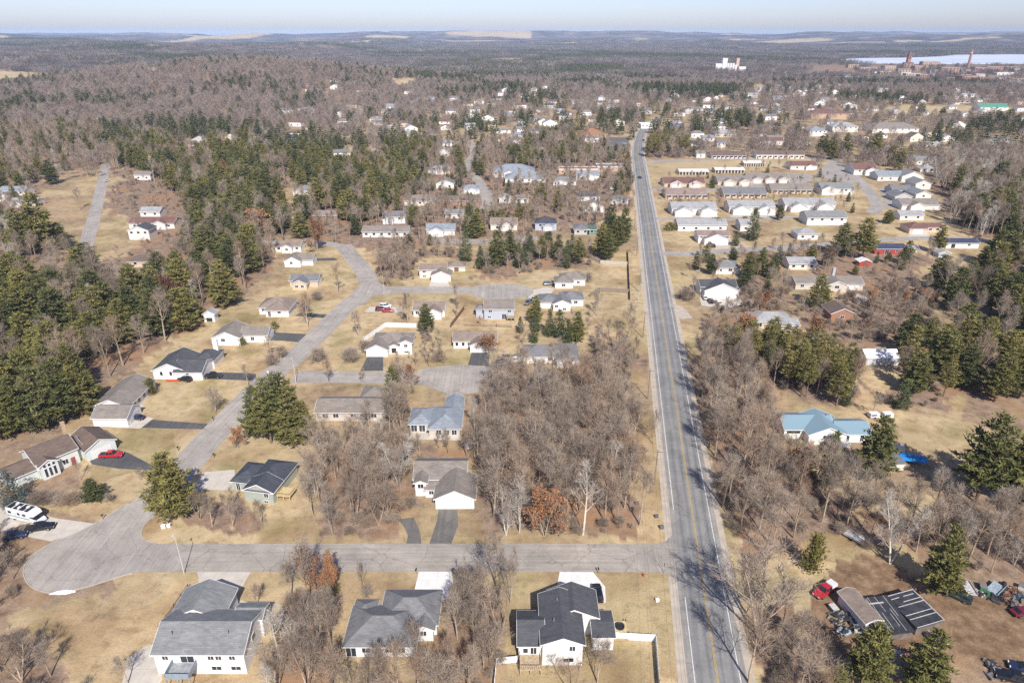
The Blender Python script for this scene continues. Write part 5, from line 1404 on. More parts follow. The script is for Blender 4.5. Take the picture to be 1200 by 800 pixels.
    house('white house with charcoal gabled roofs and a white chimney', (215,444), L3, 'white', 'charcoal',
          wins(0,'S',(-6.6,-3.6),1.2,.8,1.3)+[(1,'E',3.6,0,4.9,2.3,'garage'),(1,'S',2,1.9,.9,.3,'window')], chim=(5.6,14,2,7.4,1.5,1.0,'white'))
    L4 = [(-8.8,0,.6,10.5,3.2,'y','g',.45), (.2,2.8,9.4,9.6,3.1,'x','g',.5)]
    house('white house with brown-grey roof and clipped bushes beside its dark driveway', (280,405), L4, 'white', 'greybrown',
          wins(0,'S',(-5.2,),1.5,1.3,1.1)+[(1,'E',6.2,0,4.6,2.3,'garage'),(1,'S',4,.8,1.2,1.2,'window')])
    L5 = [(-6.6,2.4,5.4,12,3.1,'y','h',.48), (-3.2,-.2,5.6,8,2.9,'x','h',.48)]
    house('white house with broad tan-grey hip roof below the pine forest edge', (322,371), L5, 'white', 'tanbrown',
          [(1,'S',-1.8,.2,1.0,2.0,'patio'),(1,'S',2.0,1.3,1.2,.8,'window'),(1,'E',3.6,0,4.6,2.3,'garage'),(0,'S',-5,1.2,1.0,1.0,'window')])
    L6 = [(-7,2,5,9.5,3.0,'x','g',.45), (-5,-2,1.2,5,3.0,'y','g',.5)]
    house('tan-fronted house with grey gabled roof in the bend of the winding street', (358,338), L6, 'tan', 'midgrey', wins(1,'S',(-3,-.6),1,1.2,1.1)+[(0,'E',5.6,0,4.4,2.2,'garage')])
    L7 = [(-6.4,0,1,8.5,3.1,'y','g',.5), (-1,2.4,6.2,9.4,3.0,'x','g',.45)]
    house('white gabled house with tan-grey roof, upper one of the pair in the bend', (350,313), L7, 'white', 'greybrown', wins(0,'S',(-3.2,),1.4,1.2,1.1)+[(1,'E',5.6,0,4.4,2.2,'garage')])
    L8 = [(-7,0,6,7.5,3.1,'x','g',.45), (-3,-2,2,3,3.0,'y','g',.5)]
    house('white house with pinkish-grey roof at the pine edge beside the russet tree', (339,295), L8, 'white', 'tanbrown', wins(0,'S',(-5,4),1.1,1.3,1.1)+wins(1,'S',(-.5,),1.1,1.3,1.1))
    # --- courts
    K1 = [(-3.6,0,3.6,6.5,2.8,'y','g',.5), (-2.4,4.2,11,13.6,3.0,'x','h',.45), (7.6,2.0,11.6,6.2,4.4,'y','g',.45), (3.6,2.4,7.4,6,2.8,'y','g',.45)]
    house('white house with grey roof inside the long white fence', (442,418), K1, 'white', 'greybrown',
          [(0,'S',0,0,4.9,2.3,'garage'),(2,'S',9.6,2.6,1.1,1.0,'window'),(2,'S',9.6,.5,1.2,.6,'window'),(3,'S',5.4,.3,1.6,1.8,'dark')])
    K2 = [(-2.6,0,3.4,5,2.8,'y','g',.5), (-8.6,3.4,6.4,11.6,3.0,'x','g',.42)]
    house('white-fronted house with wide tan roof and dark driveway on the lower court', (560,413), K2, 'white', 'tanbrown',
          [(0,'S',.4,0,4.6,2.3,'garage')]+wins(1,'S',(-7.4,-5.2,-3.2),.9,.9,1.2))
    K4 = [(-5.4,0,6,9.0,4.4,'x','g',.4), (-8.6,2,-5.2,7,3.6,'x','h',.4)]
    t = house('grey-blue two-storey house with a small deck on the upper court', (584,374), K4, 'greyblue', 'greybrown', wins(0,'S',(-3,4.2),2.8,1.3,1.0)+[(0,'S',2.2,.1,1.6,2,'patio'),(0,'S',-3.4,.5,1.3,.7,'window')], vents=((-6,4,5.0),(3.6,5.6,6.1)))
    deck(t, 3.4,-2.6,6.4,-.05,1.6, M_WOOD)
    K5 = [(-2.2,0,4.6,8,3.0,'y','g',.45), (-7.6,2.6,0,11,2.9,'x','h',.45), (1,5,10,13,3.1,'x','h',.48)]
    house('white house with wide grey hip roofs at the end of the upper court', (655,364), K5, 'white', 'midgrey', [(0,'S',2.2,.2,1.2,.9,'window'),(0,'S',-1.0,1.3,1.2,1.0,'window'),(2,'S',7,1,1.4,1.1,'window'),(1,'S',-5,.1,3,2.0,'garage')])
    K6 = [(-4.6,0,3.0,7,3.0,'y','h',.48), (-2,3.6,8.6,11,3.2,'y','h',.48)]
    house('white house with tan hip roof standing above the upper court', (663,338), K6, 'white', 'greybrown', [(0,'S',-1,.9,1.6,1.0,'window'),(1,'S',5.6,1.0,1.2,1.0,'window'),(0,'W',3,0,4,2.3,'garage')])
    K7 = [(-8.6,5,3.6,12.5,4.0,'x','g',.42), (-2.8,0,5.8,7.4,2.9,'y','g',.45)]
    house('cream split-level house with tan roofs on the upper court street', (513,330), K7, 'cream', 'tanbrown', wins(0,'S',(-6.4,),2.4,1.4,1.1)+[(1,'S',1.4,0,4.9,2.3,'garage'),(0,'S',-6.4,.4,1.4,.7,'window')])
    house('cream garden shed with tan roof beside the split-level house', (535,318), [(-4,0,4,6,2.6,'x','h',.5)], 'cream', 'tanbrown', [(0,'S',0,0,2,2,'door')], name='garden_shed', cat='shed')
    K8 = [(-6,0,6,8,3.0,'x','g',.45), (-1,-3,5,3,2.9,'y','g',.5)]
    house('white house with pale tan roof half hidden behind the green pine', (503,371), K8, 'white', 'tanbrown', wins(0,'S',(-4.5,),1,1.3,1.1)+[(1,'S',2,0,4.6,2.2,'garage')])
    # --- right of the two-lane road
    H1 = [(-9,3,4.4,11.5,3.2,'x','g',.42), (-3.6,0,6.4,10,3.3,'y','g',.42), (5,1.2,13.4,8.6,2.9,'x','g',.42)]
    t = house('white house with long sky-blue metal roof', (962,521), H1, 'white', 'metalblue',
          wins(1,'S',(.6,1.8,3.0),2.0,.8,.8)+[(2,'S',11.2,.4,.9,2.0,'patio'),(2,'S',7,.3,1.6,2.2,'dark'),(0,'S',-6.5,1.7,3.6,.9,'dark'),(1,'S',1.4,.2,1.6,.9,'window')], vents=((3.4,6.8,5.2),))
    deck(t, 1.5,-3,6.2,-.05,1.2, simple('white_deck', (.68,.67,.64), .6, .1, 2))
    house('grey-roofed white duplex with twin gable nearest the two-lane road', (841,349), [(-6.6,3,8.4,11.4,4.0,'x','g',.4), (-5.6,0,8.6,7.4,3.4,'y','g',.42)], 'white', 'charcoal',
          [(1,'S',-1.4,0,4.4,2.2,'garage'),(1,'S',4.9,0,4.4,2.2,'garage'),(0,'S',-6.0,2.6,1,.8,'window')], name='duplex', cat='duplex')
    house('white duplex with pinkish-brown roof beside the tall spruce', (838,287), [(-8,3.4,8,12,4.2,'x','g',.38), (-5.6,0,6.6,7,3.2,'y','g',.42)], 'white', 'pinkbrown',
          [(1,'S',-2.2,0,4.6,2.2,'garage'),(1,'S',3.2,0,4.6,2.2,'garage'),(0,'S',-6.6,2.7,1,.8,'window'),(0,'S',7.1,2.7,1,.8,'window')], name='duplex', cat='duplex')
    house('low white house with grey hip roof between round pines', (852,321), [(-5.2,0,5.6,9.5,3.2,'x','h',.45)], 'white', 'grey', [(0,'S',1.2,1.2,1.6,1.2,'window'),(0,'S',-3,1.2,1,1,'window')], vents=((-1.6,4,5.0),(2.4,4,5.0)))
    house('long ranch house with grey-brown roof and a stone-faced gable', (973,342), [(-13.8,3,6,11.5,3.0,'x','g',.4), (-1.6,0,6.6,9,3.2,'y','g',.42), (4.6,2.2,14.6,11,2.9,'x','g',.45)], 'stone', 'greybrown',
          [(1,'S',2.4,1.5,1.8,1.2,'window'),(2,'S',10.4,0,4.8,2.2,'garage'),(0,'S',-11,1,1.4,1.2,'window')], chim=(5.4,11.6,2,6.8,1.1,1.0,'grey'))
    house('low tan house with weathered pale grey roof left of the blue pool', (908,389), [(-7,3,7.6,12.5,3.0,'y','h',.42), (2,0,8.6,7,2.8,'x','g',.4)], 'tan', 'palegrey', [(1,'S',4.6,1,1.6,1,'window'),(0,'S',-5,.8,2,1.4,'window')])
    house('small brick house with dark brown roof behind the pines', (986,376), [(-4.2,0,4.4,9,3.2,'y','g',.45)], 'brick', 'brown', [(0,'S',0,1.0,1.4,1.1,'window')])
    # --- upper right: the side street
    house('tan house with reddish-brown roof and wide pale driveway', (1080,274), [(-7,0,3,10,3.2,'y','h',.45), (1,3,13,10,3.0,'x','g',.42)], 'tan', 'maroon', [(0,'S',-2.4,0,5.4,2.4,'garage')]+wins(1,'S',(6,10),1,1.6,1.2))
    house('long low white shed with navy roof on the side street', (1130,291), [(-9.5,0,7,8,3.0,'x','g',.3)], 'white', 'navy', [(0,'S',-6,0.2,2,2,'dark'),(0,'S',2,1.2,1.4,1,'window')], name='long_shed', cat='shed')
    house('low dark red house with navy roof between the pines', (1041,298), [(-7,0,8.6,8,3.0,'x','g',.35)], 'red', 'navy', [(0,'S',-1,0.1,1.8,2.1,'patio'),(0,'S',4,1.0,1.4,1.1,'window')])

# ------------------------------------------------------------------ middle distance: one line a house
def plain(label, xl, xr, yb, depth, h, ax, ty, roof, wall, gables=(), n=3, pitch=.42, name='house', cat='house', group=None, doors='window'):
    x0, y0 = gp(xl, yb); x1, _ = gp(xr, yb); L = x1-x0
    w = [(-L/2, 0, L/2, depth, h, ax, ty, pitch)]
    ops = []
    for (f, gw, gd, gh) in gables:
        c = -L/2+f*L; w.append((c-gw/2, -gd, c+gw/2, depth*.55, gh, 'y', 'g', .45)); ops.append((len(w)-1, 'S', c, .02, gw*.66, 2.2, 'garage' if gw > 5 else 'window') if gw > 5 else (len(w)-1, 'S', c, 1.0, 1.3, 1.1, 'window'))
    for k in range(n):
        u = -L/2+L*(k+.5)/n
        if any(abs(u-(-L/2+f*L)) < gw/2+.8 for f, gw, gd, gh in gables): continue
        if doors == 'dark': ops.append((0, 'S', u, 0, L/n*.62, 2.4, 'dark'))
        elif doors == 'porch': ops += [(0, 'S', u-L/n*.22, .05, 1.2, 2.1, 'door'), (0, 'S', u+L/n*.18, .9, 2.0, 1.4, 'window')]
        else: ops.append((0, 'S', u, 1.1 if h < 4.2 else h-1.9, 1.4, 1.1, 'window'))
    return house(label, ((x0+x1)/2, y0), w, wall, roof, ops, px=False, group=group, name=name, cat=cat, detail=1)
MID = [
 ('white house front with grey-brown gabled roof right of the far gardens',683,708,249,9,3.6,'y','g','greybrown','white',((.25,4.5,1.5,3),),2),
 ('white house with dark blue-grey hip roof left of the two-lane road',676,703,236,9,3.6,'x','h','slate','white',(),2),
 ('small grey house at the edge of the two-lane road',714,736,240,8,3.4,'x','h','midgrey','grey',(),2),
 ('grey-blue house with dark slate roof by the orange bush',627,652,270,10,4.2,'y','h','slate','greyblue',((.6,5.6,1.5,3),),2),
 ('grey-roofed house with a green wing behind three pines',673,690,275,9,3.2,'x','h','midgrey','grey',(),2),
 ('dark green barn-like garage beside the pine clump',688,699,275,7,3,'x','g','darkgreen','green',(),1,),
 ('white gabled house with pale blue-grey roof below the long tan building',675,702,211,10,3.8,'x','g','bluegrey','white',((.55,8,2,3.6),),2),
 ('long pale house with grey roof right of the blue-grey complex',648,675,217,10,3.2,'x','h','grey','white',((.3,5.5,2,3),),3),
 ('wide blue-grey roofed complex, rear block',577,626,208,20,4.2,'x','h','bluegrey','white',((.4,8,2,3.8),),6),
 ('wide blue-grey roofed complex, front block',592,640,214,14,3.4,'x','h','bluegrey','white',(),6),
 ('long tan building with rust-brown roof edge by the grove',655,700,204,11,3.6,'x','f','orange','tanbrick',(),5),
 ('flat tan brick building beside the two-lane road',700,729,201,14,3.6,'x','f','tanbrown','tanbrick',(),4),
 ('broad hall with orange-brown roof beside the parking lot',679,710,163,24,4.2,'x','h','orange','tanbrick',(),4),
 ('small white house left of the dark garden spruce',585,598,238,8,3.2,'y','g','palegrey','white',(),1),
 ('small white house right of the low brown roof',604,619,238,8,3,'x','g','greybrown','white',(),2),
 ('cream house with tan gabled roof in front of the hedge bushes',575,606,270,11,3.6,'x','g','tanbrown','cream',((.6,7,2,3.4),),2),
 ('white house with arched grey gable at the curving street',502,527,204,11,3.4,'x','h','palegrey','white',((.5,8,2,3.3),),2),
 ('white house with dark grey roof and tall gable by the curving street',511,532,221,10,3.6,'y','g','midgrey','white',(),2),
 ('white house with blue-grey roof inside the curve',541,562,227,9,3.4,'x','h','bluegrey','white',((.6,6,1.5,3),),1),
 ('long brown brick ranch behind the tall spruce',522,562,241,10,3.2,'x','g','brown','brick',(),4),
 ('cream house with broad pinkish-grey roof above the long ranch',474,511,241,12,3.2,'x','h','greybrown','cream',(),3),
 ('white and grey split house with a dark garage roof',449,475,262,10,4.2,'x','g','midgrey','white',((.25,6,2,3),),2),
 ('small white house with grey roof between dark pines',522,543,256,8,3,'x','g','grey','white',(),2),
 ('long white ranch with weathered grey roof above the copse',425,479,278,10,3.1,'x','g','greybrown','white',(),6),
 ('white house with light blue-grey gabled roofs beside the tall spruce',500,533,276,10,3.4,'x','g','bluegrey','white',((.35,8,2.5,3.2),),1),
 ('white house with grey-blue roof by the round pine',344,363,231,11,3.6,'y','g','bluegrey','white',(),2),
 ('low brown ranch right of the round pine',365,396,258,9,2.9,'x','g','pinkbrown','brown',(),3),
 ('white two-storey house with dark roof on the forest street',152,176,281,9,5.2,'y','g','charcoal','white',(),3),
 ('long white house with red-brown roof behind the two-storey house',152,205,268,10,3.4,'x','g','maroon','white',((.7,7,2,3.4),),4),
 ('white house at the pines near the far end of the forest street',158,177,211,9,4.0,'x','g','greybrown','white',(),2),
 ('white house with pale roof behind the lone spruce',165,188,254,9,3.2,'x','g','palegrey','white',(),2),
 ('grey hidden house with brown roof below the forest street',152,182,313,9,3,'x','h','brown','tan',(),2),
 ('blue-grey roofed white house at the left edge, topmost of the cluster',0,30,229,10,3.2,'x','g','bluegrey','white',(),3),
 ('white house at the left edge, middle one of the cluster',-4,13,236,9,3.2,'y','g','midgrey','white',(),2),
 ('pale green-white house at the left edge, lowest of the cluster',12,42,243,10,3.0,'x','g','palegrey','pale',((.35,7,2,3),),3),
 ('cream house glimpsed through the pines, beside the forest street',70,86,332,8,3,'x','g','brown','cream',(),2),
 ('white duplex with grey roof, left one of the three in its row',787,839,252,12,4.2,'x','g','palegrey','white',((.24,10.5,4,3.2),(.78,10.5,4,3.2)),0),
 ('white duplex with grey roof, middle one of the three in its row',854,907,250,12,4.2,'x','g','palegrey','white',((.24,10.5,4,3.2),(.78,10.5,4,3.2)),0),
 ('white duplex with grey roof, right one of the three in its row',919,978,247,12,4.2,'x','g','palegrey','white',((.24,10.5,4,3.2),(.76,10.5,4,3.2)),0),
 ('white duplex half hidden behind green bushes',794,851,271,10,3.8,'x','g','palegrey','white',(),4),
 ('narrow white house beside the tall spruce',867,880,271,9,4,'x','g','palegrey','white',(),1),
 ('long white house with grey roof right of the duplex row',945,991,264,12,4.6,'x','g','grey','white',(),4),
 ('small white house with grey hip roof in front of the long white one',934,958,281,9,3.4,'x','h','palegrey','white',(),2),
 ('pale low house behind the blue-green spruces',924,956,316,9,3,'x','g','palegrey','cream',(),3),
 ('long maroon-roofed row with two white gables by the two-lane road',778,826,219,14,2.7,'x','g','maroon','tan',((.28,9,3,3),(.74,9,3,3)),0),
 ('long brown-roofed row below the maroon-roofed one',780,829,233,14,2.7,'x','g','pinkbrown','tan',(),7,.42,'house','house',None,'porch'),
 ('grey-roofed row with white gables beside the storage units',841,881,217,14,2.7,'x','g','greybrown','tan',((.3,8,3,3),(.75,8,3,3)),0),
 ('long grey-roofed row with porches below the gabled rows',848,898,232,14,2.7,'x','g','midgrey','tan',(),7,.42,'house','house',None,'porch'),
 ('grey-roofed gabled row at the right of the storage field',876,925,214,14,2.7,'x','g','greybrown','tan',((.2,7,3,3),(.5,7,3,3),(.82,7,3,3)),0),
 ('long grey-brown row at the right end of the terraces',904,951,227,14,2.7,'x','g','greybrown','tan',(),7,.42,'house','house',None,'porch'),
 ('maroon-roofed house at the end of the gabled row',926,957,199,12,3.4,'x','g','maroon','white',((.7,6,2,3),),2),
 ('white gabled house with grey roof above the duplex row',962,1000,228,13,4.2,'x','g','grey','white',((.18,9,2,4),),2),
 ('maroon-roofed hall with white front beside the lot street',1000,1027,205,16,4.2,'x','g','maroon','white',((.68,9,3,4),),2),
 ('blue-grey roofed house at the top of the right-hand lot',1028,1058,212,13,3.6,'x','g','bluegrey','white',(),3),
 ('white gabled house with grey roof at the top of the right-hand court',1056,1082,213,12,4,'y','g','grey','white',(),2),
 ('dark grey house in the middle of the right-hand court',1046,1068,229,12,3.4,'x','g','midgrey','grey',(),2),
 ('white gabled house in the middle of the right-hand court',1072,1090,222,14,4.2,'y','g','grey','white',(),1),
 ('white gabled house at the lower end of the right-hand court',1072,1090,235,14,4.2,'y','g','grey','white',(),1),
 ('long dark grey roof at the lower end of the right-hand court',1048,1068,236,12,3.2,'y','g','midgrey','grey',(),2),
 ('white gabled house with a long brown-grey roof above the side street',1056,1102,246,12,3.4,'x','g','greybrown','white',((.35,9,3,3.2),),0),
 ('pale house with grey roof half hidden above the tan house',1054,1082,258,9,3,'x','g','palegrey','pale',(),2),
 ('green-roofed long house above the pale wood',1106,1128,194,14,4,'x','g','green','pale',(),3),
 ('white house with grey roof before the green-roofed one',1062,1092,193,12,3.6,'x','g','grey','white',(),3),
 ('white cabin row below the green-roofed house',1078,1096,202,10,3,'x','h','palegrey','white',(),2),
 ('long white building with brown roof right of the roadside pines',834,874,186,13,2.8,'x','g','brown','white',(),8,.42,'house','house',None,'porch'),
 ('long white building with brown roof, right one of its pair',886,942,186,12,3.6,'x','g','brown','white',(),9,.42,'house','house',None,'porch'),
 ('white house front between the roadside pines',816,826,185,9,4,'x','g','greybrown','white',(),1),
 ('pale red-roofed apartment block, left',950,995,140,22,7,'x','h','maroon','tanbrick',(),6),
 ('white apartment block with pale grey roof in the far town',948,968,160,18,6,'x','h','bluegrey','white',(),4),
 ('white stepped apartment block right of the pale grey one',975,1005,155,18,6,'x','h','palegrey','white',(),5),
 ('wide white building with grey-brown roof in the far right town',1022,1076,156,24,5,'x','h','greybrown','white',(),7),
 ('green-roofed white riding hall on the far grass field',1148,1181,130,20,5,'x','g','green','white',(),4),
 ('white house with brown roof above the long white buildings',890,918,170,12,4,'x','g','maroon','white',(),3),
 ('cream house with pale roof right of the roadside pines',838,862,161,14,4,'x','h','palegrey','cream',(),3),
 ('white cottage behind the tall roadside pines',840,850,173,10,4.4,'x','g','midgrey','white',(),2),
 ('blue-fronted shop with flat roof where the road bends',785,800,148,14,4,'x','f','palegrey','blue',(),2),
 ('pale depot with flat roof where the two-lane road ends',751,765,151,18,4.5,'x','f','white','white',(),3),
]
def mid_houses():
    for r in MID: plain(*r)
    # storage units: white roofs, dark doors
    for lab, xl, xr, yb in (('left one of three white-roofed storage sheds',796,830,205), ('middle one of three white-roofed storage sheds',838,872,203), ('right one of three white-roofed storage sheds',872,896,195)):
        t = plain(lab, xl, xr, yb, 10, 2.7, 'x', 'g', 'white', 'tan', (), 9, .2, 'storage_shed', 'storage shed', 'storage sheds on the grass', 'dark')
    far_houses()
def far_houses():
    """the small pale houses of the town, scattered in rows between the trees"""
    rs = random.Random(17); spots = []
    rows = [(330,470,148,168,8),(470,600,132,160,13),(600,745,118,150,11),(800,960,128,172,17),(960,1100,146,176,6),(780,1010,108,127,16),(395,560,166,186,4),(1010,1200,112,123,9),(205,330,158,186,4),(600,640,158,182,3),(760,1000,100,118,22),(1000,1200,98,124,20),(480,760,106,128,16),(320,480,132,150,7),(880,1010,120,140,10),(1030,1200,140,176,9),(1100,1200,180,200,3),(820,960,88,99,10),(560,740,140,172,8),(340,560,108,150,16),(560,760,104,140,14),(760,900,116,150,12),(900,1200,104,140,22),(620,820,92,106,10)]
    kinds = [('white','greybrown'),('white','midgrey'),('cream','brown'),('white','bluegrey'),('pale','palegrey'),('tan','brown'),('white','maroon'),('grey','charcoal')]
    for (a, b, c, d, n) in rows:
        for k in range(n):
            for tr in range(40):
                px, py = rs.uniform(a, b), rs.uniform(c, d); x, y = gp(px, py)
                if any(abs(x-u)+abs(y-v) < 27 for u, v in spots) or in_paved(x, y) or any(u-12 < x < v+12 and w-12 < y < q+12 for u, v, w, q in FOOT): continue
                break
            else: continue
            spots.append((x, y)); wl, rf = kinds[rs.randrange(8)]; L = rs.uniform(10, 17)
            place = 'left of the two-lane road' if px < 745 else 'right of the two-lane road'
            dist = 'across town' if py < 135 else 'in mid-town'
            g = 'small %s houses with %s roofs %s %s' % (wl, rf, dist, place)
            rn = {'greybrown': 'grey-brown', 'midgrey': 'grey', 'bluegrey': 'blue-grey', 'palegrey': 'pale grey'}.get(rf, rf)
            house('small distant %s house with %s roof %s %s' % (wl, rn, dist, place), (x, y), [(-L/2,0,L/2,rs.uniform(8,10),rs.choice((3.2,3.4,5)),rs.choice('xxy'),rs.choice('ggh'),.45)], wl, rf,
                  wins(0,'S',(-L*.25,L*.25),1.2,1.6,1.2), px=False, group=g, yaw=rs.choice((0,0,8,-12,20)), detail=0)
# ------------------------------------------------------------------ vehicles
M_TYRE = simple('tyre_rubber', (.02,.02,.022), .85, .2, 4); M_CARGLASS = glass('car_glass', (.02,.025,.03), .05); M_CHROME = simple('chrome', (.6,.6,.62), .2, .05, 2, .9)
M_LAMP = simple('headlight_glass', (.75,.76,.78), .15, .05, 3); M_TAIL = simple('tail_light_red', (.4,.02,.02), .2, .1, 3); M_BLKPL = simple('black_plastic', (.025,.025,.028), .6, .2, 3)
CARC = {'red': (.42,.018,.022), 'black': (.012,.013,.016), 'navy': (.02,.03,.07), 'white': (.78,.78,.77), 'silver': (.45,.46,.48), 'grey': (.14,.15,.16), 'maroon': (.16,.015,.03), 'darkgreen': (.03,.05,.045), 'blue': (.05,.12,.32)}
CARS = {
 # length, width, outline of the lower body (x, top z), cabin: x at sill rear, roof rear, roof front, sill front, sill z, roof z
 'sedan': (4.6, 1.8, [(-2.3,.62),(-2.28,.86),(-1.5,.95),(-.2,.97),(.95,.95),(2.1,.78),(2.3,.60)], (-1.75,-1.05,.25,1.05,.93,1.42)),
 'suv':   (4.7, 1.9, [(-2.35,.7),(-2.33,1.05),(-1.2,1.08),(.2,1.08),(1.0,1.05),(2.15,.95),(2.35,.72)], (-2.3,-2.0,.35,1.1,1.04,1.74)),
 'wagon': (4.9, 1.85, [(-2.45,.66),(-2.43,.98),(-1.2,1.0),(.2,1.0),(1.0,.98),(2.2,.86),(2.45,.66)], (-2.38,-2.0,.3,1.1,.97,1.62)),
 'pickup':(5.7, 1.95, [(-2.85,.75),(-2.83,1.08),(-1.0,1.08),(.3,1.1),(1.2,1.1),(2.65,1.02),(2.85,.75)], (-.95,-.75,.55,1.2,1.07,1.82)),
}
def car(label, at, ang, kind, colour, px=True, group=None, cap=False, z=0.0, stripe=False):
    loc = gp(*at) if px else at
    L, W, out, cab = CARS[kind]; nm = {'sedan': 'parked_car', 'suv': 'parked_car', 'wagon': 'station_wagon', 'pickup': 'pickup_truck'}[kind]
    t = empty(nm, (loc[0], loc[1], z), math.radians(ang), label, {'pickup': 'pickup truck'}.get(kind, 'car'), group)
    body = paint('car_paint_'+colour, CARC[colour]); h = W/2
    b = MB(); zb = .30
    # body in sections: narrower at the nose and tail, tucked under the sills
    vs = []
    for x, zt in out:
        e = abs(x)/(L/2); w = h*(1-.10*max(0, e-.6)/.4); ws = w*.93
        vs += [(x, -w*.92, zb+.06), (x, -w, zb+.30), (x, -w*.985, zt-.12), (x, -ws+.02, zt), (x, ws-.02, zt), (x, w*.985, zt-.12), (x, w, zb+.30), (x, w*.92, zb+.06)]
    n = 8; fs = [tuple(range(n)), tuple(range((len(out)-1)*n, len(out)*n))[::-1]]
    for i in range(len(out)-1):
        for k in range(n): fs.append((i*n+k, (i+1)*n+k, (i+1)*n+(k+1) % n, i*n+(k+1) % n))
    b.add(vs, fs); b.build('body', body, t)
    a0, a1, a2, a3, zs, zr = cab; cw, rw = h*.90, h*.72
    g = MB(); g.hexa([(a0,-cw,zs),(a3,-cw,zs),(a3,cw,zs),(a0,cw,zs)], [(a1,-rw,zr-.04),(a2,-rw,zr-.04),(a2,rw,zr-.04),(a1,rw,zr-.04)]); g.build('cabin_glass', M_CARGLASS, t)
    r = MB(); r.hexa([(a1-.06,-rw-.03,zr-.05),(a2+.06,-rw-.03,zr-.05),(a2+.06,rw+.03,zr-.05),(a1-.06,rw+.03,zr-.05)], [(a1+.05,-rw+.08,zr+.02),(a2-.05,-rw+.08,zr+.02),(a2-.05,rw-.08,zr+.02),(a1+.05,rw-.08,zr+.02)])
    for s in (-1, 1):      # pillars
        for xa, xb in ((a0, a1), (a3, a2), ((a0*.55+a3*.45), (a1*.5+a2*.5))):
            r.hexa([(xa-.05,s*cw-.02*s-.03,zs),(xa+.05,s*cw-.02*s-.03,zs),(xa+.05,s*cw+.012*s+.03,zs),(xa-.05,s*cw+.012*s+.03,zs)], [(xb-.05,s*rw-.03,zr-.03),(xb+.05,s*rw-.03,zr-.03),(xb+.05,s*rw+.035,zr-.03),(xb-.05,s*rw+.035,zr-.03)])
    r.build('roof', body, t)
    for x in (-L*.30, L*.31):
        for s in (-1, 1):
            R = .34 if kind in ('sedan', 'wagon') else .39
            w = MB().tube((x, s*(h-.24), R), (x, s*(h+.012), R), R, R, 14).build('wheel', M_TYRE, t)
            MB().tube((x, s*(h-.02), R), (x, s*(h+.03), R), R*.6, R*.55, 12).build('rim', M_CHROME, w)
    for s in (-1, 1):
        MB().box(L/2-.14, s*h*.62-.17, .62, L/2+.015, s*h*.62+.17, .80).build('headlight', M_LAMP, t)
        MB().box(-L/2-.015, s*h*.74-.12, .72, -L/2+.1, s*h*.74+.12, .95).build('tail_light', M_TAIL, t)
        MB().box(a3-.25, s*(cw+.02)-.09, zs+.05, a3-.1, s*(cw+.02)+.09, zs+.2).build('mirror', body, t)
    for x, n in ((L/2-.05, 'front_bumper'), (-L/2-.06, 'rear_bumper')): MB().box(x, -h*.86, .36, x+.11, h*.86, .56).build(n, M_BLKPL, t)
    if kind == 'pickup':
        if cap: m = MB(); m.hexa([(-2.75,-h*.92,1.08),(-1.0,-h*.92,1.08),(-1.0,h*.92,1.08),(-2.75,h*.92,1.08)],[(-2.6,-h*.78,1.72),(-1.02,-h*.78,1.72),(-1.02,h*.78,1.72),(-2.6,h*.78,1.72)]); m.build('bed_cap', simple('white_bed_cap', (.6,.6,.6), .4, .1, 2), t)
        else: MB().box(-2.72, -h*.82, 1.082, -1.05, h*.82, 1.088).build('load_bed', M_BLKPL, t)
    return t
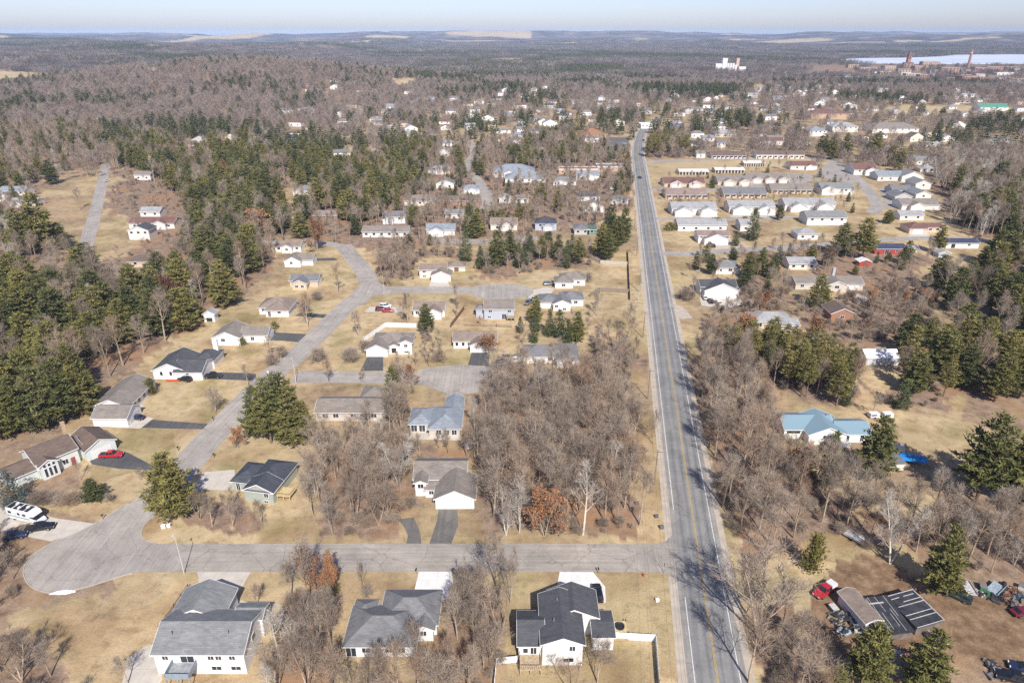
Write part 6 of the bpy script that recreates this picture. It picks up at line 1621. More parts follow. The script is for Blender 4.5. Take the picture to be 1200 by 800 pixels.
def vehicles():
    car('faded red pickup truck with a white topped bed on the dirt above the junk yard', (966,694), 212, 'pickup', 'red', cap=True)
    car('dark green-grey station wagon parked on the dirt beside the tall pine', (1121,700), 137, 'wagon', 'darkgreen')
    car('black pickup truck at the bottom right corner, front one', (1188,797), 160, 'pickup', 'black')
    car('dark car behind the black pickup in the bottom right corner', (1199,785), 160, 'sedan', 'navy')
    car('maroon car at the right edge of the junk yard', (1198,719), 10, 'sedan', 'maroon')
    car('black car parked at the garage of the white fenced house', (700,697), 92, 'suv', 'black')
    car('red pickup truck on the dark driveway of the mint house', (131,535), 4, 'pickup', 'red')
    car('navy car in front of the long white house garage', (160,491), 178, 'sedan', 'navy')
    car('dark SUV on the grass before the white-chimney house', (217,446), 160, 'suv', 'black')
    car('black pickup truck on the driveway of the white-chimney house', (250,442), 2, 'pickup', 'black')
    car('black pickup truck on the pad beside the motorhome', (48,620), 14, 'pickup', 'black')
    car('dark SUV at the edge of the motorhome pad', (18,630), 18, 'suv', 'navy')
    car('red SUV on the concrete drive of the upper court', (447,364), 5, 'suv', 'maroon'); car('white van-like car behind the red SUV on the upper court', (452,360), 0, 'suv', 'white')
    car('red low car beside the red SUV on the upper court', (455,365.5), 5, 'sedan', 'red')
    car('dark car at the end of the upper court circle', (643,334), 8, 'suv', 'grey')
    car('grey car below the hip-roofed house of the upper court', (619,356), 240, 'suv', 'grey'); car('white car beside the grey one below the hip-roofed house', (626,352), 235, 'suv', 'white')
    car('white pickup at the lower court circle', (604,424), 10, 'pickup', 'white'); car('black pickup at the lower court circle', (589,428), 12, 'pickup', 'black'); car('black SUV behind the white pickup at the lower court circle', (596,421), 10, 'suv', 'black')
    for lab, at, a, k, c in (('white car left of three before the twin-gable duplex', (826,350), 85, 'sedan', 'white'), ('black SUV middle of three before the twin-gable duplex', (832.5,354), 88, 'suv', 'black'), ('white SUV right of three before the twin-gable duplex', (841,356), 92, 'suv', 'white'),
      ('blue car before the brown-roofed duplex', (831,286), 80, 'suv', 'navy'), ('dark car beside the blue one before the brown-roofed duplex', (836,289), 80, 'suv', 'black'), ('dark SUV between the gables of the middle duplex', (873,249), 90, 'suv', 'navy'),
      ('dark car driving on the two-lane road', (749.5,209), 98, 'suv', 'black'), ('red car in the gardens at the edge of the two-lane road', (736,222), 0, 'suv', 'red'), ('dark car in the gardens next to the red one', (728,222), 0, 'suv', 'black'),
      ('red car on the right-hand lot', (1029,211), 0, 'sedan', 'red'), ('black car at the right-hand lot', (1045,219), 0, 'suv', 'black'), ('blue car at the right-hand lot', (1044,224), 0, 'suv', 'blue'),
      ('black car between the terraces', (938,209), 0, 'sedan', 'black'), ('maroon car behind the terraces', (957,195), 0, 'suv', 'maroon'), ('black car at the right gable of the terraces', (913,209), 0, 'suv', 'black'),
      ('dark car left of the long white house', (940,258), 80, 'suv', 'black'), ('white car on the forest street', (125,213), 80, 'suv', 'white'), ('black car by the depot on the two-lane road', (754,165), 98, 'sedan', 'black'),
      ('dark car parked under the roadside pines', (759,183), 0, 'suv', 'grey'), ('silver car in the hall parking lot', (731,169), 0, 'suv', 'silver'), ('white car in the gardens by the two-lane road', (716,222), 10, 'suv', 'white'),
      ('dark van glimpsed in the pines at the left edge', (28,396), 25, 'suv', 'navy')):
        car(lab, at, a, k, c)
    # motorhome
    x, y = gp(33,608); t = empty('motorhome', (x, y, 0), math.radians(-17), 'white motorhome with black roof panels on the concrete pad', 'motorhome')
    wp = paint('motorhome_white', (.76,.76,.75), .35, .3)
    MB().hexa([(-4.2,-1.25,.55),(2.3,-1.25,.55),(2.3,1.25,.55),(-4.2,1.25,.55)],[(-4.2,-1.2,3.2),(2.3,-1.2,3.2),(2.3,1.2,3.2),(-4.2,1.2,3.2)]).build('body', wp, t)
    MB().hexa([(2.3,-1.2,2.0),(3.6,-1.15,2.15),(3.6,1.15,2.15),(2.3,1.2,2.0)],[(2.3,-1.2,3.1),(3.3,-1.1,3.0),(3.3,1.1,3.0),(2.3,1.2,3.1)]).build('cab_bunk', wp, t)
    MB().hexa([(2.31,-1.05,.5),(4.6,-.95,.5),(4.6,.95,.5),(2.31,1.05,.5)],[(2.31,-1.05,1.45),(4.4,-.9,1.15),(4.4,.9,1.15),(2.31,1.05,1.45)]).build('cab', wp, t)
    MB().hexa([(2.31,-.98,1.46),(3.9,-.9,1.22),(3.9,.9,1.22),(2.31,.98,1.46)],[(2.31,-.9,2.0),(3.1,-.85,2.05),(3.1,.85,2.05),(2.31,.9,2.0)]).build('windscreen', M_CARGLASS, t)
    rp = MB()
    for a, b in ((-4.0,-2.6),(-2.2,-1.0),(-.6,.8),(1.1,2.1)): rp.box(a,-1.0,3.2,b,1.0,3.26)
    rp.build('roof_panel', M_BLKPL, t)
    for a, b in ((-2.4,.5),(-.8,-.4),(.95,.3)): MB().box(a-.3,b-.3,3.26,a+.3,b+.3,3.5).build('roof_hatch', wp, t)
    for a, w in ((-3.2,.9),(-.6,.7),(1.0,.9)): MB().box(a-w/2,-1.27,1.9,a+w/2,-1.21,2.5).build('window', M_CARGLASS, t)
    MB().box(-1.9,-1.28,.7,-1.25,-1.21,2.5).build('door', simple('motorhome_door', (.6,.6,.6), .4, .1, 2), t)
    MB().box(-4.15,-1.285,1.2,2.2,-1.255,1.45).build('stripe', simple('teal_stripe', (.12,.28,.33), .4, .1, 2), t)
    for a in (-2.6, 3.4):
        for s in (-1, 1): MB().tube((a,s*.85,.42),(a,s*1.12,.42),.42,.42,14).build('wheel', M_TYRE, t)
    # two white trailers in the yard of the blue-roofed house
    for lab, px in (('left one of two small white trailers in the yard', 1023), ('right one of two small white trailers in the yard', 1039)):
        x, y = gp(px, 489); t = empty('utility_trailer', (x, y, 0), math.radians(6), lab, 'trailer', 'white trailers in the yard')
        MB().hexa([(-1.4,-.9,.45),(1.4,-.9,.45),(1.4,.9,.45),(-1.4,.9,.45)],[(-1.35,-.85,1.6),(1.35,-.85,1.6),(1.35,.85,1.6),(-1.35,.85,1.6)]).build('body', simple('trailer_white', (.66,.66,.68), .5, .1, 2), t)
        MB().box(-1.2,-.93,1.0,.4,-.88,1.4).build('window', M_CARGLASS, t); MB().tube((1.4,0,.5),(2.4,0,.5),.05,.05,6).build('drawbar', M_DARK, t)
        for s in (-1, 1): MB().tube((0,s*.7,.32),(0,s*.95,.32),.32,.32,12).build('wheel', M_TYRE, t)

# ------------------------------------------------------------------ poles, lamps, fences and small things
M_POLE = simple('weathered_pole', (.24,.19,.145), .9, .25, 1.5); M_LPOLE = simple('pale_lamp_pole', (.52,.50,.46), .6, .1, 2)
def utility_pole(x, y, h, label, ang=0.0):
    t = empty('utility_pole', (x, y, 0), ang, label, 'utility pole', 'utility poles along the two-lane road')
    MB().cyl(0,0,-.3,h,.17,.11,8).build('pole', M_POLE, t)
    c = MB().box(-1.25,-.13,h-.7,1.25,-.01,h-.55).build('crossarm', M_POLE, t)
    m = MB()
    for k in (-1.1,-.5,.5,1.1): m.cyl(k,-.07,h-.55,h-.33,.05,.03,6)
    m.build('insulators', simple('insulator_grey', (.5,.5,.5), .3, .1, 3), c)
    return t
def lamp(px, py, h, arm, label, z=0):
    x, y = gp(px, py); t = empty('street_lamp', (x, y, 0), 0, label, 'street lamp')
    MB().cyl(0,0,0,h,.11,.065,8).build('pole', M_LPOLE, t)
    a, b = arm; MB().tube((0,0,h-.15),(a,b,h+.25),.045,.04,6).build('arm', M_LPOLE, t)
    MB().box(a-.16,b-.3,h+.17,a+.16,b+.3,h+.32).build('lamp_head', simple('lamp_head_grey', (.55,.55,.53), .5, .1, 3), t)
    MB().cyl(0,0,-.1,.25,.2,.17,8).build('base', M_KERB, t)
def fence(name, label, pts, h, mat, board=True, px=True, post=2.4, open_=False):
    P = [Vector(p) for p in (gpoly(pts) if px else pts)]
    t = empty(name, (P[0].x, P[0].y, 0), 0, label, 'fence'); o = P[0]; bd = MB(); 
    for a, b in zip(P[:-1], P[1:]):
        d = b-a; L = d.length; d.normalize(); q = Vector((-d.y, d.x)); n = max(1, round(L/post))
        for k in range(n+1):
            p = a + d*(L*k/n) - o; MB().box(p.x-.06,p.y-.06,-.1,p.x+.06,p.y+.06,h+.08).build('post', mat, t)
        def slab(z0, z1, th=.03):
            A, B = a-o, b-o; w = q*th
            bd.hexa([(A.x-w.x,A.y-w.y,z0),(B.x-w.x,B.y-w.y,z0),(B.x+w.x,B.y+w.y,z0),(A.x+w.x,A.y+w.y,z0)], [(A.x-w.x,A.y-w.y,z1),(B.x-w.x,B.y-w.y,z1),(B.x+w.x,B.y+w.y,z1),(A.x+w.x,A.y+w.y,z1)])
        if open_:
            for z in (.35, .75, 1.1): slab(z, z+.1)
        else: slab(.06, h)
    bd.build('rail' if open_ else 'panel', mat, t); return t
def small_things():
    f = lambda y, d: (23.2+.143*y+d, y)
    # the pole line on the left verge
    for k, y in enumerate((99, 136.5, 179, 224, 272, 322, 375, 432, 492, 556)):
        if k == 0: continue
        ds = ['nearest to the cross street', 'beside the woodlot edge', 'at the top of the tree strip', 'above the tan fenced house', 'by the dark wooden fence', 'beside the pine clump', 'at the far gardens', 'opposite the terraces', 'by the roadside pines']
        x, yy = f(y, -8.2); utility_pole(x, yy, 10.2, 'wooden utility pole left of the two-lane road, '+ds[k-1], -.14)
    # the wires they carry
    wm_ = MB(); pts = [f(y, -8.2) for y in (30, 136.5, 179, 224, 272, 322, 375, 432, 492, 556)]
    for p, q in zip(pts[:-1], pts[1:]):
        for o in (-1.1, .5, 1.1):
            prev = None
            for k in range(9):
                u = k/8; w = (p[0]+(q[0]-p[0])*u+o, p[1]+(q[1]-p[1])*u+o*.14, 9.9-4*.55*u*(1-u))
                if prev: wm_.tube(prev, w, .014, .014, 3, caps=False)
                prev = w
    tag(wm_.build('overhead_wires', M_DARK), 'thin dark overhead wires strung along the roadside poles', 'wires')
    lamp(216,672,8.7,(-.9,1.0),'tall pale street lamp at the lower kerb by the turning circle')
    lamp(347,449,8.0,(-.6,1.0),'pale street lamp at the corner of the lower court street')
    lamp(450,344,8.0,(-.6,-1.0),'pale street lamp at the upper court junction')
    lamp(748,352,6.5,(.8,.4),'slim lamp on the left verge of the two-lane road')
    wv = simple('white_vinyl_fence', (.74,.74,.73), .45, .05, 2)
    fence('vinyl_fence', 'white vinyl fence running from the charcoal-roofed house to the road lawn', [(694,747),(768,751.5),(772,805),(778,850)], 1.75, wv)
    fence('vinyl_fence', 'short white vinyl fence left of the charcoal-roofed house', [(577,830),(582,778),(606,776)], 1.6, wv)
    fence('vinyl_fence', 'long white vinyl fence wrapped round the grey-roofed court house', [(423,412),(426,401),(452,383),(488,384)], 1.8, wv)
    fence('picket_fence', 'dark rail fence along the west side of the nearest grey house', [(187,739),(221,690)], 1.3, simple('dark_fence_wood', (.10,.075,.055), .85, .2, 2), open_=True)
    fw = simple('grey_fence_boards', (.23,.185,.145), .9, .25, 2); fd = simple('brown_fence_boards', (.15,.105,.075), .9, .25, 2)
    fence('wooden_fence', 'dark wooden fence along the left verge of the two-lane road', [(738,352),(735.5,296),(736,300)][:2], 1.8, fd)
    fence('wooden_fence', 'zigzag brown wooden fence from the hip-roofed house to the road', [(691,348),(702,341.5),(737,343.5)], 1.8, fw)
    fence('wooden_fence', 'pale grey wooden fence before the pine clump', [(691,303),(703,309),(735,311)], 1.8, simple('pale_fence_boards', (.42,.38,.33), .9, .2, 2))
    fence('wooden_fence', 'brown wooden fence between the two court gardens', [(528,384),(544,363)], 1.7, fd)
    fence('rail_fence', 'low rail fence across the lawn behind the wide tan-roofed house', [(545,382),(582,383),(600,384)], 1.1, fw, open_=True)
    fence('picket_fence', 'low pale picket row along the hedge by the motorhome', [(33,587),(62,587),(95,586)], .9, simple('faded_pickets', (.5,.43,.36), .9, .2, 2), open_=True)
    # mailboxes
    for lab, px, py in (('mailbox on a post left of the white hip-house driveway', 488,672), ('mailbox on a post right of the white hip-house driveway', 531,672), ('dark mailbox at the lower kerb by the white-fenced house', 701,671), ('mailbox at the kerb by the dark curved driveway', 209,528),
                        ('mailbox at the kerb by the long dark driveway', 250,493), ('mailbox at the right kerb of the winding street', 251,536), ('mailbox pair at the motorhome driveway', 121,608)):
        x, y = gp(px, py); t = empty('mailbox', (x, y, 0), random.uniform(-.3,.3), lab, 'mailbox')
        MB().box(-.06,-.06,-.1,.06,.06,1.05).build('post', M_POLE, t)
        b = MB(); pr = [(-.13,1.05),(.13,1.05),(.13,1.22),(.07,1.31),(-.07,1.31),(-.13,1.22)]
        n = 6; b.add([(x_, -.3, z) for x_, z in pr]+[(x_, .3, z) for x_, z in pr], [tuple(range(n)), tuple(range(n, 2*n))[::-1]]+[(k, n+k, n+(k+1) % n, (k+1) % n) for k in range(n)]); b.build('box', M_BLKPL, t)
    # stop sign at the junction and a red hydrant on the verge
    x, y = gp(778,671); t = empty('stop_sign', (x, y, 0), -PI/2, 'small stop sign seen edge-on at the road junction', 'sign')
    MB().cyl(0,0,-.1,2.3,.04,.04,6).build('post', M_METAL, t)
    o = MB(); pts = [(.38*math.cos(PI/8+k*PI/4), .38*math.sin(PI/8+k*PI/4)) for k in range(8)]
    o.add([(a,-.06,2.2+b) for a,b in pts]+[(a,-.04,2.2+b) for a,b in pts], [tuple(range(8)), tuple(range(8,16))[::-1]]+[(k,8+k,8+(k+1)%8,(k+1)%8) for k in range(8)]); pl = o.build('plate', simple('sign_red', (.45,.02,.02), .5, .05, 3), t)
    cu = bpy.data.curves.new('lettering', 'FONT'); cu.body = 'STOP'; cu.size = .26; cu.align_x = 'CENTER'; cu.align_y = 'CENTER'; cu.extrude = .004; cu.materials.append(M_TRIM)
    tmp = bpy.data.objects.new('lettering_source', cu); me = bpy.data.meshes.new_from_object(tmp); bpy.data.objects.remove(tmp)
    q = bpy.data.objects.new('lettering', me); COL.objects.link(q); q.parent = pl; q.location = (0,-.066,2.2); q.rotation_euler = (PI/2,0,0)
    x, y = gp(754,675); t = empty('fire_hydrant', (x, y, 0), .3, 'red fire hydrant on the corner lawn', 'hydrant')
    MB().lathe([(.16,0),(.16,.08),(.11,.1),(.11,.6),(.15,.62),(.15,.68),(.08,.8),(.03,.86)], n=12).build('barrel', simple('hydrant_red', (.45,.03,.02), .45, .1, 3), t)
    for s in (-1, 1): MB().tube((s*.1,0,.45),(s*.22,0,.45),.06,.06,8).build('nozzle', simple('hydrant_red', (.45,.03,.02)), t)
    # the square yellow platform with the round black tub
    x, y = gp(726,738); t = empty('hot_tub', (x, y, 0), .02, 'round black tub on a square yellow wooden platform beside the white fence', 'hot tub')
    MB().box(-1.35,-1.5,0,1.35,1.5,.75).build('platform', M_NEWWOOD, t)
    MB().lathe([(.75,.75),(.85,.9),(.85,1.2),(.78,1.24),(.7,1.2),(.6,1.1)], n=20).build('tub', M_BLKPL, t)
    for sx in (-1, 1):
        for sy in (-1, 1): MB().box(sx*1.32-.09,sy*1.45-.09,0,sx*1.32+.09,sy*1.45+.09,1.15).build('corner_post', M_DARK, t)
    MB().box(-1.25,-2.3,0,1.25,-1.5,.4).build('step', M_WOOD, t)
    # white lawn ornament, snow patch, utility boxes
    sn = MB(); rs = random.Random(4)
    c = gp(74,693.5); n = 14; ring = [(2.6*math.cos(2*PI*k/n)*rs.uniform(.8,1.15), .62*math.sin(2*PI*k/n)*rs.uniform(.7,1.2)) for k in range(n)]
    sn.add([(a,b,0) for a,b in ring]+[(a*.7,b*.7,.22) for a,b in ring]+[(a*.35,b*.3,.33) for a,b in ring], [tuple(2*n+k for k in range(n))]+[(r*n+k, r*n+(k+1)%n, (r+1)*n+(k+1)%n, (r+1)*n+k) for r in range(2) for k in range(n)])
    o = sn.build('snow_patch', simple('old_snow', (.80,.82,.85), .7, .06, 3), None, (c[0], c[1], .004), .12); tag(o, 'last patch of white snow at the lower kerb of the turning circle', 'snow patch')
    for lab, px, py, s, mk in (('white utility box left one of the pair below the big lone pine', 192,618,.9,(.7,.7,.68)), ('white utility box right one of the pair below the big lone pine', 198,617,.8,(.66,.66,.64)),
                           ('grey utility box in the dry grass at the road corner', 775,619,.9,(.12,.12,.11)), ('dark utility box near the road corner', 769,606,.8,(.10,.10,.09)), ('white garden statue on the corner lawn', 770,704,.7,(.72,.72,.72)),
                           ('small grey shed box beside the pale blue-grey house', 549,524,1.9,(.5,.53,.56)), ('beige box on the lawn left of the winding street', 314,437,.7,(.6,.6,.58))):
        x, y = gp(px, py); t = empty('utility_box', (x, y, 0), .2, lab, 'box')
        mt = simple('box_paint_%d' % px, mk, .6, .1, 3); MB().box(-s*.5,-s*.35,0,s*.5,s*.35,s*.85).build('case', mt, t); MB().hexa([(-s*.54,-s*.39,s*.85),(s*.54,-s*.39,s*.85),(s*.54,s*.39,s*.85),(-s*.54,s*.39,s*.85)],[(-s*.5,-s*.33,s*.95),(s*.5,-s*.33,s*.95),(s*.5,s*.33,s*.95),(-s*.5,s*.33,s*.95)]).build('lid', mt, t)
    # leaf rings, canoe, tarps
    x, y = gp(203,446.5); t = empty('canoe', (x, y, 0), .05, 'orange-red canoe lying on the grass before the white-chimney house', 'canoe')
    cm = MB(); N_ = 9
    for i in range(N_):
        u = -1+2*i/(N_-1); w = .42*(1-u*u)**.6+.02; cm.v += [(2.3*u,-w,.42+.12*u*u),(2.3*u,-w*.6,.1),(2.3*u,w*.6,.1),(2.3*u,w,.42+.12*u*u)]
    for i in range(N_-1):
        for k in range(3): cm.f.append((i*4+k,(i+1)*4+k,(i+1)*4+k+1,i*4+k+1)); cm.m.append(0)
    cm.build('hull', simple('canoe_orange', (.62,.09,.04), .4, .1, 2), t); MB().box(-.5,-.4,.36,-.3,.4,.40).build('seat', M_WOOD, t)
    bl = simple('blue_tarp', (.02,.20,.50), .45, .2, .8)
    x, y = gp(1068,541); t = empty('tarp_shelter', (x, y, 0), -.25, 'bright blue tarp stretched over a low frame in the yard', 'tarp shelter')
    tp = MB(); rs = random.Random(8); nx, ny = 9, 7
    for top in (1, 0):
        for i in range(nx):
            for j in range(ny):
                u, v = i/(nx-1)*2-1, j/(ny-1)*2-1; zz = 1.9-.55*abs(v)**1.5-.12*abs(u)+rs.uniform(-.07,.07)
                tp.v.append((u*3.1+.25*v, v*1.9, zz-(0 if top else .04)))
    for s in (0, nx*ny):
        for i in range(nx-1):
            for j in range(ny-1): tp.f.append((s+i*ny+j,s+(i+1)*ny+j,s+(i+1)*ny+j+1,s+i*ny+j+1)); tp.m.append(0)
    tp.build('tarp', bl, t)
    for sx in (-1, 1):
        for sy in (-1, 1): MB().cyl(sx*2.9+.2*sy,sy*1.75,-.1,1.3,.05,.05,6).build('post', M_METAL, t)
    x, y = gp(1043,546); t = empty('low_shed', (x, y, 0), .05, 'low grey flat-roofed shed left of the blue tarp', 'shed')
    MB().box(-2.6,-1.8,-.1,2.4,1.8,2.0).build('wall', wm('pale'), t); MB().hexa([(-2.9,-2.1,2.0),(2.7,-2.1,2.0),(2.7,2.1,2.2),(-2.9,2.1,2.2)],[(-2.9,-2.1,2.12),(2.7,-2.1,2.12),(2.7,2.1,2.32),(-2.9,2.1,2.32)]).build('roof', rm('midgrey'), t)
    x, y = gp(952,396); t = empty('garden_pool', (x, y, 0), 0, 'round blue above-ground pool by the low tan house', 'pool')
    MB().lathe([(2.3,0),(2.35,.1),(2.35,1.25),(2.2,1.3)], n=24).build('wall', simple('pool_wall', (.35,.5,.66), .5, .1, 2), t); MB().lathe([(2.2,1.2),(2.2,1.29),(0.01,1.36)], n=24).build('cover', bl, t)
    # the white hoop shed
    x, y = gp(1033,428); t = empty('hoop_shed', (x, y, 0), 0, 'white-roofed long shed with weathered white side in the pines', 'shed')
    MB().box(-5.4,0,-.1,5.4,6.5,2.6).build('wall', simple('weathered_white', (.55,.56,.56), .7, .25, .8), t)
    MB().hexa([(-5.7,-.3,2.55),(5.7,-.3,2.55),(5.7,3.3,4.4),(-5.7,3.3,4.4)],[(-5.7,-.3,2.65),(5.7,-.3,2.65),(5.7,3.3,4.5),(-5.7,3.3,4.5)]).hexa([(-5.7,3.3,4.4),(5.7,3.3,4.4),(5.7,6.9,2.4),(-5.7,6.9,2.4)],[(-5.7,3.3,4.5),(5.7,3.3,4.5),(5.7,6.9,2.5),(-5.7,6.9,2.5)]).build('roof', simple('white_sheet_roof', (.80,.80,.79), .5, .08, 1), t)
    MB().box(5.4,1,-.1,8,4.5,1.8).build('side_box', wm('white'), t)
    x, y = gp(950,424); t = empty('camper_trailer', (x, y, 0), .3, 'pale grey camper half hidden in the pine plantation', 'trailer')
    MB().hexa([(-2.2,-1.1,.5),(2.2,-1.1,.5),(2.2,1.1,.5),(-2.2,1.1,.5)],[(-2.0,-1.0,2.5),(2.0,-1.0,2.5),(2.0,1.0,2.5),(-2.0,1.0,2.5)]).build('body', wm('pale'), t); MB().box(-1,-1.13,1.4,.2,-1.04,2.0).build('window', M_CARGLASS, t)
    for s in (-1, 1): MB().tube((0,s*.8,.35),(0,s*1.08,.35),.35,.35,12).build('wheel', M_TYRE, t)
    # play house and white-roofed shed
    house('small red shed with a white roof below the side street', (1013,312), [(-2.6,0,2.8,4,2.4,'y','g',.35)], 'red', 'white', [(0,'S',0,0,1.6,1.9,'door')], name='garden_shed', cat='shed')
    house('small pale blue-grey garden shed on the grass right of the navy-roofed house', (1106,302), [(-2.8,0,2.8,4.5,2.4,'y','g',.4)], 'greyblue', 'palegrey', [(0,'S',0,0,1.6,1.9,'door')], name='garden_shed', cat='shed')
    house('tiny white garden shed at the forest edge above the tan hip-roofed house', (246,377), [(-2,0,2,3.4,3.4,'y','g',.6)], 'white', 'palegrey', [(0,'S',0,.1,2.2,1.5,'dark')], name='garden_shed', cat='shed')
    house('small pale shed behind the blue-green spruces, right of the navy-roofed house', (1070,296), [(-2.4,0,2.4,4,2.4,'x','g',.4)], 'pale', 'palegrey', [(0,'S',0,0,1.6,1.9,'door')], name='garden_shed', cat='shed')

# ------------------------------------------------------------------ the junk yard
def junk():
    x, y = gp(1016,735); t = empty('narrow_shed', (x, y, 0), .22, 'narrow white shed with a brown shingle roof at the junk yard', 'shed')
    W, R, T = MB(), MB(), MB(); wing_geo((-1.5,-1.0,1.5,6.5,2.8,'y','g',.35), 0, W, R, T); W.build('wall', wm('white'), t); R.build('roof', rm('tanbrown'), t); T.build('trim', M_TRIM, t)
    MB().box(-.5,-1.06,1.1,.3,-.95,1.9).build('window', M_GLASS, t); MB().box(.6,-1.06,0,1.3,-.95,1.9).build('door', M_DOOR, t)
    tar = simple('black_tar_sheet', (.040,.041,.048), .6, .45, .7); bat = simple('grey_batten', (.42,.39,.35), .8, .3, 2); wbat = simple('white_batten', (.48,.46,.44), .7, .25, 2)
    def tarshed(cx, cy, lab, w, d, rz, h0, h1, bm, long_):
        x, y = gp(cx, cy); t = empty('tar_roofed_shed', (x, y, 0), rz, lab, 'shed')
        MB().box(-w/2+.3,.3,-.1,w/2-.3,d-.3,h0-.25).build('wall', simple('old_boards', (.16,.13,.11), .9, .3, 1), t)
        r = MB().hexa([(-w/2,0,h0-.12),(w/2,0,h0-.12),(w/2,d,h1-.12),(-w/2,d,h1-.12)],[(-w/2,0,h0),(w/2,0,h0),(w/2,d,h1),(-w/2,d,h1)]).build('roof', tar, t)
        rs = random.Random(int(cx)); m = MB()
        zz = lambda v: h0+(h1-h0)*v/d
        if long_:
            for k in range(10):
                u = -w/2+w*(k+.3+rs.uniform(-.2,.3))/10.5; v0 = rs.uniform(.1,.6*d); v1 = min(d-.1, v0+rs.uniform(2,d)); a = rs.uniform(-.15,.15)
                m.hexa([(u,v0,zz(v0)),(u+.09,v0,zz(v0)),(u+.09+a,v1,zz(v1)),(u+a,v1,zz(v1))],[(u,v0,zz(v0)+.06),(u+.09,v0,zz(v0)+.06),(u+.09+a,v1,zz(v1)+.06),(u+a,v1,zz(v1)+.06)])
            v = d*.8; m.hexa([(-w*.42,v,zz(v)),(w*.25,v,zz(v)),(w*.25,v+.25,zz(v+.25)),(-w*.42,v+.25,zz(v+.25))],[(-w*.42,v,zz(v)+.08),(w*.25,v,zz(v)+.08),(w*.25,v+.25,zz(v+.25)+.08),(-w*.42,v+.25,zz(v+.25)+.08)])
        else:
            for v, a, b in ((.05,-.98,.98),(d*.24,-.95,.95),(d*.36,-.95,.97),(d*.62,-.9,.95),(d*.72,-.3,.98),(d*.86,-.9,-.3),(d*.86,.0,.75),(d-.22,-.98,.98)):
                m.hexa([(a*w/2,v,zz(v)),(b*w/2,v,zz(v)),(b*w/2,v+.10,zz(v+.10)),(a*w/2,v+.10,zz(v+.10))],[(a*w/2,v,zz(v)+.07),(b*w/2,v,zz(v)+.07),(b*w/2,v+.10,zz(v+.10)+.07),(a*w/2,v+.10,zz(v+.10)+.07)])
            u = w/2-.2; m.hexa([(u,0,zz(0)),(u+.16,0,zz(0)),(u+.16,d,zz(d)),(u,d,zz(d))],[(u,0,zz(0)+.075),(u+.16,0,zz(0)+.075),(u+.16,d,zz(d)+.075),(u,d,zz(d)+.075)])
        m.build('battens', bm, r)
    tarshed(1048,752,'black tar-roofed shed strewn with thin grey poles',7.2,8.2,.14,2.0,2.7,bat,True)
    tarshed(1088,741,'black tar-roofed shed striped with white battens',6.4,7.6,.30,2.1,2.6,wbat,False)
    rs = random.Random(12)
    def scrap(t, name, mat, s, n=16):
        """a heap of boards, panels and bent sheet"""
        m = MB()
        for k in range(n):
            x, y = rs.gauss(0, s[0]*.45), rs.gauss(0, s[1]*.45); l, w = rs.uniform(.3, 1.0)*s[0], rs.uniform(.1, .5)*s[1]; z = rs.uniform(0, s[2])*max(.2, 1-(x/s[0])**2-(y/s[1])**2); h = rs.uniform(.03, .3)
            M = Matrix.Translation((x, y, z+.1)) @ Euler((rs.uniform(-.5,.5), rs.uniform(-.5,.5), rs.uniform(0,3.1))).to_matrix().to_4x4()
            c = [(-l/2,-w/2,0),(l/2,-w/2,0),(l/2,w/2,0),(-l/2,w/2,0)]
            m.hexa([M @ Vector(q) for q in c], [M @ Vector((q[0]*.95, q[1]*.9, h)) for q in c])
        return m.build(name, mat, t)
    def sheet(t, name, mat, s):
        """a crumpled cover"""
        m = MB(); n = 7
        for i in range(n):
            for j in range(n):
                u, v = i/(n-1)*2-1, j/(n-1)*2-1; e = max(abs(u), abs(v))
                m.v.append((u*s[0]*rs.uniform(.85,1.1), v*s[1]*rs.uniform(.85,1.1), .02+s[2]*max(0, 1-e**2)*rs.uniform(.5,1.25)))
        for i in range(n-1):
            for j in range(n-1): m.f.append((i*n+j,(i+1)*n+j,(i+1)*n+j+1,i*n+j+1)); m.m.append(0)
        return m.build(name, mat, t)
    cols = {'white': (.48,.47,.45), 'blue': (.10,.16,.24), 'green': (.05,.15,.07), 'dark': (.035,.035,.04), 'rust': (.20,.10,.06), 'grey': (.17,.165,.16), 'tan': (.30,.23,.16), 'paleblue': (.28,.34,.38)}
    jm = lambda c: simple('junk_'+c, cols[c], .6, .3, 2)
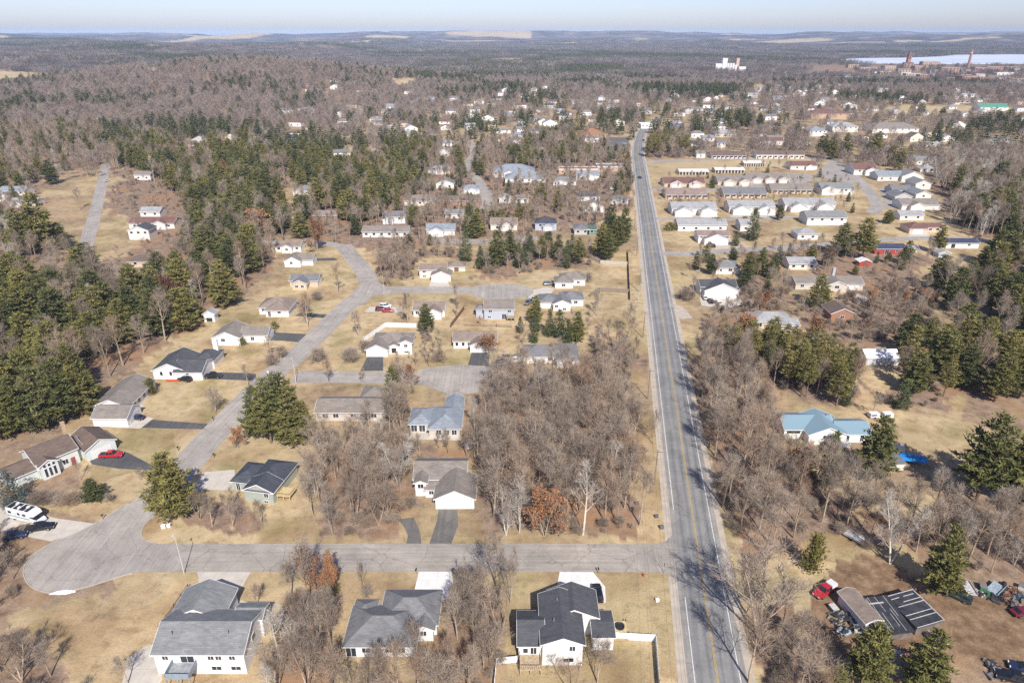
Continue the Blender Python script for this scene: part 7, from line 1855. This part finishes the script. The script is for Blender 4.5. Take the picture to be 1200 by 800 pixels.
    def junkbit(px, py, kind, c, s, lab, rz=0):
        x, y = gp(px, py); t = empty({'box': 'crate', 'barrel': 'barrel', 'tarp': 'tarp_heap', 'tyre': 'old_tyre', 'trailer': 'flat_trailer', 'tank': 'metal_tank'}[kind], (x, y, 0), rz, lab, {'box': 'crate', 'barrel': 'barrel', 'tarp': 'tarp heap', 'tyre': 'tyre', 'trailer': 'trailer', 'tank': 'tank'}[kind], 'junk piled round the yard')
        if kind == 'box': MB().box(-s*.6,-s*.45,0,s*.6,s*.45,s*.7).build('case', jm(c), t); MB().box(-s*.63,-s*.48,s*.7,s*.63,s*.48,s*.78).build('lid', jm('grey' if c != 'grey' else 'white'), t)
        elif kind == 'barrel': MB().lathe([(.28,0),(.31,.03),(.29,.3),(.31,.32),(.29,.35),(.29,.6),(.31,.62),(.29,.65),(.29,.9),(.26,.91)], n=14).build('drum', jm(c), t)
        elif kind == 'tarp': sheet(t, 'cover', jm(c), (s*.75,s*.55,s*.5)); scrap(t, 'contents', jm(rs.choice(('dark','grey','rust','dark','tan'))), (s*1.3,s*.95,s*.4)); scrap(t, 'scrap', jm(c), (s*1.5,s*1.1,s*.3), 9)
        elif kind == 'tyre': MB().lathe([(.2,0),(.36,.02),(.38,.11),(.36,.2),(.2,.22),(.18,.11)], n=14).build('ring', M_TYRE, t)
        elif kind == 'tank': MB().tube((-s,0,s*.45),(s,0,s*.45),s*.42,s*.42,14).build('shell', jm(c), t); MB().box(-s*.7,-s*.3,0,-s*.5,s*.3,s*.3).box(s*.5,-s*.3,0,s*.7,s*.3,s*.3).build('cradle', jm('dark'), t)
        else:
            MB().box(-1.9,-1.0,.5,1.9,1.0,.66).build('bed', jm(c), t); MB().box(-1.9,-1.03,.66,1.9,-.97,1.0).box(-1.9,.97,.66,1.9,1.03,1.0).build('side_rail', jm(c), t)
            for q in (-1, 1): MB().tube((0,q*1.05,.32),(0,q*1.22,.32),.32,.32,12).build('wheel', M_TYRE, t)
    J = [(1133,691,'trailer','white',1,'white flat trailer at the left end of the junk row'), (1148,696,'tarp','white',.8,'crumpled white heap behind the dark wagon'), (1151,690,'box','green',1.3,'bright green crate in the junk row'), (1166,692,'trailer','paleblue',1,'pale blue trailer bed in the middle of the junk row'),
         (1176,688,'tank','dark',1.0,'dark fuel tank behind the pale blue trailer'), (1163,700,'tarp','dark',1.1,'dark heap below the pale blue trailer'), (1171,703,'tyre','dark',1,'old tyre below the dark fuel tank'), (1178,698,'tarp','rust',1.2,'rust-brown scrap heap in the junk row'),
         (1188,694,'tarp','tan',1.1,'tan scrap heap near the right edge'), (1194,699,'tarp','blue',1.2,'blue covered heap near the right edge'), (1184,708,'barrel','dark',1,'black barrel before the maroon car'), (1180,706,'tarp','dark',.9,'black bags before the maroon car'), (1189,712,'tarp','grey',.9,'grey scrap against the maroon car'),
         (1198,690,'box','white',1.2,'white crate at the right edge of the junk row'), (1157,698,'barrel','green',1,'green barrel beside the crumpled white heap'),
         (985,722,'tarp','grey',1.6,'grey scrap heap left of the narrow shed'), (996,727,'tarp','dark',1.7,'dark scrap heap against the narrow shed'), (978,728,'tarp','dark',1.2,'dark scrap left of the grey heap'), (1004,732,'tarp','grey',1.2,'grey sheeting at the door of the narrow shed'),
         (988,739,'tarp','paleblue',1.1,'pale blue sheeting beside the pine pair'), (1002,742,'barrel','white',1,'white barrel before the narrow shed'), (982,735,'tyre','dark',1,'old tyre among the scrap left of the narrow shed'), (976,715,'box','grey',1.3,'grey crate at the far side of the scrap heap'), (1012,738,'box','tan',.9,'tan crate before the narrow shed'),
         (1092,748,'tarp','white',1.2,'white sheeting at the front of the white-battened shed'), (1098,752,'tarp','paleblue',.9,'pale blue bags at the front of the white-battened shed'), (1106,752,'tarp','white',.8,'small white heap at the corner of the white-battened shed'), (1101,746,'barrel','blue',1,'blue barrel at the corner of the white-battened shed'), (1052,764,'tarp','white',.9,'white bags before the pole-strewn shed'), (1042,770,'box','blue',1.0,'blue crate between the pine pair'), (1064,768,'tarp','tan',1,'tan sheeting right of the white bags'),
         (1166,786,'tarp','grey',1.5,'flat grey sheet lying on the brown grass'), (1000,631,'trailer','white',1,'pale flat trailer lying in the brushy wood'), (920,692,'box','rust',1.2,'rusty crate in the brush left of the red pickup')]
    for j in J: junkbit(*j[:5], j[5], rs.uniform(0,3))

# ------------------------------------------------------------------ the far town by the lake
def far_town():
    def block(px, py, w, d, h, wall, lab, roof='palegrey', n=5, ty='f', name='brick_building', cat='building'):
        w, d, h = w*.8, d*.8, h*.82
        x, y = gp(px, py); t = empty(name, (x, y, float(terrain(x, y))), random.uniform(-.15,.15), lab, cat)
        W, R, T = MB(), MB(), MB(); wing_geo((-w/2,0,w/2,d,h,'x',ty,.3), 0, W, R, T); W.build('wall', simple('far_'+wall, [.35*v+.65*u for v, u in zip((.36,.30,.26), WALLS[wall])], .85, .15, .1), t); R.build('roof', rm(roof), t)
        q = MB(); fl = max(1, int(h/4))
        for f in range(fl):
            for k in range(n): u = -w/2+w*(k+.5)/n; q.box(u-w/n*.22,-.12,1.2+f*4,u+w/n*.22,-.02,3.0+f*4)
        q.build('window_band', M_GLASS, t); return t
    block(1079,83,46,30,14,'brick','tall red brick block left of the long one on the lake shore'); block(1090,81,60,34,22,'tanbrick','long many-windowed brick hall on the lake shore',n=9); block(1113,86,60,30,16,'brick','red brick block between the hall and the chimney')
    block(1064,81,34,24,17,'brick','red brick church body on the lake shore', 'maroon', 3, 'g'); block(1150,85,46,28,13,'brick','red brick block right of the tall chimney'); block(1165,85,56,30,15,'brick','dark red brick block near the right edge', n=7); block(1185,84,44,28,11,'brick','red brick block at the right edge')
    block(1180,89,60,30,7,'white','white low hall below the red brick blocks', 'white'); block(1133,86,36,26,9,'greyblue','pale blue hall at the foot of the tall chimney', 'bluegrey'); block(1139,95,60,40,12,'brick','broad red-brown brick block below the chimney', 'orange',7); block(1156,97,44,30,10,'brick','brick block right of the broad red-brown one', 'maroon')
    block(1018,83,70,34,10,'tanbrick','long tan block left of the church', n=8); block(1000,80,40,26,11,'tanbrick','tan block at the left shore', 'tanbrown'); block(1043,82,44,26,12,'tanbrick','tan block beside the church'); block(937,78,40,24,10,'brick','small red brick block on the wooded rise left of the lake', 'maroon'); block(1100,90,50,26,6,'cream','cream low block below the long hall','greybrown'); block(1070,89,44,24,6,'grey','grey low block below the church'); block(1194,97,40,30,10,'tanbrick','tan brick block at the right edge below the red ones', 'orange')
    block(987,103,70,34,6,'white','long white depot in the bare trees below the lake', 'white', 8); block(918,106,80,40,6,'cream','long cream warehouse left of the white depot','palegrey',8); block(915,113,60,30,5,'tan','tan low warehouse in the far town','greybrown'); block(1127,121,50,26,5,'white','white low hall left of the green-roofed riding hall','palegrey')
    rs = random.Random(23)
    for k in range(34):
        px, py = rs.uniform(975, 1205), rs.uniform(82, 103); wl = rs.choice(('brick','tanbrick','cream','white','grey','brick'))
        block(px, py, rs.uniform(22, 44), rs.uniform(16, 28), rs.uniform(6, 11), wl, 'small %s block among the crowded roofs of the lakeside town' % {'brick': 'red brick', 'tanbrick': 'tan brick'}.get(wl, wl), rs.choice(('palegrey','greybrown','maroon')), 4, rs.choice('ffg'), 'town_block')['group'] = 'small %s blocks of the lakeside town' % wl
    # chimney
    x, y = gp(1133,84); t = empty('brick_chimney', (x, y, 0), 0, 'tall tapering brick smokestack in front of the frozen lake', 'chimney'); MB().lathe([(4.2,0),(3.9,8),(2.7,52),(3.1,53),(3.1,56),(2.3,56.2)], n=16).build('stack', wm('brick'), t); MB().lathe([(2.8,46),(3.05,47),(2.97,50),(2.75,51)], n=16).build('band', simple('pale_band', (.5,.42,.36), .8, .1, 1), t)
    x, y = gp(1063,79); t = empty('church_tower', (x, y, 0), .1, 'square red brick tower with pointed cap on the lake shore', 'tower'); MB().box(-5,-5,0,5,5,34).build('shaft', wm('brick'), t); MB().hexa([(-6,-6,34),(6,-6,34),(6,6,34),(-6,6,34)],[(-.3,-.3,47),(.3,-.3,47),(.3,.3,47),(-.3,.3,47)]).build('spire', rm('maroon'), t); MB().box(-2,-5.2,24,2,-5.02,31).build('belfry_opening', M_DARK, t)
    # white mill with tall bins
    x, y = gp(850,84); z = float(terrain(x, y)); t = empty('grain_mill', (x, y, z), 0, 'white grain mill with tall square tower among bare woods', 'mill')
    wt = simple('mill_white', (.62,.61,.60), .6, .12, .3)
    MB().box(-10,0,0,3,18,34).build('tower', wt, t); MB().box(-28,2,0,-10,17,20).build('low_block', wt, t)
    for k in range(4): MB().cyl(8+7.5*k,9,0,21-4*(k > 2),3.6,3.6,14).build('bin', wt, t)
    MB().box(38,4,0,58,17,12).build('annex', wt, t); MB().box(30,6,12,38,14,34).build('head_house', simple('mill_tan', (.5,.36,.27), .7, .1, .3), t)
# ------------------------------------------------------------------ all of it
make_roads(); make_drives()
near_houses(); mid_houses(); small_things(); vehicles(); junk(); far_town()
tree_lib(); hand_trees(); rest = scatter(); far_woods(rest)
make_ground(); haze_box()
